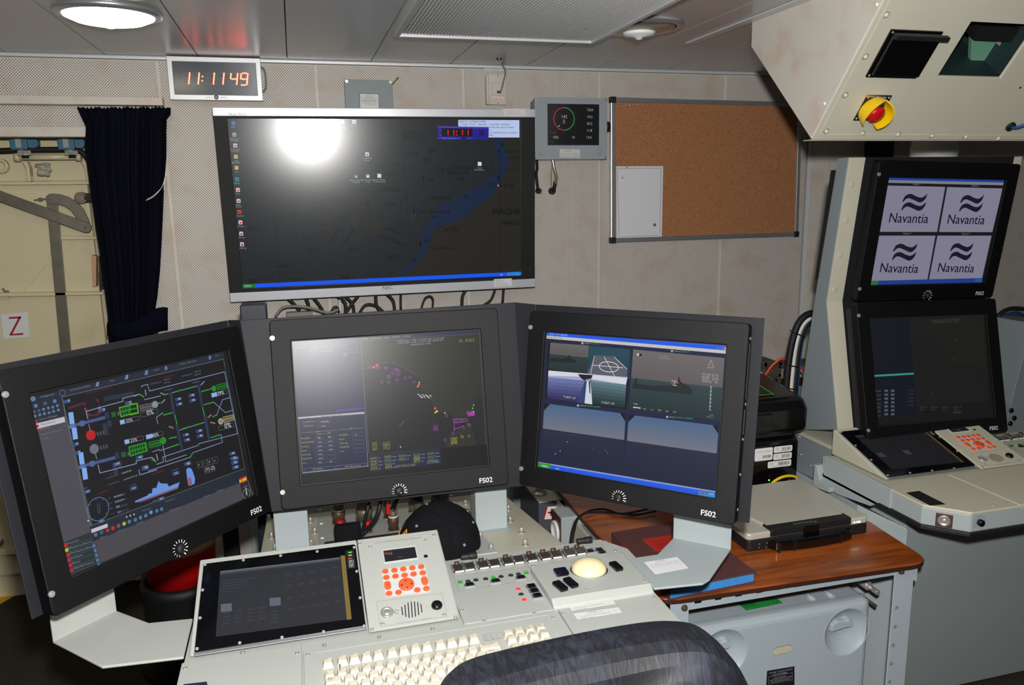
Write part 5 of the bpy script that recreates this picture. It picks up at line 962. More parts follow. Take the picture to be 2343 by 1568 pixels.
for t_, p, q, hs_ in (('Conception', (552, 524), (738, 522), 1.2), ('Seamount', (542, 566), (710, 564), 1.2), ('1406', (608, 614), (680, 612), 1.1), ('Lanzarote', (405, 757), (568, 757), 1.1), ('Fuerteventura', (330, 866), (566, 862), 1.1), ('MAGHR', (890, 874), (1106, 873), 1.1), ('MAROC', (958, 950), (1106, 950), 1.1), ('Cap Jubi', (480, 996), (630, 996), 1.1), ('Pto. de Aaiun', (412, 1140), (596, 1138), 1.0), ('Dacia', (198, 258), (290, 256), 1.1), ('SMt.', (205, 300), (288, 298), 1.1), ('225', (395, 396), (455, 394), 1.1), ('327', (360, 468), (418, 466), 1.1), ('2769', (232, 432), (318, 430), 1.1), ('192', (130, 502), (180, 500), 1.1), ('155', (460, 550), (520, 548), 1.1), ('278', (388, 626), (440, 624), 1.1), ('37', (860, 658), (896, 658), 1.1), ('73', (668, 754), (706, 754), 1.1), ('90', (425, 904), (458, 904), 1.1), ('69', (365, 1088), (400, 1086), 1.1), ('62', (275, 1230), (312, 1226), 1.1), ('3590', (60, 808), (146, 806), 1.1), ('2604', (92, 1216), (176, 1208), 1.1), ('ANARIAS', (0, 696), (184, 696), 1.15), ('Ilhas', (0, 530), (82, 528), 1.1), ('vagens', (50, 574), (174, 572), 1.1), ('Cap Ghir', (988, 400), (1104, 398), 1.0), ('Agadir', (1030, 448), (1104, 446), 1.1), ('Sidi Ifni', (944, 662), (1054, 660), 1.0), ('91', (820, 530), (850, 530), 1.1), ('as Palmas', (70, 985), (208, 1040), 1.0), ('Gran Canaria', (20, 1040), (230, 1120), 1.1), ('4226', (40, 222), (116, 220), 1.1), ('228', (395, 196), (440, 196), 1.1), ('277', (310, 290), (360, 288), 1.1), ('49', (920, 406), (950, 406), 1.1)): c.text(t_, p, q, Tx, 4, hs=hs_)
for x, y in ((362, 600), (965, 345), (937, 595), (340, 1100), (42, 890), (290, 850)): c.poly([(x-8, y-20), (x+8, y-20), (x+3, y+18), (x-3, y+18)], Tx, 4, True)
c.poly([(628, 148), (1095, 150), (1096, 283), (632, 282)], (176, 192, 226), 4, True)
for i, (t_, x, y, w) in enumerate((('MINICOS  INTERNET LIBRE.', 632, 167, 210), ('1. Pulsar "Inicio", "Ejecutar..." y escribir "cmd.exe"', 640, 188, 385), ('comprobar que se reciban', 866, 210, 185), ('n', 866, 232, 8), ('y comprobar que se reciban', 864, 251, 212), ('ien', 866, 271, 26))): c.text(t_, (x, y), (x+w, y+1), (44, 46, 60), 5)
c.poly([(472, 196), (862, 202), (860, 298), (474, 296)], (34, 24, 130), 6, True); c.poly([(473, 196), (862, 202), (862, 214), (473, 208)], (70, 60, 150), 7, True); c.poly([(474, 282), (740, 285), (740, 292), (474, 291)], (54, 60, 190), 7, True); c.poly([(503, 213), (738, 217), (736, 275), (503, 272)], (12, 8, 12), 8, True); c.disc((808, 250), .010, (18, 12, 84), 7); c.poly([(650, 281), (692, 282), (690, 292), (650, 291)], (10, 10, 20), 8, True)
for x in (546, 590, 656, 700): c.poly([(x, 226), (x+9, 226), (x+8, 268), (x+3, 268)], (220, 30, 24), 9, True)
for y in (238, 262): c.disc((616, y), .0028, (220, 30, 24), 9, n=7)
c.text('AM', (484, 231), (497, 231), (120, 120, 200), 8); c.text('PM', (484, 270), (497, 270), (120, 120, 200), 8); c.text('Digital Chronometer', (510, 294), (615, 294), (110, 120, 220), 8)
def icon(zz, x, y, c1_, c2_, t1, t2=''):
    c.z = zz; c.poly([(x-14, y-16), (x+10, y-16), (x+15, y-9), (x+15, y+14), (x-14, y+14)], c1_, 5, True)
    if c2_: c.poly([(x-8, y-4), (x+10, y-6), (x+9, y+9), (x-6, y+10)], c2_, 6, True)
    for i, t_ in enumerate((t1, t2)):
        if t_: w = len(t_)*3.3; c.text(t_, (x-w, y+34+i*15), (x+w, y+34+i*15), (150, 154, 156), 5)
Wi, Ye = (190, 196, 206), (176, 158, 84)
for x, y, a_, b_, t1, t2 in ((180, 174, (50, 96, 170), None, 'Mi PC', ''), (187, 262, (130, 160, 190), (60, 120, 90), 'Papelera de', 'reciclaje'), (194, 345, Wi, (170, 50, 60), 'Presentacion', '6.26 CTE'), (199, 430, Ye, None, 'Copia', 'seguridad...'), (204, 515, Ye, None, 'COMER', ''), (208, 604, (30, 140, 150), (20, 60, 70), 'Malchat', ''), (215, 684, Wi, (210, 60, 30), 'Fondo', ''), (220, 768, Wi, (210, 60, 30), 'fondo -', 'MINICOS'), (226, 852, (210, 60, 20), (120, 20, 10), 'multi.urbar', ''), (234, 932, Wi, (210, 60, 30), 'tip-Cnav...', ''), (240, 1018, Wi, (190, 20, 60), 'NCIP-LINP', ''), (246, 1099, Wi, (190, 20, 60), 'V-LINP (E)', ''), (925, 165, Wi, (190, 50, 70), 'Comandante', 'CIM'), (1013, 165, Wi, (70, 120, 170), 'Control', 'capacidades'), (1102, 165, Wi, (180, 30, 60), 'TABLERO', ''), (1201, 412, Wi, (60, 120, 120), '1.- LISTA DE', 'BUQUES'), (1116, 580, (60, 70, 84), (160, 166, 170), 'Acceso directo', 'a channel'), (1206, 578, (20, 150, 120), (190, 230, 210), 'Acceso directo', 'a TVSG')): icon(zA, x, y, a_, b_, t1, t2)
icon(zB, 26, 576, (200, 206, 222), None, 'Acceso directo', 'a Namesis_Lite'); icon(zB, 792, 485, (200, 210, 224), None, 'Nuevo', 'Documento...')
c.z = zB; c.poly([(928, 640), (940, 652), (934, 656), (936, 664)], (210, 210, 214), 6, True)
c.z = zA
for P in ([(495, 620), (500, 800), (512, 1000), (520, 1200), (535, 1385)], [(605, 600), (625, 800), (660, 1000), (700, 1200), (730, 1385)], [(0+140, 545), (700, 545), (1268, 535)]): c.line(P, .0011, Ln, 3)
for k in range(15): y = 760+k*42; c.line([(485+k*2, y), (512+k*2, y)] if k % 5 != 3 else [(472+k*2, y), (545+k*2, y)], .001, Ln, 3)
for P in ([(580, 1385), (610, 1250), (620, 1100), (612, 1000), (660, 930), (730, 900), (770, 820), (820, 740), (900, 680), (1000, 600), (1080, 500), (1140, 420), (1268, 350)], [(830, 960), (835, 880), (825, 800), (860, 760), (910, 760), (925, 820), (900, 880)], [(930, 900), (960, 860), (1040, 900), (1100, 820), (1180, 790), (1200, 800), (1230, 830), (1220, 900)], [(1050, 880), (1100, 870), (1170, 840), (1190, 850), (1150, 940), (1110, 990), (1070, 940), (1050, 880)], [(805, 1010), (830, 990), (895, 1000), (905, 1040), (880, 1120), (840, 1080), (805, 1010)], [(895, 1330), (915, 1300), (925, 1260), (950, 1240)], [(1100, 1020), (1180, 980), (1220, 1060), (1268, 1100)], [(330, 1375), (460, 1355), (500, 1385)], [(1200, 1350), (1268, 1290)]): ct(P)
c.poly([(1065, 895), (1180, 850), (1130, 960), (1105, 975)], (38, 35, 28), 2, True); c.poly([(860, 790), (905, 790), (890, 870), (870, 860)], (36, 32, 28), 2, True); c.poly([(835, 1010), (890, 1020), (870, 1060), (850, 1050)], (36, 34, 28), 2, True)
for x, y, r_ in ((995, 940, .009), (995, 940, .018), (995, 940, .026), (862, 1030, .012), (885, 800, .018), (1220, 500, .012), (1220, 500, .022)): c.circ((x, y), r_, .0009, Ln, 3)
for t_, p, q, hs_ in (('ISLAS C', (1078, 704), (1268, 703), 1.15), ('4354', (605, 898), (682, 896), 1.1), ('4727', (292, 990), (375, 988), 1.1), ('Hierro', (706, 1062), (802, 1060), 1.1), ('3411', (740, 1160), (812, 1158), 1.1), ('3610', (1062, 1150), (1134, 1148), 1.1), ('4186', (512, 1280), (594, 1278), 1.1), ('1230', (832, 962), (894, 960), 1.1), ('Palma', (765, 824), (826, 822), 1.0), ('Gomera', (925, 1090), (995, 985), 1.0), ('Tenerife', (1030, 1112), (1110, 988), 1.0), ('3013', (290, 1395), (380, 1394), 1.0), ('Hierro', (605, 1378), (715, 1376), 1.0), ('2590', (990, 1362), (1066, 1360), 1.0), ('Santa Cruz', (940, 735), (1100, 800), 1.0), ('de Tenerife', (930, 760), (1080, 830), 1.0)): c.text(t_, p, q, Tx, 4, hs=hs_)
for x, y in ((1212, 790), (918, 745)): c.poly([(x-12, y-22), (x+12, y-22), (x-4, y+20), (x-12, y+12)], Tx, 4, True)
A, B = c.P((242, 1402)), (TVR, 0); y1_ = c.P((300, 1402))[1]; y0_ = c.P((300, 1432))[1]
c.rect(TVL+.0005, y0_, TVR, y1_, (12, 84, 232), 5); c.rect(TVL+.0005, y0_, TVL+.044, y1_, (24, 110, 50), 6); c.text('Inicio', (266, 1424), (316, 1421), (170, 220, 180), 7); c.rect(TVR-.056, y0_, TVR, y1_, (24, 120, 214), 6)
c.z = zB
for x in (1006, 1026, 1046): c.disc((x, 1327), .0022, (150, 60, 90), 7, n=6)
c.text('ES', (952, 1336), (966, 1335), (190, 210, 240), 7); c.text('11:11', (1066, 1332), (1092, 1331), (150, 190, 230), 7)
c.obj('screen', M['tvscreen'], tv)
# ================================================================ CENTRE CONSOLE
DZ = .797
DK = floorfr(0, 0, DZ)
def dk(z): return floorfr(0, 0, z)
SH = Fr((0, 1.50, .788), WX, (0, .55, -.088))           # sloping connector shelf behind the deck
def console_body(dx, dy, name, label, mt, mside, shelf):
    f = floorfr(dx, dy, 0); r = root(name, label, 'console', (dx+.19, dy+1.3, 0))
    xl = -.226 if shelf else -.248
    out = [(xl, 1.50), (xl, 1.125), (xl+.073, 1.052), (.545, 1.052), (.615, 1.125), (.615, 1.50)]
    part('deck_box', G().prism(f, out, .745, DZ-.007), mside, r, .003)
    part('deck_skin', G().prism(f, out, DZ-.0072, DZ-.006), mt, r)
    part('edge_trim', G().prism(f, [(u+(.004 if u > .2 else -.004), v-(.004 if v < 1.2 else 0)) for u, v in out], .735, .7455), M['blackmatte'], r, .002)
    part('main_deck_plate', G().prism(f, [(xl-.002, 1.27), (xl-.002, 1.122), (xl+.071, 1.049), (-.037, 1.049), (-.037, 1.27)], DZ-.007, DZ), mt, r, .0015)
    if not shelf: part('side_cheek', G().prism(Fr((dx-.252, dy, 0), WY, WZ), [(1.224, .798), (1.486, .8), (1.486, .72), (1.423, .707), (1.295, .724), (1.262, .7455), (1.224, .7455)], 0, .012), mside, r, .002)
    if not shelf: part('rear_hook', G().prism(Fr((dx-.266, dy, 0), WY, WZ), [(1.44, .708), (1.51, .70), (1.51, .768), (1.50, .768), (1.485, .73), (1.44, .722)], 0, .028), mside, r, .001)
    if not shelf:
        # folded kneehole cabinet under the right console
        pts = [(-.13, 1.30), (.6, 1.30), (.6, 1.75), (-.13, 1.75)]
        P = [V((dx-.155, dy+1.262, .70)), V((dx+.60, dy+1.262, .70)), V((dx+.60, dy+1.42, .02)), V((dx-.155, dy+1.42, .02))]
        g = G(); Q = [V((p.x, dy+1.95, p.z)) for p in P]; g.add(P+Q, [[0, 3, 2, 1], [4, 5, 6, 7], [0, 1, 5, 4], [3, 7, 6, 2], [0, 4, 7, 3], [1, 2, 6, 5]])
        part('pedestal', g, mside, r, .003)
        g = G(); a = V((dx-.155, dy+1.262, .655)); P = [V((dx-.155, dy+1.262, .66)), V((dx-.155, dy+1.95, .66)), V((dx-.235, dy+1.95, .70)), V((dx-.235, dy+1.36, .70))]
        g.add(P+[p+V((0, 0, -.66)) for p in P], [[0, 1, 2, 3], [0, 3, 7, 4], [3, 2, 6, 7], [4, 7, 6, 5], [1, 5, 6, 2], [0, 4, 5, 1]]); part('side_pedestal', g, mside, r, .002)
    else:
        part('pedestal', G().box(f, -.125, .52, 1.30, 2.05, .02, .69), M['bluegrey'], r, .002)
    return r
con = console_body(0, 0, 'operator_console', 'central grey operator console with sloped touch panel and keyboard deck', M['grey'], M['greycool'], True)
# deck screws and small dark plate
def screws(fr, pts, zz, parent, w, rr_=.0036, m='steel'):
    me = tomesh('screw', G().lathe(LOCAL, 0, 0, [(rr_*1.1, 0), (rr_, .0012), (rr_*.55, .0016), (rr_*.5, .0008), (1e-4, .0008)], 12), [M[m]])
    pieces('screw', me, [fr.mat(*fr.px(zz[0]+x/zz[2], zz[1]+y/zz[2], w), w, ORG[parent.name]) for x, y in pts], parent)
screws(DK, [(607, 1222), (1093, 1232), (92, 1366)], (400, 1180, 3.905), con, 0)
cv = Cv(DK, .0004); cv.poly([(420, 1566), (473, 1560), (480, 1590), (412, 1595)], (30, 32, 60), 0, True); cv.obj('dark_sticker', M['print'], con)
# sloped touch unit
WG = Fr((0, 1.283, .799), WX, (0, cos(radians(18)), sin(radians(18)))); WL = .2276
z5, z6, z8 = (400, 1180, 3.905), (800, 1180, 3.347), (700, 1400, 3.905)
def wedge(a, b): return G().prism(Fr((a, 0, 0), WY, WZ), [(1.283, .797), (1.283+WL*cos(radians(18)), .799+WL*sin(radians(18))), (1.283+WL*cos(radians(18)), .797)], 0, b-a)
tp = root('touch_display', 'sloped touch display with a dim grey screen on the central console', 'control panel', (-.07, 1.39, .797))
part('housing', wedge(-.218, .0765), M['grey'], tp, .002)
c1 = Cv(WG, .001, z=z5); gq = [c1.P(p) for p in ((262, 428), (1610, 280), (1710, 1010), (178, 1215))]
ga, gb, gc, gd = (gq[0][0]+gq[3][0])/2, (gq[1][0]+gq[2][0])/2, (gq[2][1]+gq[3][1])/2, (gq[0][1]+gq[1][1])/2
part('steel_edge', G().rbox(WG, ga-.001, gb+.001, gc-.006, gd+.001, 0, .0022, .003), M['alu'], tp, .0008)
part('glass', G().rbox(WG, ga, gb, gc, gd, .0022, .0042, .004), M['glassblack'], tp, .0006)
c1 = Cv(WG, .0045, z=z5); c1.poly([(405, 500), (1475, 375), (1540, 930), (365, 1085)], (34, 36, 42), 0, True)
for i in range(6): c1.poly([(405, 500+i*6), (1475, 375+i*5), (1476, 380+i*5), (405, 506+i*6)], ((120, 126, 138), (44, 46, 52), (100, 104, 116), (40, 42, 48), (62, 64, 72), (40, 42, 47))[i], 1, True)
c1.poly([(1480, 362), (1520, 355), (1580, 925), (1538, 935)], (128, 106, 48), 1, True)
c1.poly([(412, 795), (508, 784), (510, 855), (412, 866)], (92, 94, 104), 2, True); c1.poly([(845, 738), (945, 732), (947, 802), (848, 812)], (92, 94, 112), 2, True)
gl = (52, 54, 61); gt = (72, 74, 80)
for k in range(9): x = 420+k*107+(k > 3)*6; c1.line([(x+40, 530 if k > 3 else 780), (x, 1040-k*10)], .0004, gl, 2)
for k, y in enumerate((640, 740, 840, 930)): c1.line([(835, y-20), (1500, y-105)], .0004, gl, 2)
for k, t in enumerate(('OPERATIONAL FREQUENCY DATA SELECTION', 'INTERNAL DISTRESS   01P2', 'EXTERNAL DISTRESS   07P1', 'SIMULTANEOUS RADIO DISTRESS', 'REMOTE 1')): y = 590+k*25; c1.text(t, (430, y), (430+len(t)*9.3, y-len(t)*.95), gt, 2)
for i in range(5):
    for j, t in enumerate(('MIXER', 'SENSOR', 'POWER', 'SPLIT')): x, y = 430+i*108, 880+j*32-i*15+(45 if i == 4 else 0); c1.text(t, (x, y), (x+62, y-7), gt, 2)
for i in range(5):
    for j, t in enumerate(('AUDIO', 'NET', 'HARBOUR', 'REMOTE')): x, y = 985+i*105+j*8, 540+j*100-i*18; c1.text(t, (x, y), (x+60, y-7), gt, 2); c1.text('STATUS', (x+2, y+14), (x+58, y+8), gt, 2)
c1.poly([(1522, 315), (1598, 304), (1618, 470), (1545, 482)], (18, 18, 20), 1, True)
for y, cc in ((330, (70, 230, 60)), (356, (190, 170, 70)), (384, (170, 80, 70))): c1.poly([(1549, y-4), (1581, y-8), (1583, y+4), (1551, y+8)], cc, 2, True)
for y, P in ((412, [(1566, 420), (1574, 404), (1584, 418)]), (447, [(1568, 440), (1578, 455), (1587, 437)])): c1.line([(1556, y-10), (1592, y-14), (1597, y+12), (1561, y+16)], .0006, (220, 220, 220), 2, closed=True); c1.line(P, .0009, (220, 220, 220), 2)
c1.obj('touch_screen', M['touchscreen'], tp)
screws(WG, [(270, 440), (612, 400), (945, 360), (1272, 322), (1602, 286), (248, 667), (1625, 500), (225, 917), (1655, 737), (198, 1192), (580, 1140), (957, 1090), (1328, 1040), (1690, 990)], z5, tp, .0042, .003)
# voice terminal
vt = root('voice_terminal', 'grey voice communication terminal with orange rubber buttons on the central console', 'intercom', (.16, 1.39, .797))
part('housing', wedge(.078, .241), M['grey'], vt, .002)
c1 = Cv(WG, .005, z=z6); P = [c1.P(p) for p in ((62, 215), (672, 127), (835, 775), (150, 890))]
va, vb, vc, vd = (P[0][0]+P[3][0])/2, (P[1][0]+P[2][0])/2, (P[2][1]+P[3][1])/2, (P[0][1]+P[1][1])/2
part('face_plate', G().rbox(WG, va, vb, vc, vd, 0, .005, .003), M['grey'], vt, .0012)
c1.w0 = .0053; pq = lambda *P: [c1.P(p) for p in P]
a_ = pq((252, 268), (508, 237), (522, 328), (270, 360)); part('display_rim', G().ring(WG, [(a_[0][0]-.001, a_[2][1]-.001), (a_[2][0]+.001, a_[2][1]-.001), (a_[2][0]+.001, a_[0][1]+.001), (a_[0][0]-.001, a_[0][1]+.001)], [(a_[0][0]+.001, a_[2][1]+.001), (a_[2][0]-.001, a_[2][1]+.001), (a_[2][0]-.001, a_[0][1]-.001), (a_[0][0]+.001, a_[0][1]-.001)], .005, .0065), M['alubright'], vt)
c2 = Cv(WG, .0054, z=z6); c2.poly([(254, 268), (508, 239), (522, 328), (270, 358)], (16, 15, 22), 0, True); c2.text('VOLUME', (264, 300), (326, 300), (190, 120, 30), 1, hs=2.2); c2.text('<Spkr>', (360, 326), (412, 320), (130, 80, 30), 1, hs=1.2); c2.obj('display', M['touchscreen'], vt)
part('light_sensor', G().dome(WG, *c1.P((583, 311)), .0042, .005, .002, 12), M['glassblack'], vt)
c2 = Cv(WG, .0053, z=z6); tc_ = (112, 116, 116)
c2.text('VOICE COMMUNICATION TERMINAL', (190, 216), (550, 174), tc_, 1); c2.text('ALTERNATIVE LOCAL INTERFACE', (358, 836), (628, 792), tc_, 1); c2.text('PTT', (582, 707), (608, 702), tc_, 1)
c2.poly([(242, 415), (576, 372), (620, 590), (278, 625)], (188, 196, 196), 0, True); c2.line([(342, 836), (236, 848), (204, 660), (704, 594), (748, 775), (642, 788)], .0005, tc_, 0); c2.circ((360, 737), .0042, .0009, (70, 74, 76), 1, a0=.4, a1=pi*1.7); c2.obj('lettering', M['print'], vt)
def obtn(x, y, rw=.0062, rh=.0055):
    u, v = c1.P((x, y)); L = rrect(u-rw, u+rw, v-rh, v+rh, min(rw, rh)*.98, 4); part('orange_button', G().prism(WG, L, .0052, .0086), M['orange'], vt, .0012, 2)
bt = []
for x, y in ((273, 432), (343, 424), (411, 415), (480, 406), (549, 397), (281, 479), (351, 470), (421, 462), (490, 453), (560, 444), (302, 602), (375, 593), (518, 575), (588, 564)): obtn(x, y)
obtn(291, 540, .0062, .0105); obtn(574, 505, .0062, .0105); u, v = c1.P((435, 531)); part('arrow_pad', G().lathe(WG, u, v, [(.0148, .0052), (.0146, .0085), (.0125, .0092), (1e-4, .0092)], 28), M['orange'], vt)
c2 = Cv(WG, .0089, z=z6)
for t, x, y in (('LAMP', 273, 436), ('MENU', 343, 428), ('INFO', 411, 419), ('MODE', 480, 410), ('MUTE', 549, 401), ('PREV', 281, 483), ('FX', 351, 474), ('NEXT', 421, 466), ('PAGE', 490, 457), ('STOP', 560, 448), ('DOWN', 518, 578), ('LC', 375, 596), ('ENTER', 574, 500), ('CONF', 291, 536)): c2.text(t, (x-13, y), (x+13, y-3), (96, 22, 16), 1)
c2.w0 = .0096
for P in ([(420, 504), (440, 502), (430, 492)], [(432, 548), (452, 546), (443, 559)], [(404, 523), (405, 542), (387, 533)], [(466, 514), (468, 532), (486, 521)]): c2.poly(P, (70, 20, 30), 1, True)
c2.obj('button_lettering', M['print'], vt)
u, v = c1.P((286, 744)); part('headset_jack', G().lathe(WG, u, v, [(.0118, .005), (.0115, .0075), (.0085, .0078), (.008, .0062), (.0062, .006), (.006, .0072), (1e-4, .0072)], 24), M['steel'], vt)
u, v = c1.P((668, 690)); part('talk_button', G().lathe(WG, u, v, [(.0105, .005), (.010, .0085), (.0075, .011), (1e-4, .0118)], 22), M['blackgloss'], vt)
g = G()
for k in range(7):
    x0, y0, x1, y1 = 398+k*24.5, (700, 683, 666, 660, 660, 664, 678)[k], 407+k*24.5, (762, 776, 784, 780, 774, 762, 742)[k]; p = c1.P((x0, y0)); q = c1.P((x1, y1)); g.prism(WG, [(p[0]-.0009, p[1]), (p[0]+.0009, p[1]), (q[0]+.0009, q[1]), (q[0]-.0009, q[1])], .005, .0054)
part('speaker_slot', g, M['blackmatte'], vt)
screws(WG, [(77, 216), (646, 150), (173, 873), (811, 780), (158, 240), (581, 188), (252, 828), (723, 760)], z6, vt, .005, .0034)
# ---- switch panel on the deck
sp = root('switch_unit', 'grey switch panel with clear-capped switches and green lamps, between voice terminal and trackball', 'control panel', (.42, 1.4, .79))
c1 = Cv(DK, 0, z=z6)
part('plate', G().prism(DK, [(.243, 1.249), (.425, 1.249), (.425, 1.285), (.64, 1.30), (.64, 1.44), (.60, 1.50), (.243, 1.50)], -.008, 0), M['grey'], sp, .0015)
for (x, y) in ((913, 333), (1797, 213)):
    u, v = c1.P((x, y)); f = DK.sub(u, v, .006); fx = Fr(f.p(-.017, 0, 0), WY, WZ)
    part('hinge', G().cyl(fx, 0, 0, .0065, 0, .034, 12).cyl(fx, 0, 0, .0078, .018, .034, 12), M['blackmatte'], sp, .0008)
lcol = (118, 120, 116)
c2 = Cv(DK, .0003, z=z6)
c2.line([(765, 376), (1935, 216), (1958, 280)], .0006, lcol); c2.line([(762, 372), (835, 575), (1405, 492), (1380, 405), (1308, 305), (1345, 380)], .0006, lcol); c2.line([(800, 462), (1383, 396)], .0005, lcol)
for a, b in (((1592, 270), (1640, 345)), ((1790, 240), (1820, 318))): c2.line([a, b], .0005, lcol)
for t, x, y, w in (('CPU 1', 858, 450, 42), ('CPU 2', 1048, 424, 42), ('CPU 3', 1238, 398, 42), ('OVERTEMP', 1424, 292, 78), ('UPS/BAT', 1522, 358, 60), ('DIMMER', 1832, 255, 60)): c2.text(t, (x, y), (x+w, y-w*.14), (90, 92, 90), 1)
for k, (x, y) in enumerate(((847, 513), (907, 505), (967, 496), (1042, 487), (1101, 478), (1160, 469), (1235, 459), (1293, 450), (1352, 442))): c2.text('CPU%d' % (k % 3+1), (x-24, y-10), (x+14, y-15), (96, 98, 96), 1)
c2.obj('lettering', M['print'], sp)
gm = mat('lit_green_lamp', (20, 80, 24), .3, emit=(40, 190, 50), es=.6); dm = mat('dark_green_lamp', (24, 46, 46), .3); rm = mat('lit_red_lamp', (200, 30, 40), .3, emit=(255, 60, 90), es=.9)
for k, (x, y) in enumerate(((847, 513), (907, 505), (967, 496), (1042, 487), (1101, 478), (1160, 469), (1235, 459), (1293, 450), (1352, 442))): u, v = c1.P((x, y)); part('indicator_lamp', G().lathe(DK, u, v, [(.0055, 0), (.0052, .0008), (.0042, .0016), (1e-4, .0026)], 14), gm if k in (0, 4, 8) else dm, sp)
for x, y, mm in ((1291, 564, rm), (1313, 604, dm), (1337, 646, rm)): u, v = c1.P((x, y)); part('indicator_lamp', G().lathe(DK, u, v, [(.0052, 0), (.005, .0008), (.004, .0016), (1e-4, .0026)], 14), mm, sp)
def rocker(x, y, w=.011, h=.009): 
    u, v = c1.P((x, y)); r_ = part('rocker_switch', G().rbox(DK, u-w, u+w, v-h, v+h, 0, .003, .001), M['alu'], sp, .0004); part('rocker', G().box(DK, u-w*.72, u+w*.72, v-h*.85, v+h*.85, .0025, .006), M['blackgloss'], r_, .001)
for x, y in ((919, 541), (1118, 512), (1311, 485)): rocker(x, y, .0105, .006)
for x, y in ((1392, 553), (1414, 588), (1437, 625)): rocker(x, y, .0105, .0075)
rocker(1843, 282, .009, .0065); rocker(1912, 272, .009, .0065); rocker(1935, 293, .009, .005)
def guard(x, y, cap=True):
    """clear lift-up switch guard seen as a smoky block with a bright front lip"""
    u, v = c1.P((x, y)); f = DK.sub(u, v, 0); r_ = part('guarded_switch', G().rbox(f, -.0125, .0125, -.0135, .012, 0, .006, .002), M['clearcap'], sp, .0012)
    part('rear_lip', G().box(f, -.0115, .0115, -.0150, -.0130, 0, .0056), M['clearcap'], r_, .0006)
    part('lens', G().box(f, -.0092, .0092, -.016, -.0148, .0012, .0042), M['whitelens'], r_)
    part('side_rail', G().box(f, -.0128, -.0112, -.013, .012, .0055, .0085).box(f, .0112, .0128, -.013, .012, .0055, .0085), M['alu'], r_)
    if cap: part('cover_hinge', G().cyl(Fr(f.p(-.005, .014, .006), WY, WZ), 0, 0, .0045, 0, .010, 10), M['brown'], r_)
for x, y, cp in ((832, 412, 1), (908, 400, 0), (1020, 386, 1), (1100, 374, 0), (1208, 358, 1), (1286, 346, 0), (1388, 332, 1), (1494, 318, 1), (1575, 306, 1), (1678, 292, 1), (1758, 280, 1)): guard(x, y, cp)
screws(DK, [(859, 727), (1408, 388), (2034, 272)], z6, sp, 0)
# ---- trackball unit
tu = root('trackball_unit', 'raised grey trackball unit with a large ivory ball and black keys', 'trackball', (.52, 1.36, .797))
TKF = floorfr(0, 0, .812); c3 = Cv(TKF, 0, z=z6); P = [c3.P(p) for p in ((1385, 388), (2095, 285), (2310, 515), (1535, 625))]
ta, tb_, tc, td = (P[0][0]+P[3][0])/2, (P[1][0]+P[2][0])/2, (P[2][1]+P[3][1])/2, (P[0][1]+P[1][1])/2
O = [(ta, tc-.004), (tb_, tc-.004), (tb_, td), (ta, td)]
g = G().prism(Fr((ta, 0, 0), WY, WZ), [(tc-.004, .812), (td, .812), (td, .797), (tc-.020, .797), (tc-.016, .803)], 0, tb_-ta); part('body', g, M['grey'], tu, .003)
u, v = c3.P((1833, 415)); part('ball_rim', G().lathe(TKF, u, v, [(.0405, 0), (.0400, .0015), (.0375, .001), (.0368, -.001)], 36), M['greycool'], tu)
part('ball', G().lathe(TKF, u, v, [(.0355, -.002), (.0345, .004), (.032, .009), (.027, .014), (.02, .0178), (.011, .0203), (1e-4, .0212)], 36), M['ivoryball'], tu)
def bkey(x, y, w, h, a=0):
    u, v = c3.P((x, y)); part('black_key', G().prism(TKF.sub(u, v, 0, a), rrect(-w, w, -h, h, .003, 3), 0, .0075), M['blackgloss'], tu, .002)
bkey(1620, 445, .013, .013); bkey(1612, 554, .0085, .0175, .22); bkey(1693, 527, .0085, .0175, .2); bkey(2040, 402, .0085, .0165, .1)
screws(TKF, [(1408, 388), (2080, 292), (2255, 500), (1815, 567)], z6, tu, 0, .003)
# ---- keyboard
kb = root('keyboard', 'ivory-keyed built-in keyboard on the central console', 'keyboard', (.19, 1.15, .79))
part('panel', G().rbox(DK, -.034, .413, 1.052, 1.247, -.008, .0006, .002), M['grey'], kb, .001)
part('inner_frame', G().ring(DK, [(-.016, 1.06), (.396, 1.06), (.396, 1.236), (-.016, 1.236)], [(-.0135, 1.0625), (.3935, 1.0625), (.3935, 1.2335), (-.0135, 1.2335)], .0002, .0012), M['grey'], kb)
screws(DK, [(165, 293), (655, 222), (1130, 153), (1592, 83), (2042, 14), (17, 386), (2210, 55)], z8, kb, .0006, .0032)
KZ = floorfr(0, 0, .8075); ck_ = Cv(KZ, 0, z=z8)
def keymesh(w):
    b = w/2-.0006; t = w/2-.0034; h = .0095; g = G()
    g.add([(-b, -.0088, 0), (b, -.0088, 0), (b, .0088, 0), (-b, .0088, 0), (-t, -.0052, h), (t, -.0052, h), (t, .0074, h+.0008), (-t, .0074, h+.0008)], [[3, 2, 1, 0], [4, 5, 6, 7], [0, 1, 5, 4], [1, 2, 6, 5], [2, 3, 7, 6], [3, 0, 4, 7]]); return tomesh('keycap', g, [M['keycap']])
KM = {}; P_ = .0193
leg = Cv(floorfr(0, 0, .8082), .0001, dw=.0001)
def key(cx, cy, w=1, t=''):
    if w not in KM: KM[w] = keymesh(P_*w)
    o = pieces('keycap', KM[w], [Matrix.Translation(V((cx, cy, DZ+.0006))-ORG[kb.name])], kb, .0006)
    for i, s_ in enumerate(t.split('|')):
        if s_: n = len(s_); leg.text(s_, (cx-.0055*w, cy+.0028-i*.0042), (cx-.0055*w+min(.0021*n, .011*w), cy+.0028-i*.0042), (96, 92, 88), 0, px=False, hs=1.1)
e = ck_.P((195, 424)); f1 = ck_.P((325, 405)); f12 = ck_.P((1518, 228)); ys = (e[1]+f12[1])/2
kx = e[0]; key(kx, ys, 1, 'Esc')
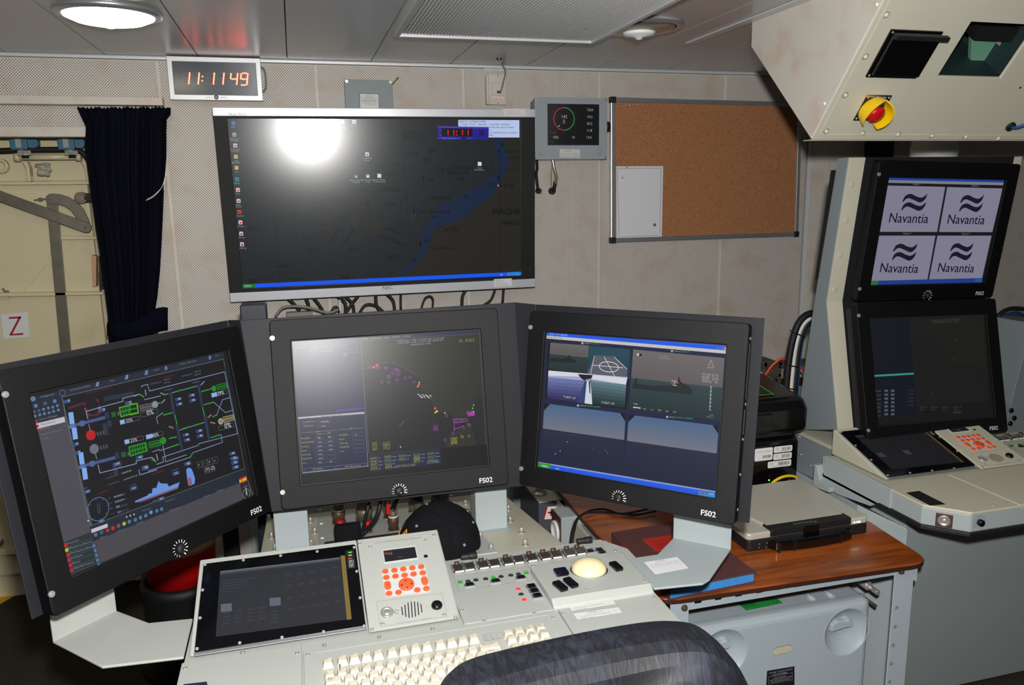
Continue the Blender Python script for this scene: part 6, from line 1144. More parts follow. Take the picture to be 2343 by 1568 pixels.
for i in range(12):
    key(f1[0]+P_*i+(.0035*(i//4)), ys, 1, 'F%d' % (i+1))
yn = ck_.P((212, 548))[1]; xn = ck_.P((212, 548))[0]
R1 = ['o|a', '! |1', '" @|2', '. #|3', '$|4', '%|5', '& -|6', '/|7', '(|8', ')|9', '=|0', '?', '!']
for i, t in enumerate(R1): key(xn+P_*i, yn, 1, t)
key(xn+P_*13.5, yn, 2, 'Backspace')
key(xn+P_*.25, yn-P_, 1.5, 'Bloq|Tab')
for i, t in enumerate('QWERTYUIOP'): key(xn+P_*(1.5+i), yn-P_, 1, t)
for i in range(2): key(xn+P_*(11.5+i), yn-P_, 1, '[')
key(xn+P_*13.6, yn-P_, 1.5, 'Intro')
key(xn+P_*.375, yn-2*P_, 1.75, 'Mayus')
for i, t in enumerate('ASDFGHJKL'): key(xn+P_*(1.75+i), yn-2*P_, 1, t)
for i in range(3): key(xn+P_*(10.75+i), yn-2*P_, 1, ';')
key(xn+P_*.05, yn-3*P_, 1.25, 'Shift')
for i, t in enumerate('ZXCVBNM'): key(xn+P_*(2.2+i), yn-3*P_, 1, t)
key(xn+P_*1.2, yn-3*P_, 1, '<')
key(xn, yn-4*P_, 1.25, 'Ctrl'); key(xn+P_*2.2, yn-4*P_, 1.25, 'Alt'); key(xn+P_*6.5, yn-4*P_, 6, '')
c0 = ck_.P((1806, 172)); c3_ = ck_.P((2096, 128)); st = (c3_[0]-c0[0])/3; yc = (c0[1]+c3_[1])/2
for i, t in enumerate(('Insert', 'Home', 'Re|Pag', 'Impr|Pant')): key(c0[0]+st*i, yc, 1, t)
for i, t in enumerate(('Supr', 'Fin', 'Av|Pag', 'Bloq|Despl')): key(c0[0]+st*i+.0006, yc-P_, 1, t)
for i in range(4): key(c0[0]+st*i+.001, yc-P_*2.4, 1, '7'); key(c0[0]+st*i+.001, yc-P_*3.4, 1, '4')
leg.obj('key_lettering', M['print'], kb)
c2 = Cv(DK, .0012, z=z8); c2.line([(1580, 205), (1735, 182), (1755, 238), (1600, 264)], .0006, (130, 132, 128), 0, closed=True)
for i, t in enumerate(('NUM', 'CAPS', 'SCROLL')): c2.text(t, (1596+i*50, 247-i*7), (1632+i*50, 242-i*7), (100, 100, 98), 1); c2.text('LOCK', (1602+i*50, 261-i*7), (1636+i*50, 256-i*7), (100, 100, 98), 1); c2.poly([(1598+i*50, 218-i*7), (1612+i*50, 216-i*7), (1606+i*50, 226-i*7)], (110, 110, 108), 1, True)
c2.obj('lettering', M['print'], kb)
# right lower deck plate with two paper labels
rp = part('lower_deck_plate', G().prism(DK, [(.418, 1.052), (.545, 1.052), (.613, 1.12), (.613, 1.27), (.418, 1.27)], -.008, .0006), M['grey'], con, .001)
c2 = Cv(DK, .0010, z=z6)
for q in ([(1672, 685), (2010, 632), (2040, 680), (1700, 733)], [(1710, 752), (2060, 702), (2090, 745), (1745, 800)]):
    c2.poly(q, (214, 214, 212), 0, True); f = lambda s_, t: (q[0][0]+(q[1][0]-q[0][0])*s_+(q[3][0]-q[0][0])*t, q[0][1]+(q[1][1]-q[0][1])*s_+(q[3][1]-q[0][1])*t)
    for t in (.38, .68): c2.line([f(0, t), f(1, t)], .0004, (150, 150, 150), 1)
    for s_ in (.76, .87): c2.line([f(s_, 0), f(s_, 1)], .0004, (150, 150, 150), 1)
    c2.line(q, .0005, (150, 150, 150), 1, closed=True); c2.text('MONITOR', f(.33, .14), f(.50, .14), (70, 70, 70), 1, hs=1.1); c2.text('V.T. COMUNIC. 0-100', f(.25, .34), f(.62, .34), (70, 70, 70), 1, hs=1.1)
    c2.text('1  Comprobar con aviso procedimiento', f(.04, .64), f(.74, .64), (90, 90, 90), 1); c2.text('2  Avisar a Cdte.', f(.04, .94), f(.36, .94), (90, 90, 90), 1)
c2.obj('paper_labels', M['print'], con)
screws(DK, [(1632, 750), (2335, 632)], z6, con, .0006)
# ---- arms carrying the side monitors
def arm(label, pts, foot, m='greycool'):
    r = root('monitor_bracket', label, 'bracket', (pts[0][0], pts[0][1], .795)); f = floorfr(0, 0, .795)
    part('arm_plate', G().prism(f, pts, 0, .005), M[m], r, .002)
    a, b = V((*foot[0], .80)), V((*foot[1], .80)); fr = Fr(a, b-a, WZ); L = (b-a).length
    part('upright', G().box(fr, 0, L, -.003, .15, -.004, 0), M[m], r, .0012); return r
ra = arm('grey folded metal arm under the right-hand monitor', [(.617, 1.262), (.617, 1.391), (.686, 1.391), (.755, 1.454), (.846, 1.369), (.735, 1.262), (.715, 1.252)], ((.846, 1.369), (.755, 1.454)))
la = arm('grey folded metal arm under the left-hand monitor', [(-.2265, 1.408), (-.301, 1.415), (-.369, 1.481), (-.453, 1.400), (-.352, 1.292), (-.2265, 1.282)], ((-.369, 1.481), (-.453, 1.400)), 'grey')
c2 = Cv(floorfr(0, 0, .8004), .0003); q = [(1473, 1287), (1549, 1275), (1576, 1301), (1500, 1315)]; c2.poly(q, (226, 226, 228), 0, True)
f = lambda s_, t: (q[0][0]+(q[1][0]-q[0][0])*s_+(q[3][0]-q[0][0])*t, q[0][1]+(q[1][1]-q[0][1])*s_+(q[3][1]-q[0][1])*t)
random.seed(5)
for i in range(13):
    for j in range(7):
        s_, t = .07+i*.069, .22+j*.11
        if j < 3-i % 2: c2.text(random.choice(('Alt', 'Vel', 'Rmb', 'Sur')), f(s_, t+.07), f(s_+.055, t+.07), (40, 50, 120), 1, hs=1.3)
        else: c2.text(random.choice('0123456789')+'0', f(s_+.01, t+.05), f(s_+.04, t+.05), (120, 120, 150), 1)
c2.text('CODIGOS', f(.3, .12), f(.6, .12), (110, 110, 110), 1, hs=1.2); c2.obj('number_label', M['print'], ra, 'white paper label with rows of small numbers')
# ---- connector shelf behind the deck
zc = (560, 1100, 3.254)
cs = root('connector_shelf', 'grey connector shelf with steel bolts behind the central console deck', 'panel', (.2, 1.7, .70))
part('shelf_plate', G().box(SH, -.124, .524, 0, .60, -.02, 0), M['cream'], cs, .003); part('side_skirt', G().box(SH, -.127, -.121, -.02, .60, -.10, -.002).box(SH, .521, .527, -.02, .60, -.10, -.002), M['cream'], cs, .001)
part('raised_cover', G().box(SH, .005, .375, .03, .55, 0, .0025), M['grey'], cs, .001)
bm = tomesh('hex_bolt', G().cyl(LOCAL, 0, 0, .0085, 0, .002, 16).lathe(LOCAL, 0, 0, [(.0055, .002), (.0055, .0125), (.005, .0135), (.0035, .0135), (.0033, .009), (1e-4, .009)], 14), [M['steel']])
def sh(x, y, w=0): return SH.px(zc[0]+x/zc[2], zc[1]+y/zc[2], w)
pieces('hex_bolt', bm, [SH.mat(*sh(x, y), 0, ORG[cs.name]) for x, y in [(490, 312), (522, 392), (497, 483), (200, 428), (228, 516), (1645, 178), (1660, 258), (1735, 338), (1755, 428), (1835, 518), (1965, 222), (1978, 308), (2062, 390), (2090, 482), (180, 292)]], cs)
rm2 = tomesh('rivet', G().dome(LOCAL, 0, 0, .005, 0, .003, 10), [M['white']])
pieces('rivet', rm2, [SH.mat(*sh(x, y), .0025, ORG[cs.name]) for x, y in [(560, 225), (570, 330), (578, 438), (1540, 120), (1585, 210)]], cs)
def conn(x, y, r_, h, kind, label):
    u, v = sh(x, y, .0025); o = SH.p(u, v, .0025); f = Fr(o, WX, WY); q = root('cable_connector', label, 'connector', o)
    part('flange', G().box(f, -r_*1.15, r_*1.15, -r_*1.15, r_*1.15, 0, .004), M['olive'], q, .001)
    me_ = G().lathe(f, 0, 0, [(r_, .004), (r_*1.0, .018), (r_*1.12, .02), (r_*1.12, .034), (r_*.95, .036)], 20); part('coupling_ring', me_, M['brown'] if kind == 'b' else M['olive'], q)
    if kind == 'b': part('white_band', G().lathe(f, 0, 0, [(r_*1.0, .036), (r_*1.02, .0375), (r_*1.0, .039)], 20), M['white'], q)
    if kind == 'u': part('blue_band', G().lathe(f, 0, 0, [(r_*1.08, .036), (r_*1.12, .038), (r_*1.08, .041)], 20), M['pageblue'], q)
    top = M['blackgloss'] if kind == 'k' else M['olive']
    part('backshell', G().lathe(f, 0, 0, [(r_*.92, .036), (r_*.95, h*.5), (r_*.9, h*.52), (r_*.9, h*.8), (r_*.75, h*.86), (r_*.72, h), (1e-4, h)], 20), top, q); return f
conn(703, 318, .0150, .085, 'b', 'olive and brown round connector with white band, leftmost on the shelf')
conn(893, 300, .0190, .11, 'o', 'large dark olive connector, second from the left on the shelf')
conn(1110, 372, .0115, .07, 'b', 'short narrow connector just left of the black cap')
conn(1066, 282, .0095, .06, 'o', 'small connector behind the narrow one left of the black cap')
f = conn(1296, 240, .0125, .075, 'k', 'glossy black connector with a blue cable on top, behind the black cap'); solo('blue_cable', G().tube([f.p(0, 0, .075), f.p(0, .005, .10), f.p(.0, .012, .13)], .004, 8), M['pageblue'], 'bright blue cable rising from the glossy black connector', 'cable')
conn(1428, 228, .0125, .07, 'u', 'olive connector with a blue ring behind the black cap'); conn(1490, 240, .0130, .10, 'o', 'tall ribbed olive connector, rightmost of those behind the cap'); conn(1250, 236, .009, .06, 'o', 'thin olive connector half hidden behind the glossy black one')
for x, y, lab in ((715, 378, 'red plastic cap partly hidden behind the black holder'), (918, 385, 'red plastic cap standing in front of the large olive connector')):
    u, v = sh(x, y, .0025); o = SH.p(u, v, .0025); f = Fr(o, WX, WY); q = root('red_plug', lab, 'cap', o)
    part('base_ring', G().lathe(f, 0, 0, [(.0105, 0), (.0105, .004), (.009, .006)], 16), M['brown'], q); part('cap', G().lathe(f, 0, 0, [(.008, .005), (.0085, .022), (.0095, .0225), (.0092, .026), (.006, .0285), (1e-4, .029)], 18), M['red'], q)
P = lambda x, y, w: SH.p(*sh(x, y, w), w)
solo('console_cable', G().tube([Wp(848, 1120, 1.80), Wp(842, 1160, 1.76), P(890, 320, .04), P(872, 400, .012), P(860, 440, .008)], .0042, 8), M['blackmatte'], 'straight black cable hanging down behind the central monitor', 'cable')
solo('console_cable', G().tube([Wp(871, 1120, 1.80), Wp(869, 1160, 1.76), P(965, 300, .045), P(900, 380, .015), P(850, 425, .008)], .0055, 8), M['blackmatte'], 'thicker black cable curving left behind the central monitor', 'cable')
solo('tagged_wire', G().tube([Wp(886, 1120, 1.80), Wp(887, 1150, 1.79), Wp(888, 1170, 1.78)], .0016, 6).box(Fr(Wp(888, 1164, 1.775), WX, WZ), -.004, .004, -.014, .01, -.002, .002, 1), [M['white'], M['red']], 'thin white wire with a red tag', 'wire')
solo('black_blue_plug', G().tube([Wp(909, 1140, 1.80), Wp(904, 1152, 1.79), Wp(897, 1168, 1.78)], .0065, 8).tube([Wp(915, 1125, 1.81), Wp(910, 1140, 1.80)], .004, 8, 1), [M['blackgloss'], M['pageblue']], 'slanting black plug with a blue cable', 'plug')
# uprights carrying the central monitor
for px0, px1, lab, n in ((627, 705, 'left grey upright under the central monitor', 0), (1088, 1160, 'right grey upright under the central monitor', 1)):
    y0 = 1.705; a = at(px0, 1200 if not n else 1160, WY, y0).x; b = at(px1, 1200 if not n else 1160, WY, y0).x; zb = SH.p(0, (y0-1.5)*1.012, 0).z
    solo('monitor_upright', G().box(wallfr(0, y0, 0), a, b, zb-.002, .945, -.004, 0).box(wallfr(0, y0, 0), a, a+.004, zb, .945, -.05, -.003).box(wallfr(0, y0, 0), b-.004, b, zb, .945, -.05, -.003).box(wallfr(0, y0, 0), a-.005, b+.005, zb-.004, zb+.003, -.06, .03), M['greycool'], lab, 'bracket', .001)
# black holder and cap lying on the shelf
f = Fr(P(700, 500, .004), WX, WY); f = f.sub(.01, .0, 0)
r = root('black_holder', 'matte black rounded holder with a flat arm in front of the connectors', 'holder', f.p(0, 0))
part('body', G().rbox(f, -.018, .042, -.012, .012, .0, .055, .009), M['cloth'], r, .004); part('base_pad', G().rbox(f, -.042, .165, -.02, .008, 0, .016, .006), M['blackmatte'], r, .003)
cc = P(1470, 520, .0)+V((.0, .01, .020)); ax = V((.10, -.50, .86)).normalized(); cf = Fr(cc, WX - ax*WX.dot(ax), ax.cross(WX - ax*WX.dot(ax)))
cap = root('baseball_hat', 'black cotton cap with yellow embroidered letters lying behind the voice terminal', 'cap', cc)
g = G(); n = 36; rows = []
for i in range(11):
    t = i/10*pi/2; rr_ = cos(t*.98)**.75 if i < 10 else 0; row = []
    for k in range(n+1):
        a = 2*pi*k/n; s_ = 1+.010*abs(cos(3*a)); row.append(cf.p(.092*rr_*cos(a)*s_, .096*rr_*sin(a)*s_, -.03+.106*sin(t)*(1+.01*sin(5*a))))
    rows.append(row)
part('crown', g.grid(rows), M['cloth'], cap); part('top_button', G().dome(cf, 0, 0, .006, .0745, .004, 12), M['cloth'], cap)
g = G()
for k in range(6):
    a = pi/6+k*pi/3; pts = []
    for i in range(10): t = i/10*pi/2; rr_ = cos(t*.98)**.75; pts.append(cf.p(.092*rr_*cos(a)*1.012, .096*rr_*sin(a)*1.012, -.03+.1125*sin(t)))
    g.tube(pts, .0009, 5)
part('seam', g, M['cloth'], cap)
eym = mat('grey_eyelet', (116, 122, 140), .4)
for k in range(6):
    g = G(); a = k*pi/3; t = .95; rr_ = cos(t*.98)**.75; p = cf.p(.092*rr_*cos(a)*1.012, .096*rr_*sin(a)*1.012, -.03+.106*sin(t)*1.01); nn = (p-cf.p(0, 0, -.05)).normalized(); x_ = nn.cross(WZ).normalized(); g.lathe(Fr(p, x_, nn.cross(x_)), 0, 0, [(.0034, -.0005), (.0034, .0008), (.0022, .001), (.002, 0)], 12); part('eyelet', g, eym, cap)
brim = [[cf.p((.05+.0*j)*sin((k/8-.5)*2)*1.3-.0, .0, 0) for k in range(9)] for j in range(2)]
bd = (V((-1, -.25, 0))).normalized(); bs = V((-bd.y, bd.x, 0)); rows = []
for j in range(5):
    t = j/4; rows.append([cc+bd*(.07+.065*t*cos((k/8-.5)*1.9))+bs*((k/8-.5)*.13*(1-.25*t*t))+WZ*(-.028+.008*cos((k/8-.5)*2.4)-.006*t) for k in range(9)])
part('brim', G().grid(rows), M['cloth'], cap, solid=.003)
# embroidered letters laid on the crown
ye = mat('yellow_embroidery', (226, 150, 30), .7); g = G()
def emb(t, az, el, size, tw):
    vs, fs, w = textmesh(t); aa = []
    for x, y in vs:
        a = az+(x-w/2)*size*cos(tw)-(y-.35)*size*sin(tw)*-1*0+(-(y)*size*sin(tw)); e_ = el+(x-w/2)*size*sin(tw)+y*size*cos(tw); t_ = e_; rr_ = max(cos(t_*.98), .01)**.75
        aa.append(cf.p(.092*rr_*cos(a)*1.03, .096*rr_*sin(a)*1.03, -.03+.106*sin(t_)*1.03))
    g.add(aa, fs)
emb('RA', 3.2, .42, .32, 0); emb('PATRULLERO', 3.0, .12, .12, 0); part('embroidery', g, ye, cap, label='yellow embroidered letters', solid=.0012)
# ================================================================ RIGHT CONSOLE
OX, OY = 1.658, .324
def dup(o, off, swap, label, parent=None):
    c = o.copy(); COL.objects.link(c)
    if parent: c.parent = parent
    else: c.location = V(o.location)+off; ORG[c.name] = V(c.location); c['label'] = label
    if o.data and swap:
        if any(m in swap for m in o.data.materials):
            me = o.data.copy()
            for i, m in enumerate(me.materials):
                if m in swap: me.materials[i] = swap[m]
            c.data = me
    if parent: ORG[c.name] = ORG[parent.name]
    for ch in list(o.children): dup(ch, off, swap, None, c)
    return c
SW = {M['grey']: M['cream']}  # same grey paint, warm light on the right console put into its colour
con2 = console_body(OX, OY, 'operator_console', 'right-hand cream operator console with a folded grey pedestal', M['cream'], M['greycool'], False)
off = V((OX, OY, 0))
dup(tp, off, SW, 'dark sloped touch panel on the right-hand warm-tinted console'); dup(vt, off, SW, 'voice terminal tinted cream for warm light, with orange buttons, on the right-hand console'); dup(sp, off, SW, 'switch panel on the right-hand console, cut by the photo edge')
for o in list(bpy.data.objects):
    if o.name.startswith('touch_screen.'):   # this one is switched off
        me = o.data.copy(); o.data = me; a = me.color_attributes['Col']; d = [0.0]*(len(a.data)*4); a.data.foreach_get('color', d)
        d = [x*.28 if i % 4 != 3 else x for i, x in enumerate(d)]; a.data.foreach_set('color', d)
f2 = floorfr(OX, OY, 0)
part('keyboard_lid', G().box(f2, -.034, .613, 1.052, 1.268, DZ-.007, DZ), M['cream'], con2, .0015)
part('corner_deck_plate', G().box(f2, .427, .613, 1.272, 1.42, DZ-.007, DZ+.008), M['cream'], con2, .0015)
z9 = (1800, 900, 2.348)
screws(DK, [(566, 498), (687, 462), (881, 462), (1109, 600), (1192, 592)], z9, con2, 0)
cv = Cv(DK, .0006, z=z9); cv.poly([(640, 535), (712, 525), (855, 597), (770, 604)], (16, 16, 18), 0, True)
for i in range(4): cv.text('MARINE CONSOLE', (672+i*26, 548+i*13), (740+i*26, 540+i*13), (70, 72, 74), 1)
cv.obj('dark_nameplate', M['print'], con2)
cf_ = Fr((OX-.248, OY+1.125, .75), V((.073, -.073, 0)), WZ)   # chamfered corner face
sq = part('socket_plate', G().box(cf_, .030, .066, -.002, .032, 0, .003), M['brown'], con2, .001); part('socket', G().lathe(cf_, .048, .015, [(.014, .003), (.0135, .006), (.010, .006), (.008, .004), (.003, .0045), (.002, .008), (1e-4, .008)], 20), M['steel'], sq)
ff = wallfr(OX-.1, OY+1.052, .774); part('dimmer_knob', G().lathe(ff, -.05, -.006, [(.009, 0), (.008, .008), (.006, .010), (1e-4, .010)], 16), M['blackgloss'], con2)
cv = Cv(ff, .0005)
for k in range(11): a = -.7+k*.458; cv.line([(-.05+.013*cos(a), -.006+.013*sin(a)), (-.05+.017*cos(a), -.006+.017*sin(a))], .0012, (30, 30, 34), px=False)
cv.obj('dial_marks', M['print'], con2)
# monitor housing: section in a plane of constant x
za = (1800, 300, 2.239); pz = lambda x, y: (za[0]+x/za[2], za[1]+y/za[2])
s0 = FU.p(*FU.px(*pz(320, 135), -.03), -.03); xs = s0.x
yz_ = lambda x, y: (lambda p: (p.y, p.z))(at(*pz(x, y), WX, xs))
prof = [yz_(320, 135), yz_(205, 875), yz_(262, 1530), yz_(85, 1530), yz_(75, 1350), yz_(145, 870), yz_(265, 140)]
XH = .60; SXF = Fr((xs, 0, 0), WY, WZ)
hs = root('monitor_housing', 'tall blue-grey monitor housing with cream edge strips on the right console', 'cabinet', (xs+.3, prof[0][0]+.1, .8))
backp = [(p[0]+.12 if i > 2 else p[0], p[1]) for i, p in enumerate(prof)]
part('side_panel', G().prism(SXF, prof, -.002, .004), M['bluegrey'], hs, .001)
part('side_panel', G().prism(SXF, prof, XH-.004, XH), M['greycool'], hs, .001)
part('body', G().prism(SXF, [prof[0], prof[1], prof[2], (prof[3][0], prof[3][1]), prof[5], prof[6]], .004, XH-.004), M['bluegrey'], hs)
def strip(p, q, a, b, m):
    P = V((xs, p[0], p[1])); Q = V((xs, q[0], q[1])); fr = Fr(Q, WX, P-Q); return G().box(fr, a, b, 0, (P-Q).length, -.001, .003)
part('edge_strip', strip(prof[0], prof[1], 0, .052, 0), M['cream'], hs, .001); part('edge_strip', strip(prof[1], prof[2], 0, .052, 0), M['cream'], hs, .001)
part('edge_strip', strip(prof[0], prof[1], XH-.03, XH, 0), M['cream'], hs, .001); part('edge_strip', strip(prof[1], prof[2], XH-.03, XH, 0), M['cream'], hs, .001)
part('inner_panel', strip(prof[0], prof[1], .052, XH-.03, 0), M['surround'], hs); part('inner_panel', strip(prof[1], prof[2], .052, XH-.03, 0), M['surround'], hs)
P0, P1 = V((xs, *prof[0])), V((xs, *prof[1])); fr = Fr(P1, WX, P0-P1)
for x, y in ((332, 275), (303, 458), (273, 637), (245, 812)): u, v = fr.px(*pz(x, y), .003); part('cap_screw', G().lathe(fr, u, v, [(.009, .003), (.0088, .0038), (.006, .0042), (.003, .0036), (1e-4, .0036)], 16), M['cream'], hs)
part('rear_plate', G().prism(SXF, [yz_(250, 200), yz_(165, 760), (yz_(165, 760)[0]+.01, yz_(165, 760)[1]), (yz_(250, 200)[0]+.012, yz_(250, 200)[1])], -.006, .002), M['blackmatte'], hs)
# base cabinet behind the deck
bs_ = root('base_cabinet', 'blue-grey base cabinet under the monitor housing, behind the wooden table', 'cabinet', (xs+.3, 2.0, 0))
part('cabinet_body', G().box(WORLD, xs, xs+XH, 1.86, 2.24, .02, .785), M['bluegrey'], bs_, .003); part('top_edge', G().box(WORLD, xs-.006, xs+XH, 1.84, 2.25, .785, .797), M['cream'], bs_, .001)
bfr = Fr((xs, 0, 0), WY*-1, WZ)
for x, y in ((127, 390), (76, 330), (66, 235)): u, v = bfr.px(z9[0]+x/z9[2], z9[1]+y/z9[2], .0); part('bolt', G().cyl(bfr, u, v, .007, 0, .0015, 12).cyl(bfr, u, v, .004, .0015, .004, 6), M['steel'], bs_)
# neighbour to the right edge
fn = wallfr(0, 2.15, 0); nb = root('neighbour_console', 'blue-grey bolted side of another console at the right edge', 'cabinet', fn.p(*fn.px(2330, 1000)))
q = [fn.px(*p) for p in ((2362, 740), (2313, 925), (2303, 1000), (2420, 1004), (2420, 740))]; part('side_plate', G().prism(fn, q, -.5, 0), M['bluegrey'], nb, .002)
q = [fn.px(*p, .003) for p in ((2310, 930), (2300, 1006), (2420, 1020), (2420, 950))]; part('bolted_plate', G().prism(fn, q, 0, .003), M['bluegrey'], nb, .001)
for x, y in ((521, 1095), (547, 1163), (511, 1212)): u, v = fn.px(2180+x/3.92, 660+y/3.92, .003); part('bolt', G().lathe(fn, u, v, [(.009, .003), (.009, .008), (.006, .010), (1e-4, .010)], 14), M['blackgloss'], nb)
for i, (P, rr_, m, lb) in enumerate((
    ([(2278, 735), (2292, 716), (2320, 706), (2370, 712)], .0085, 'blackmatte', 'uppermost black cable arching out of the right console'),
    ([(2278, 742), (2300, 722), (2330, 716), (2370, 735)], .0065, 'bluecable', 'dark blue cable in the bundle right of the right console'),
    ([(2280, 748), (2300, 735), (2316, 760), (2318, 800), (2312, 835), (2310, 900)], .0075, 'blackmatte', 'black cable dropping down to a long plug right of the console'),
    ([(2280, 738), (2310, 728), (2335, 760), (2343, 820), (2342, 880)], .0085, 'blackmatte', 'outer black cable dropping along the photo edge'),
    ([(2284, 795), (2300, 782), (2320, 778), (2370, 785)], .006, 'blackmatte', 'low black cable crossing behind the right console'))):
    solo('rear_cable', G().tube([Wp(x, y, 2.32+.02*i) for x, y in P], rr_, 8), M[m], lb, 'cable')
a, b = Wp(2308, 845, 2.34), Wp(2303, 985, 2.34); solo('inline_plug', G().tube([a, b], .0125, 12).tube([a+(b-a)*.1, a+(b-a)*.22], .015, 12).tube([a-(b-a)*.5, a-(b-a)*.03], .0065, 8, 1), [M['blackmatte'], M['steel']], 'long black inline plug with a steel tube above it', 'plug')
# ================================================================ WOODEN TABLE
TZ = .66
T = floorfr(0, 0, TZ); tbl = root('side_table', 'varnished wooden table on a pale blue steel frame between the consoles', 'table', (1.07, 1.8, 0))
def fillet(P, rs, n=5):
    out = []
    for i, p in enumerate(P):
        r_ = rs[i]; p = V((*p, 0)); a = V((*P[i-1], 0)); b = V((*P[(i+1) % len(P)], 0))
        if r_ == 0: out.append((p.x, p.y)); continue
        d1 = (a-p).normalized(); d2 = (b-p).normalized(); s = p+d1*r_; e = p+d2*r_
        for k in range(n+1): t = k/n; q = s*(1-t)**2+p*2*t*(1-t)+e*t*t; out.append((q.x, q.y))
    return out
top = fillet([(.714, 1.441), (1.424, 1.421), (1.450, 1.72), (1.455, 2.32), (.714, 2.32)], [.055, .05, 0, 0, .02])
part('tabletop', G().prism(T, top, -.014, 0), M['wood'], tbl, .003)
part('edge_band', G().prism(T, [(u+(.0012 if u > 1 else -.0012), v-.0008) for u, v in top], -.0125, -.0035), mat('dark_table_edge', (58, 32, 24), .5), tbl)
RF = wallfr(0, 1.447, 0); a = RF.px(1545, 1384)[0]; b = RF.px(2090, 1302)[0]
pts = [(a, .623), (b, .623), (b, .645)]; z14 = (1400, 1050, 3.027)
for x in (1925, 1815, 1690, 1570, 1430, 1295, 1165, 1030, 885, 745, 605):
    u = RF.px(z14[0]+x/z14[2], 1340)[0]; w = .0125; pts += [(u+w, .645), (u+w*.65, .6345), (u-w*.65, .6345), (u-w, .645)]
pts += [(a, .645)]
part('front_rail', G().prism(RF, pts, -.004, 0), M['frameblue'], tbl, .0006)
for nm, x0, x1, yy in (('leg', 2047, 2090, 1.443), ('leg', 1536, 1578, 1.443)):
    f = wallfr(0, yy, 0); u0a = f.px(x0, 1330)[0]; u1a = f.px(x1, 1330)[0]
    L = part('leg', G().box(f, u0a, u1a, 0, .645, -.004, 0).box(f, u1a-.004, u1a, 0, .645, -.05, -.003), M['frameblue'], tbl, .0008)
    if x0 > 2000:
        g = G()
        for x, y in ((291, 853), (275, 1028), (258, 1200), (241, 1370), (223, 1537)): u, v = f.px(1980+x/4.04, 1180+y/4.04, .001); g.lathe(f, u, v, [(.0052, 0), (.005, .0010), (.0036, .0006), (1e-4, .0004)], 14)
        part('leg_hole', g, M['bluegrey'], L)
    u, v = f.px(*((2063, 1307) if x0 > 2000 else (1567, 1383)), .003); v = .634; part('leg_bolt', G().cyl(f, u, v, .0085, 0, .003, 6).cyl(f, u, v, .005, .003, .008, 10), M['steeldull'], tbl, .0006)
for x in (.75, 1.40): part('rear_leg', G().box(wallfr(0, 2.25, 0), x-.02, x+.02, 0, .645, -.004, 0), M['frameblue'], tbl)
part('side_rail', G().box(WORLD, .725, .729, 1.44, 2.25, .602, .645).box(WORLD, 1.40, 1.404, 1.44, 2.25, .602, .645), M['frameblue'], tbl)
# ---- laptop
LP = Fr((1.029, 1.590, TZ), V((.357, .004, 0)), WY)
lp = root('laptop', 'closed silver and black rugged laptop on the wooden table', 'laptop', LP.p(.178, .14))
part('base', G().rbox(LP, 0, .357, 0, .285, .002, .030, .012), M['blackmatte'], lp, .003)
LT = LP.sub(0, 0, .050); c3 = Cv(LT, .0, z=z14)
part('lid', G().rbox(LP, -.002, .357, .0, .287, .031, .049, .012), M['laptop'], lp, .004)
q = [c3.P(p) for p in ((945, 300), (1205, 262), (1250, 268), (1600, 395), (1570, 378), (1000, 460))]
pad = [(.02, .262), (.03, .272), (.327, .272), (.34, .262), (.285, .075), (.06, .075)]
pl_pts = [c3.P(p) for p in ((1205, 262), (1582, 383), (1002, 470))]
part('raised_lid_panel', G().prism(LT, [(.065, .02), (.295, .02), (.300, .075), (.262, .235), (.232, .248), (.10, .248), (.075, .235), (.055, .075)], -.002, .0048), M['laptop'], lp, .004)
part('front_strip', G().prism(LT, [(.062, -.003), (.300, -.003), (.300, .028), (.270, .050), (.095, .050), (.062, .034)], -.016, .0045), M['blackmatte'], lp, .0025)
part('latch', G().rbox(Fr(LP.p(.178, -.003, .034), LP.X, WZ), -.022, .022, -.012, .016, 0, .006, .004), M['blackgloss'], lp, .0015)
g = G(); pts = [(.062, .004), (.075, -.016), (.12, -.024), (.178, -.027), (.24, -.024), (.285, -.016), (.298, .004)]
for (a, b), (c, d) in zip(pts, pts[1:]):
    fr = Fr(LP.p(a, b, .004), LP.p(c, d, .004)-LP.p(a, b, .004), WZ); g.box(fr, -.001, (LP.p(c, d)-LP.p(a, b)).length+.001, 0, .021, -.006, .006)
part('carry_handle', g, M['blackgloss'], lp, .002)
for u in (.072, .115, .25): part('handle_joint', G().box(LP, u-.0015, u+.0015, -.03, -.004, .003, .026), M['blackmatte'], lp)
cv = Cv(LT, .0048, z=z14); cv.text('Panasonic', (1408, 427), (1248, 447), (120, 118, 106), 0, hs=1.05)
cv.obj('brand_print', M['print'], lp)
fr = Fr(LP.p(0, -.0006, 0), LP.X, WZ); cv = Cv(fr, .0004, z=z14)
for x, cc in ((1677, (2.0, 6, 2.2, 1)), (1697, (3, 4, 3, 1)), (1712, (4, 4, 5, 1))): u, v = cv.P((x, 500)); cv.rect(u-.002, .036, u+.0022, .0395, cc)
cv.obj('status_lights', M['screen'], lp); cv = Cv(fr, .0004)
for u, v in ((.03, .018), (.052, .018), (.03, .008), (.05, .006)): cv.text('o', (u, v), (u+.004, v), (150, 150, 150), px=False)
cv.obj('port_marks', M['print'], lp)
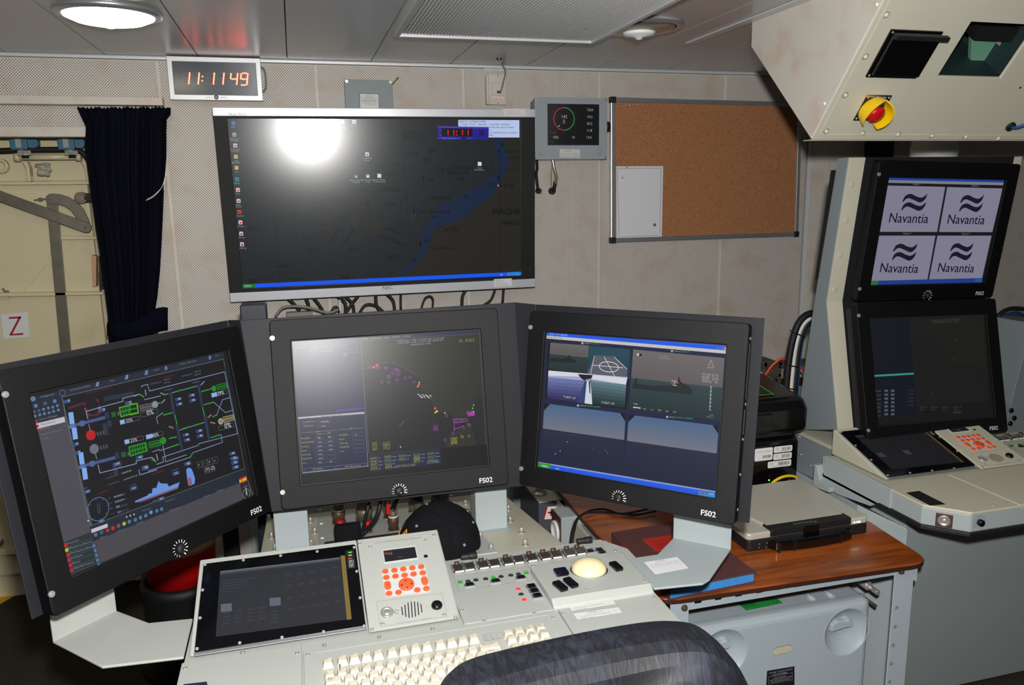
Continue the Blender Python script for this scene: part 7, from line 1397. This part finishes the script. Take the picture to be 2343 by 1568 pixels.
# ---- ledger book
B0 = floorfr(0, 0, .688); q = lambda x, y: B0.px(z14[0]+x/z14[2], z14[1]+y/z14[2], 0)
bq = [q(0, 510), q(405, 905), q(1000, 785), q(560, 430)]
A_, B_, C2 = V((*bq[0], 0)), V((*bq[1], 0)), V((*bq[2], 0)); D_ = A_+(C2-B_)
bk = root('ledger_book', 'maroon cloth ledger with red leather label and blue page edges on the wooden table', 'book', ((A_.x+C2.x)/2, (A_.y+C2.y)/2, TZ))
P4 = [(p.x, p.y) for p in (A_, B_, C2, D_)]
cx_, cy_ = sum(p[0] for p in P4)/4, sum(p[1] for p in P4)/4; sh_ = lambda k: [(cx_+(x-cx_)*k, cy_+(y-cy_)*k) for x, y in P4]
part('lower_cover', G().prism(WORLD, P4, TZ+.0005, TZ+.0035), M['clothbrown'], bk, .0008); part('page_block', G().prism(WORLD, sh_(.972), TZ+.0035, .685), M['pageblue'], bk); part('upper_cover', G().prism(WORLD, P4, .685, .688), M['clothbrown'], bk, .0008)
sd = (B_-A_); fr = Fr((A_.x, A_.y, TZ+.0005), V((sd.x, sd.y, 0)), WZ); part('spine', G().box(fr, 0, sd.length, 0, .0275, -.001, .002), M['clothbrown'], bk, .001)
part('spine_label', G().box(fr, sd.length*.22, sd.length*.55, .002, .026, .002, .0026), M['bookred'], bk)
q2 = [B0.px(z14[0]+x/z14[2], z14[1]+y/z14[2], .0005) for x, y in ((208, 557), (560, 508), (640, 620), (300, 640))]
cr = part('cover_label', G().prism(B0, q2, 0, .0005), M['bookred'], bk); cv = Cv(B0, .0008, z=z14)
cv.line([(225, 563), (545, 518), (600, 605), (305, 632)], .0012, (150, 90, 30), closed=True); cv.text('ACTA', (320, 604), (410, 590), (110, 14, 14), 1, hs=.8); cv.w0 = .0002; cv.text('LOG BOOK', (845, 782), (930, 768), (120, 74, 50), 0); cv.obj('gilding', M['print'], bk)
# ---- black two-tier printer
pr = root('printer', 'glossy black two-tier printer with white barcode stickers on the table behind the laptop', 'printer', (1.25, 2.05, TZ))
yF = 1.95; PF = wallfr(0, yF, 0); zP = (1700, 820, 4.9); c4 = Cv(PF, .0006, z=zP)
xr1 = PF.px(1827, 1060)[0]; xr2 = PF.px(1841, 960)[0]; z1 = PF.px(1820, 996)[1]; zt = PF.px(1800, 912)[1]
sec = [(yF, TZ+.003), (yF, z1-.02), (yF+.018, z1), (yF+.25, z1), (yF+.25, TZ+.003)]
part('lower_body', G().prism(Fr((1.05, 0, 0), WY, WZ), sec, 0, xr1-1.05), M['blackgloss'], pr, .010, 3)
part('upper_body', G().prism(Fr((1.05, 0, 0), WY, WZ), [(yF-.02, z1+.012), (yF-.022, zt-.03), (yF+.0, zt), (yF+.22, zt+.03), (yF+.22, z1+.012)], 0, xr2-1.05), M['blackgloss'], pr, .018, 4)
part('door', G().box(wallfr(0, yF-.022, 0), 1.10, 1.31, z1+.03, zt-.035, 0, .004), M['blackgloss'], pr, .002); part('waist', G().box(WORLD, 1.07, xr1-.02, yF+.01, yF+.22, z1-.001, z1+.014), M['blackmatte'], pr)
def slab(P, nm='barcode_sticker'):
    p = [c4.P(x) for x in P]; a, b, c, d = (p[0][0]+p[3][0])/2, (p[1][0]+p[2][0])/2, (p[2][1]+p[3][1])/2, (p[0][1]+p[1][1])/2; return a, b, c, d
st = []
for P in (((40, 1030), (120, 1022), (110, 1163), (40, 1170)), ((138, 1018), (338, 998), (328, 1140), (128, 1158)), ((350, 995), (556, 972), (550, 1040), (344, 1065)), ((344, 1075), (549, 1052), (544, 1122), (338, 1145)), ((282, 1163), (545, 1133), (536, 1205), (275, 1236))):
    a, b, c, d = slab(P); o = part('barcode_sticker', G().rbox(PF, a, b, c, d, 0, .0006, .004), M['white'], pr)
    cv = Cv(PF, .0009); random.seed(int(a*999)); n = 22; u = a+(b-a)*.45
    while u < b-.006: w = random.choice((.0006, .001, .0016)); cv.rect(u, c+(d-c)*(.28 if P[0][0] != 138 else .2), u+w, c+(d-c)*(.8 if P[0][0] != 138 else .42), (60, 60, 64)); u += w+random.choice((.0007, .0012))
    if P[0][0] == 138:
        cv.text('Product no: CB580A', (a+.006, c+(d-c)*.68), (b-.006, c+(d-c)*.68), (110, 110, 114), px=False)
    else: cv.circ((a+.012, (c+d)/2+.002), .004, .0008, (120, 120, 126), px=False); cv.line([(a+.02, c+.004), (b-.012, c+.004)], .0006, (140, 140, 146), px=False)
    cv.obj('barcode', M['print'], o)
g = G(); cvp = Cv(wallfr(0, yF, 0), .001, z=zP); u, v = cvp.P((293, 1368)); cvp.disc((u, v), .0028, (.3, 3, .1, 1), px=False); u, v = cvp.P((520, 1365)); cvp.disc((u, v), .0013, (170, 170, 170), px=False); cvp.obj('status_light', M['screen'], pr)
tf = Fr((1.05, yF, zt+.001), WX, V((0, .22, .03))); cv = Cv(tf, .0015); cv.rect(.06, .03, .30, .21, (70, 150, 40)); cv.rect(.066, .036, .294, .204, (38, 40, 34), 1)
for i in range(5): cv.rect(.08+i*.04, .06+(i % 3)*.04, .105+i*.04, .085+(i % 3)*.04, (90, 92, 84), 2)
cv.obj('instruction_label', M['print'], pr)
Tp_ = lambda x, y, z: at(x, y, WZ, z)
solo('yellow_cable', G().tube([Wp(1757, 1122, 1.90), Wp(1770, 1103, 1.905), Wp(1793, 1091, 1.91), Wp(1815, 1090, 1.915), Wp(1824, 1097, 1.92), Wp(1821, 1106, 1.93), Wp(1832, 1106, 1.94)], .0042, 8), M['yellow'], 'bright yellow cable looping behind the laptop', 'cable')
solo('orange_cable', G().tube([Wp(1783, 1103, 1.93), Wp(1794, 1110, 1.91), Wp(1806, 1119, 1.90)], .003, 8), M['orangecable'], 'short orange cable under the yellow loop behind the laptop', 'cable')
solo('orange_cable', G().tube([Wp(1825, 1104, 1.96), Wp(1830, 1110, 1.95), Wp(1836, 1118, 1.93)], .003, 8), M['orangecable'], 'orange cable end right of the yellow loop behind the laptop', 'cable')
# ---- cables, bracket and trunking behind the printer
WT = wallfr(0, 2.965, 0); a = WT.px(1725, 850)[0]; b = WT.px(1850, 850)[0]; zz0, zz1 = WT.px(1780, 868)[1], WT.px(1780, 834)[1]
solo('wall_trunking', G().box(WT, a-.1, b+.3, zz0, zz1, -.033, 0).box(WT, a-.1, b+.3, zz0-.045, zz0-.005, -.033, -.015, 1), [M['white'], M['brown']], 'white cable trunking along the wall behind the printer', 'trunking', .002)
KW = wallfr(0, 2.6, 0); kp = lambda x, y: KW.px(1700+x/4.9, 820+y/4.9)
g = G(); 
for x0, x1, y0, y1 in ((240, 262, 50, 300), (405, 425, 45, 340), (240, 700, 42, 60), (258, 425, 100, 112), (258, 425, 190, 205)): a = kp(x0, y0); b = kp(x1, y1); g.box(KW, a[0], b[0], b[1], a[1], -.006, 0)
a = kp(262, 108); b = kp(412, 200); g.box(KW, a[0], b[0], b[1], a[1], -.012, -.006); u, v = kp(345, 158); g.cyl(KW, u, v, .009, -.006, .006, 10); g.box(KW, kp(240, 50)[0], kp(262, 50)[0], kp(240, 120)[1], kp(240, 60)[1], -.37, -.006).box(KW, kp(405, 50)[0], kp(425, 50)[0], kp(240, 120)[1], kp(240, 60)[1], -.37, -.006); solo('metal_bracket', g, M['steeldull'], 'galvanised mounting bracket behind the printer', 'bracket', .0006)
solo('orange_cable', G().tube([at(1722, 915, WZ, .665), Wp(1738, 888, 2.56), Wp(1752, 858, 2.55), Wp(1768, 836, 2.54), Wp(1790, 821, 2.53), Wp(1815, 826, 2.53), Wp(1832, 840, 2.53), Wp(1845, 856, 2.53)], .0048, 8), M['orangecable'], 'orange cable arching over the metal bracket on the wall', 'cable')
cbn = root('cable_bundle', 'thick bundle of black, white and blue cables curving up left of the right console', 'cables', Wp(1805, 960, 2.36))
for dx, rr_, m, lb in ((0, .0125, 'blackmatte', None), (11, .0085, 'white', 'white cable'), (19, .0105, 'blackmatte', None), (25, .0065, 'bluecable', 'blue cable')):
    part('cable', G().tube([Wp(1880, 716+dx*.9, 2.36), Wp(1848+dx*.3, 720+dx*.9, 2.36), Wp(1826+dx*.6, 742+dx*.8, 2.36), Wp(1812+dx*.8, 785+dx*.5, 2.36), Wp(1803+dx, 840, 2.36), Wp(1798+dx, 900, 2.36), Wp(1796+dx, 960, 2.36), Wp(1796+dx, 1100, 2.36), V((Wp(1796+dx, 1100, 2.36).x, 2.37, .01))], rr_, 10), M[m], cbn, label=lb)
for k, (x0, y0, x1, y1) in enumerate(((1806, 756, 1842, 772), (1794, 834, 1824, 840), (1792, 888, 1826, 892))): part('cable_tie', G().tube([Wp(x0, y0, 2.345), Wp((x0+x1)/2, (y0+y1)/2, 2.335), Wp(x1, y1, 2.345)], .0022, 6), M['blackmatte'], cbn)
solo('table_cable', G().tube([Tp_(1304, 1262, .62), Tp_(1309, 1215, .655), Tp_(1322, 1186, .672), Tp_(1350, 1169, .668), Tp_(1385, 1166, .666), Tp_(1420, 1176, .666), Tp_(1470, 1168, .666), Tp_(1500, 1160, .666)], .003, 8), M['blackmatte'], 'thin black cable looping from the wooden table over its left edge', 'cable')
solo('table_cable', G().tube([Tp_(1308, 1260, .62), Tp_(1314, 1215, .66), Tp_(1328, 1180, .676), Tp_(1375, 1172, .669), Tp_(1450, 1178, .667), Tp_(1500, 1170, .667)], .003, 8), M['blackmatte'], 'second thin black cable beside the first, leaving the table edge', 'cable')
# ---- transport case under the table
YC = 1.51; CF_ = wallfr(0, YC, 0); zc0 = .528
cs_ = root('equipment_case', 'large light grey rack-mounted case with round handle recesses under the wooden table', 'case', (1.04, 1.7, .02))
bod = link('case_body', tomesh('case_body', G().box(WORLD, .745, 1.342, YC, YC+.42, .02, zc0), [M['frameblue']]), None, .02, 4)
cutters = []
dish = [CF_.px(1937, 1447), CF_.px(1655, 1497)]
g = G()
for u, v in dish:
    R_, ra_ = .092, .064; dz = sqrt(R_*R_-ra_*ra_); cb = G(); f = CF_.sub(u, v, dz); pr_ = [(R_*sin(pi*k/24)+1e-5, -R_*cos(pi*k/24)) for k in range(25)]; cb.lathe(f, 0, 0, pr_, 48)
    co = link('cut', tomesh('cut', cb, [M['frameblue']])); cutters.append(co); m_ = bod.modifiers.new('dish', 'BOOLEAN'); m_.object = co; m_.operation = 'DIFFERENCE'; m_.solver = 'EXACT'
for o in [bod]+cutters:
    bm_ = bmesh.new(); bm_.from_mesh(o.data); bmesh.ops.remove_doubles(bm_, verts=bm_.verts, dist=1e-5); bmesh.ops.recalc_face_normals(bm_, faces=bm_.faces); bm_.to_mesh(o.data); bm_.free()
bpy.context.view_layer.update(); dg = bpy.context.evaluated_depsgraph_get(); me = bpy.data.meshes.new_from_object(bod.evaluated_get(dg))
for v in me.vertices: v.co -= ORG[cs_.name]
bpy.data.objects.remove(bod)
for c in cutters: bpy.data.objects.remove(c)
bod = link('case_body', me, cs_); ORG[bod.name] = ORG[cs_.name]; bod.data.materials.clear(); bod.data.materials.append(M['frameblue'])
for p in bod.data.polygons: p.material_index = 0; p.use_smooth = False
part('lid_seam', G().box(WORLD, .744, 1.343, YC+.028, YC+.030, .05, zc0+.0005), M['bluegrey'], cs_)
for u, v in dish:
    la_ = part('latch', G().prism(CF_, [(u-.04, v+.002), (u-.04, v+.022), (u-.02, v+.03), (u+.0, v+.028), (u+.012, v+.032), (u+.024, v+.024), (u+.026, v+.016), (u+.014, v+.008), (u-.004, v+.006)], -.034, -.006), M['frameblue'], cs_, .003)
    part('latch_boss', G().cyl(CF_, u+.012, v+.02, .010, -.006, -.003, 16), M['frameblue'], la_)
    part('recess_rim', G().lathe(CF_, u, v, [(.0655, -.001), (.0662, .0008), (.0672, -.001)], 48, caps=False), M['frameblue'], cs_)
TC = floorfr(0, 0, zc0+.0004); cv = Cv(TC, .0004, z=z14); cv.poly([(872, 1005), (1140, 962), (1185, 1000), (930, 1052)], (36, 150, 66), 0, True)
for i in range(4): cv.text(('Fecha de Montaje', 'Estado', 'Prueba', 'NR 87-70-1')[i], (900+i*8, 1010+i*8), (985+i*8, 996+i*8), (20, 80, 36), 1)
cv.circ((1130, 990), .006, .001, (20, 80, 36), 1); cv.obj('green_label', M['print'], cs_, 'green paper label on top of the case')
g = G()
for x0, y0, x1, y1 in ((1340, 930, 1395, 980), (1465, 912, 1530, 962)): a = TC.px(z14[0]+x0/z14[2], z14[1]+y0/z14[2]); b = TC.px(z14[0]+x1/z14[2], z14[1]+y1/z14[2]); part('top_rib', G().tube([TC.p(*a, .001), TC.p(*b, .001)], .006, 8), M['frameblue'], cs_)
cv = Cv(CF_, .0006, z=z14); cv.poly([(1075, 1470), (1265, 1438), (1265, 1700), (1060, 1700)], (24, 24, 32), 0, True); cc = (150, 152, 158)
for t, a, b in (('MATRIZ CONMUTACION', (1088, 1492), (1250, 1462)), ('LSD SCOMBA', (1110, 1506), (1215, 1487)), ('FABRICADO POR', (1120, 1524), (1205, 1508)), ('NAVANTIA-SISTEMAS FABA', (1092, 1542), (1245, 1512)), ('SAN FERNANDO ESPANA', (1100, 1553), (1236, 1527))): cv.text(t, a, b, cc, 1)
cv.line([(1085, 1512), (1250, 1482), (1248, 1532), (1083, 1562)], .0006, cc, 1, closed=True)
cv.obj('dark_nameplate', M['print'], cs_)
cv = Cv(CF_, .0005, z=z14); sp_ = [(1118, 1325), (1140, 1310), (1180, 1300), (1225, 1290), (1250, 1298), (1240, 1330), (1215, 1345), (1170, 1352), (1130, 1368), (1115, 1350)]; cv.poly(sp_, (196, 190, 172), 0, True); cv.line(sp_[:5], .0015, (150, 110, 60), 1); cv.line(sp_[5:], .001, (150, 110, 60), 1); cv.obj('glue_stain', M['print'], cs_)
fr = CF_.sub(0, 0, .0); q = CF_.px(z14[0]+1790/z14[2], z14[1]+930/z14[2])
st = root('steel_toggle', 'steel fasteners between the grey case and the table leg', 'fastener', CF_.p(*q, -.06)); ux = q[0]+.02; vv = q[1]
part('thumb_screw', G().cyl(Fr(CF_.p(ux, vv, -.06), WX, WZ), 0, 0, .012, 0, .03, 14).cyl(Fr(CF_.p(ux, vv, -.03), WX, WZ), .004, -.004, .007, 0, .03, 12), M['steel'], st, .001); part('hex_head', G().cyl(Fr(CF_.p(ux-.005, vv+.026, -.06), WX, WZ), 0, 0, .009, 0, .012, 6), M['steeldull'], st); part('bolt', G().tube([CF_.p(ux-.01, vv-.03, -.05), CF_.p(ux+.02, vv-.055, -.02)], .004, 8), M['steeldull'], st)
# ================================================================ BETWEEN CONSOLE AND TABLE
yE = 2.35; EF = wallfr(0, yE, 0); lk = root('locker', 'narrow grey metal locker frame behind the connector shelf', 'cabinet', EF.p(*EF.px(1210, 1240), 0))
for nm, x0, x1, w, m in (('post', 1176, 1191, 0, 'bluegrey'), ('post', 1192, 1208, -.02, 'greycool'), ('post', 1210, 1219, .01, 'bluegrey'), ('post', 1220, 1233, .02, 'greycool')):
    u0a, u1a = EF.px(x0, 1200)[0], EF.px(x1, 1200)[0]; part('post', G().box(EF, u0a, u1a, .02, .80, w-.04, w), M[m], lk, .001)
yS = 2.1; SF2 = wallfr(0, yS, 0); u0a, u1a = SF2.px(1233, 1200)[0], SF2.px(1312, 1200)[0]; v1 = SF2.px(1260, 1148)[1]
fb = root('first_aid_box', 'dark grey box with a white sign and red cross, between shelf and table', 'box', SF2.p(u0a, .1, 0))
part('body', G().box(SF2, u0a, u1a, .1, v1, -.2, 0), mat('dark_slate_paint', (72, 76, 84), .5), fb, .002); part('top', G().box(SF2, u0a, u1a, v1, v1+.004, -.2, .003), M['cream'], fb, .001)
z11 = (1150, 1080, 5.715); cv = Cv(SF2, .0006, z=z11); cv.poly([(580, 452), (830, 440), (830, 610), (520, 628)], (176, 34, 30), 0, True); cv.poly([(592, 458), (735, 445), (728, 612), (545, 622)], (224, 222, 222), 1, True); cv.poly([(735, 445), (830, 436), (830, 452), (735, 466)], (150, 24, 26), 2, True)
cv.poly([(628, 482), (650, 480), (645, 578), (620, 580)], (176, 34, 30), 2, True); cv.poly([(592, 522), (676, 516), (674, 540), (588, 548)], (176, 34, 30), 2, True); cv.obj('cross_sign', M['print'], fb, 'white sign with a red cross')
p = SF2.p(*SF2.px(1248, 1128, 0), -.06); p.z = v1+.004; part('brass_fitting', G().lathe(Fr(p, WX, WY), 0, 0, [(.022, 0), (.022, .004), (.012, .006), (.011, .018), (.014, .02), (1e-4, .022)], 18), M['steel'], fb)
zb = .648; BX = floorfr(0, 0, zb); a = BX.px(1284, 1186); b = BX.px(1333, 1181); x0b, y0b = a; x1b = b[0]; dpt = BX.px(1264, 1163)[1]-y0b
sb = root('socket_box', 'pale blue-grey box with white round sockets beside the wooden table', 'electrical box', (x0b, y0b, zb-.16))
part('body', G().box(WORLD, x0b, x1b, y0b, y0b+dpt, zb-.16, zb), M['greycool'], sb, .002); part('side_cover', G().box(WORLD, x0b-.003, x0b, y0b, y0b+dpt, zb-.16, zb-.002), M['brown'], sb, .001)
lf = Fr((x0b-.003, y0b+dpt, 0), WY*-1, WZ)
for v in (zb-.055, zb-.13): part('round_socket', G().lathe(lf, dpt*.5, v, [(.032, 0), (.031, .006), (.026, .008), (.021, .006), (.019, .002), (1e-4, .002)], 28), M['white'], sb)
f = wallfr(x0b, y0b, 0); u, v = f.px(1322, 1225); part('toggle_switch', G().cyl(f, u, v, .007, 0, .004, 12).tube([f.p(u, v, .003), f.p(u+.010, v-.018, .02)], .0038, 8), M['steel'], sb)
solo('divider_board', G().box(WORLD, .700, .708, 1.50, 2.3, .02, .64), M['cream'], 'cream panel standing along the left side of the wooden table', 'panel', .001)
# ================================================================ CHAIR IN THE FOREGROUND
HF2 = wallfr(0, .95, 0); o_ = [(955, 1700), (968, 1590), (982, 1545), (1000, 1512), (1030, 1494), (1075, 1484), (1300, 1448), (1480, 1416), (1550, 1407), (1590, 1414), (1625, 1446), (1650, 1500), (1672, 1568), (1700, 1680)]
pts = [HF2.px(*p) for p in o_]; pts = [(u, v) for u, v in pts]+[(.60, .50), (.14, .50)]
ch = root('operator_chair', 'black worn leather chair back in the foreground, in front of the central console', 'chair', (.37, .85, 0))
g = G()
cxm = .37
def ringat(off, inset_):
    c = (sum(p[0] for p in pts)/len(pts), sum(p[1] for p in pts)/len(pts)); R_ = []
    for u, v in pts:
        d = V((c[0]-u, c[1]-v)); L = d.length; d = d/L; s_ = 1; R_.append(HF2.p(u+d.x*inset_, v+d.y*inset_, off-.018*((v-.93)/.4)*-1*0+ .04*((u-cxm)/.23)**2))
    return R_
ly = [(-.020, .03), (-.014, .012), (0, .002), (.02, 0), (.05, .002), (.068, .012), (.078, .03), (.083, .06)]
R = [ringat(a, b) for a, b in ly]; n = len(pts)
for A, B in zip(R, R[1:]): g.add(A+B, [[i, (i+1) % n, n+(i+1) % n, n+i] for i in range(n)], 0, True)
g.add(R[0], [list(range(n))], 0, True); g.add(R[-1], [list(range(n))[::-1]], 0, True)
bk_ = part('backrest', g, M['leather'], ch); m_ = bk_.modifiers.new('round', 'SUBSURF'); m_.levels = 2; m_.render_levels = 2
part('seat', G().rbox(floorfr(0, 0, .40), .13, .61, .98, 1.285, 0, .09, .05), M['leather'], ch, .02, 3); part('backrest_stem', G().box(WORLD, .34, .40, .90, .93, .36, .62), M['blackmatte'], ch, .005); part('column', G().cyl(floorfr(0, 0, .08), .37, 1.2, .03, 0, .33, 16), M['blackmatte'], ch)
part('mechanism', G().box(WORLD, .32, .42, .90, 1.3, .37, .405), M['blackmatte'], ch, .005)
g = G()
for k in range(5): a = k*2*pi/5; g.box(floorfr(.37, 1.2, .05).sub(0, 0, 0, a), 0, .28, -.025, .025, 0, .03)
part('star_base', g, M['blackmatte'], ch, .004); g = G()
for k in range(5): a = k*2*pi/5; f = floorfr(.37+.27*cos(a), 1.2+.27*sin(a), 0); g.cyl(Fr(f.p(-.012, 0, .026), WY, WZ), 0, 0, .025, 0, .024, 14)
part('castor', g, M['blackmatte'], ch)
# ================================================================ LEFT: BIN, STAND, BAG
bn = root('red_bin', 'red bin with a tan rim behind the left monitor', 'bin', (-.44, 2.62, .30)); f = floorfr(-.44, 2.62, 0)
part('body', G().lathe(f, 0, 0, [(.105, .30), (.112, .42), (.110, .425)], 32), M['red'], bn); part('rim_band', G().lathe(f, 0, 0, [(.113, .42), (.115, .425), (.117, .47), (.112, .472), (.108, .43)], 32), M['tan'], bn)
solo('bin_stand', G().lathe(f, 0, 0, [(.15, 0), (.15, .02), (.125, .04), (.12, .26), (.13, .285), (.13, .31), (.112, .315), (.106, .298), (1e-4, .298)], 32), M['blackmatte'], 'black round stand holding the red bin', 'stand')
random.seed(11); g = G(); f = floorfr(-.30, 2.25, 0); rows = []
for i in range(9):
    t = i/8*pi/2; rows.append([f.p((.22*cos(t)+.012*sin(5*k+i))*cos(2*pi*k/20), (.15*cos(t)+.012*cos(3*k+i))*sin(2*pi*k/20), .30*sin(t)+.006*sin(k*2+i)) for k in range(21)])
solo('dark_bag', g.grid(rows), M['navy'], 'dark blue soft bag on the carpet behind the left monitor arm', 'bag')
p1, p2 = Wp(516, 1230, 2.75), Wp(545, 1230, 2.75)
solo('black_post', G().box(wallfr(0, 2.75, 0), p1.x-.01, p2.x, 0, .62, -.04, 0), M['blackmatte'], 'black post against the perforated wall left of the connector shelf', 'post', .004)
p1, p2 = Wp(571, 1230, 2.9), Wp(588, 1230, 2.9); solo('grey_conduit_cover', G().box(wallfr(0, 2.96, 0), p1.x, p2.x+.02, .05, .9, -.03, 0), M['greycool'], 'grey vertical cover strip on the wall beside the connector shelf', 'cover', .002)
# ---- left post behind the central monitor and cables under the wall display
p1, p2 = Wp(548, 700, 2.2), Wp(609, 700, 2.2)
solo('display_post', G().box(wallfr(0, 2.2, 0), p1.x, p2.x, 0, 1.262, -.06, 0), mat('dark_navy_metal', (26, 30, 44), .4), 'dark navy metal post below the left end of the wall display', 'post', .003)
cvs = [([(700, 684), (706, 700), (703, 725)], .006), ([(718, 682), (735, 705), (745, 730)], .0055), ([(770, 676), (790, 695), (788, 735)], .006), ([(820, 676), (802, 700), (778, 735)], .0055), ([(790, 678), (808, 700), (809, 740)], .0055), ([(818, 726), (835, 699), (860, 700), (882, 718)], .005), ([(860, 670), (862, 700), (880, 722)], .006), ([(880, 668), (900, 690), (903, 730)], .0055), ([(917, 668), (917, 730)], .0045), ([(964, 706), (972, 684), (984, 678), (991, 688), (988, 715)], .004), ([(1068, 660), (1058, 680), (1057, 715)], .006), ([(1134, 658), (1124, 685), (1105, 700)], .005), ([(1153, 655), (1149, 705)], .005), ([(657, 682), (672, 695), (686, 712)], .0055), ([(758, 712), (765, 703), (772, 704), (776, 716)], .004)]
LBc = ['leftmost', 'second', 'third', 'fourth', 'fifth', 'sixth, arched', 'seventh', 'eighth', 'thin straight', 'narrow looped', 'curved right-hand', 'slanting right-hand', 'rightmost straight', 'slanting plugged', 'small arched']
for (P, rr_), lb in zip(cvs, LBc): solo('hanging_cable', G().tube([Wp(x, y, 2.9) for x, y in P], rr_, 8), M['blackmatte'], lb+' black cable hanging below the wall display', 'cable', group='black cables below the wall display')
solo('grey_cable', G().tube([Wp(630, 725, 2.88), Wp(645, 706, 2.88), Wp(672, 701, 2.88), Wp(710, 705, 2.88), Wp(750, 716, 2.88), Wp(775, 708, 2.88)], .005, 8), M['greyc'], 'grey cable arching over the adapter below the wall display', 'cable')
solo('power_adapter', G().box(wallfr(0, 2.88, 0), Wp(655, 718, 2.88).x, Wp(715, 718, 2.88).x, Wp(655, 745, 2.88).z, Wp(655, 716, 2.88).z, -.03, 0), M['greyc'], 'grey adapter lying behind the top edge of the central monitor', 'adapter', .003)
solo('white_pipe_thin', G().tube([Wp(778, 675, 2.93), Wp(778, 730, 2.93)], .0045, 8), M['white'], 'thin white conduit among the cables below the wall display', 'conduit')
bpy.data.objects.remove(_to)
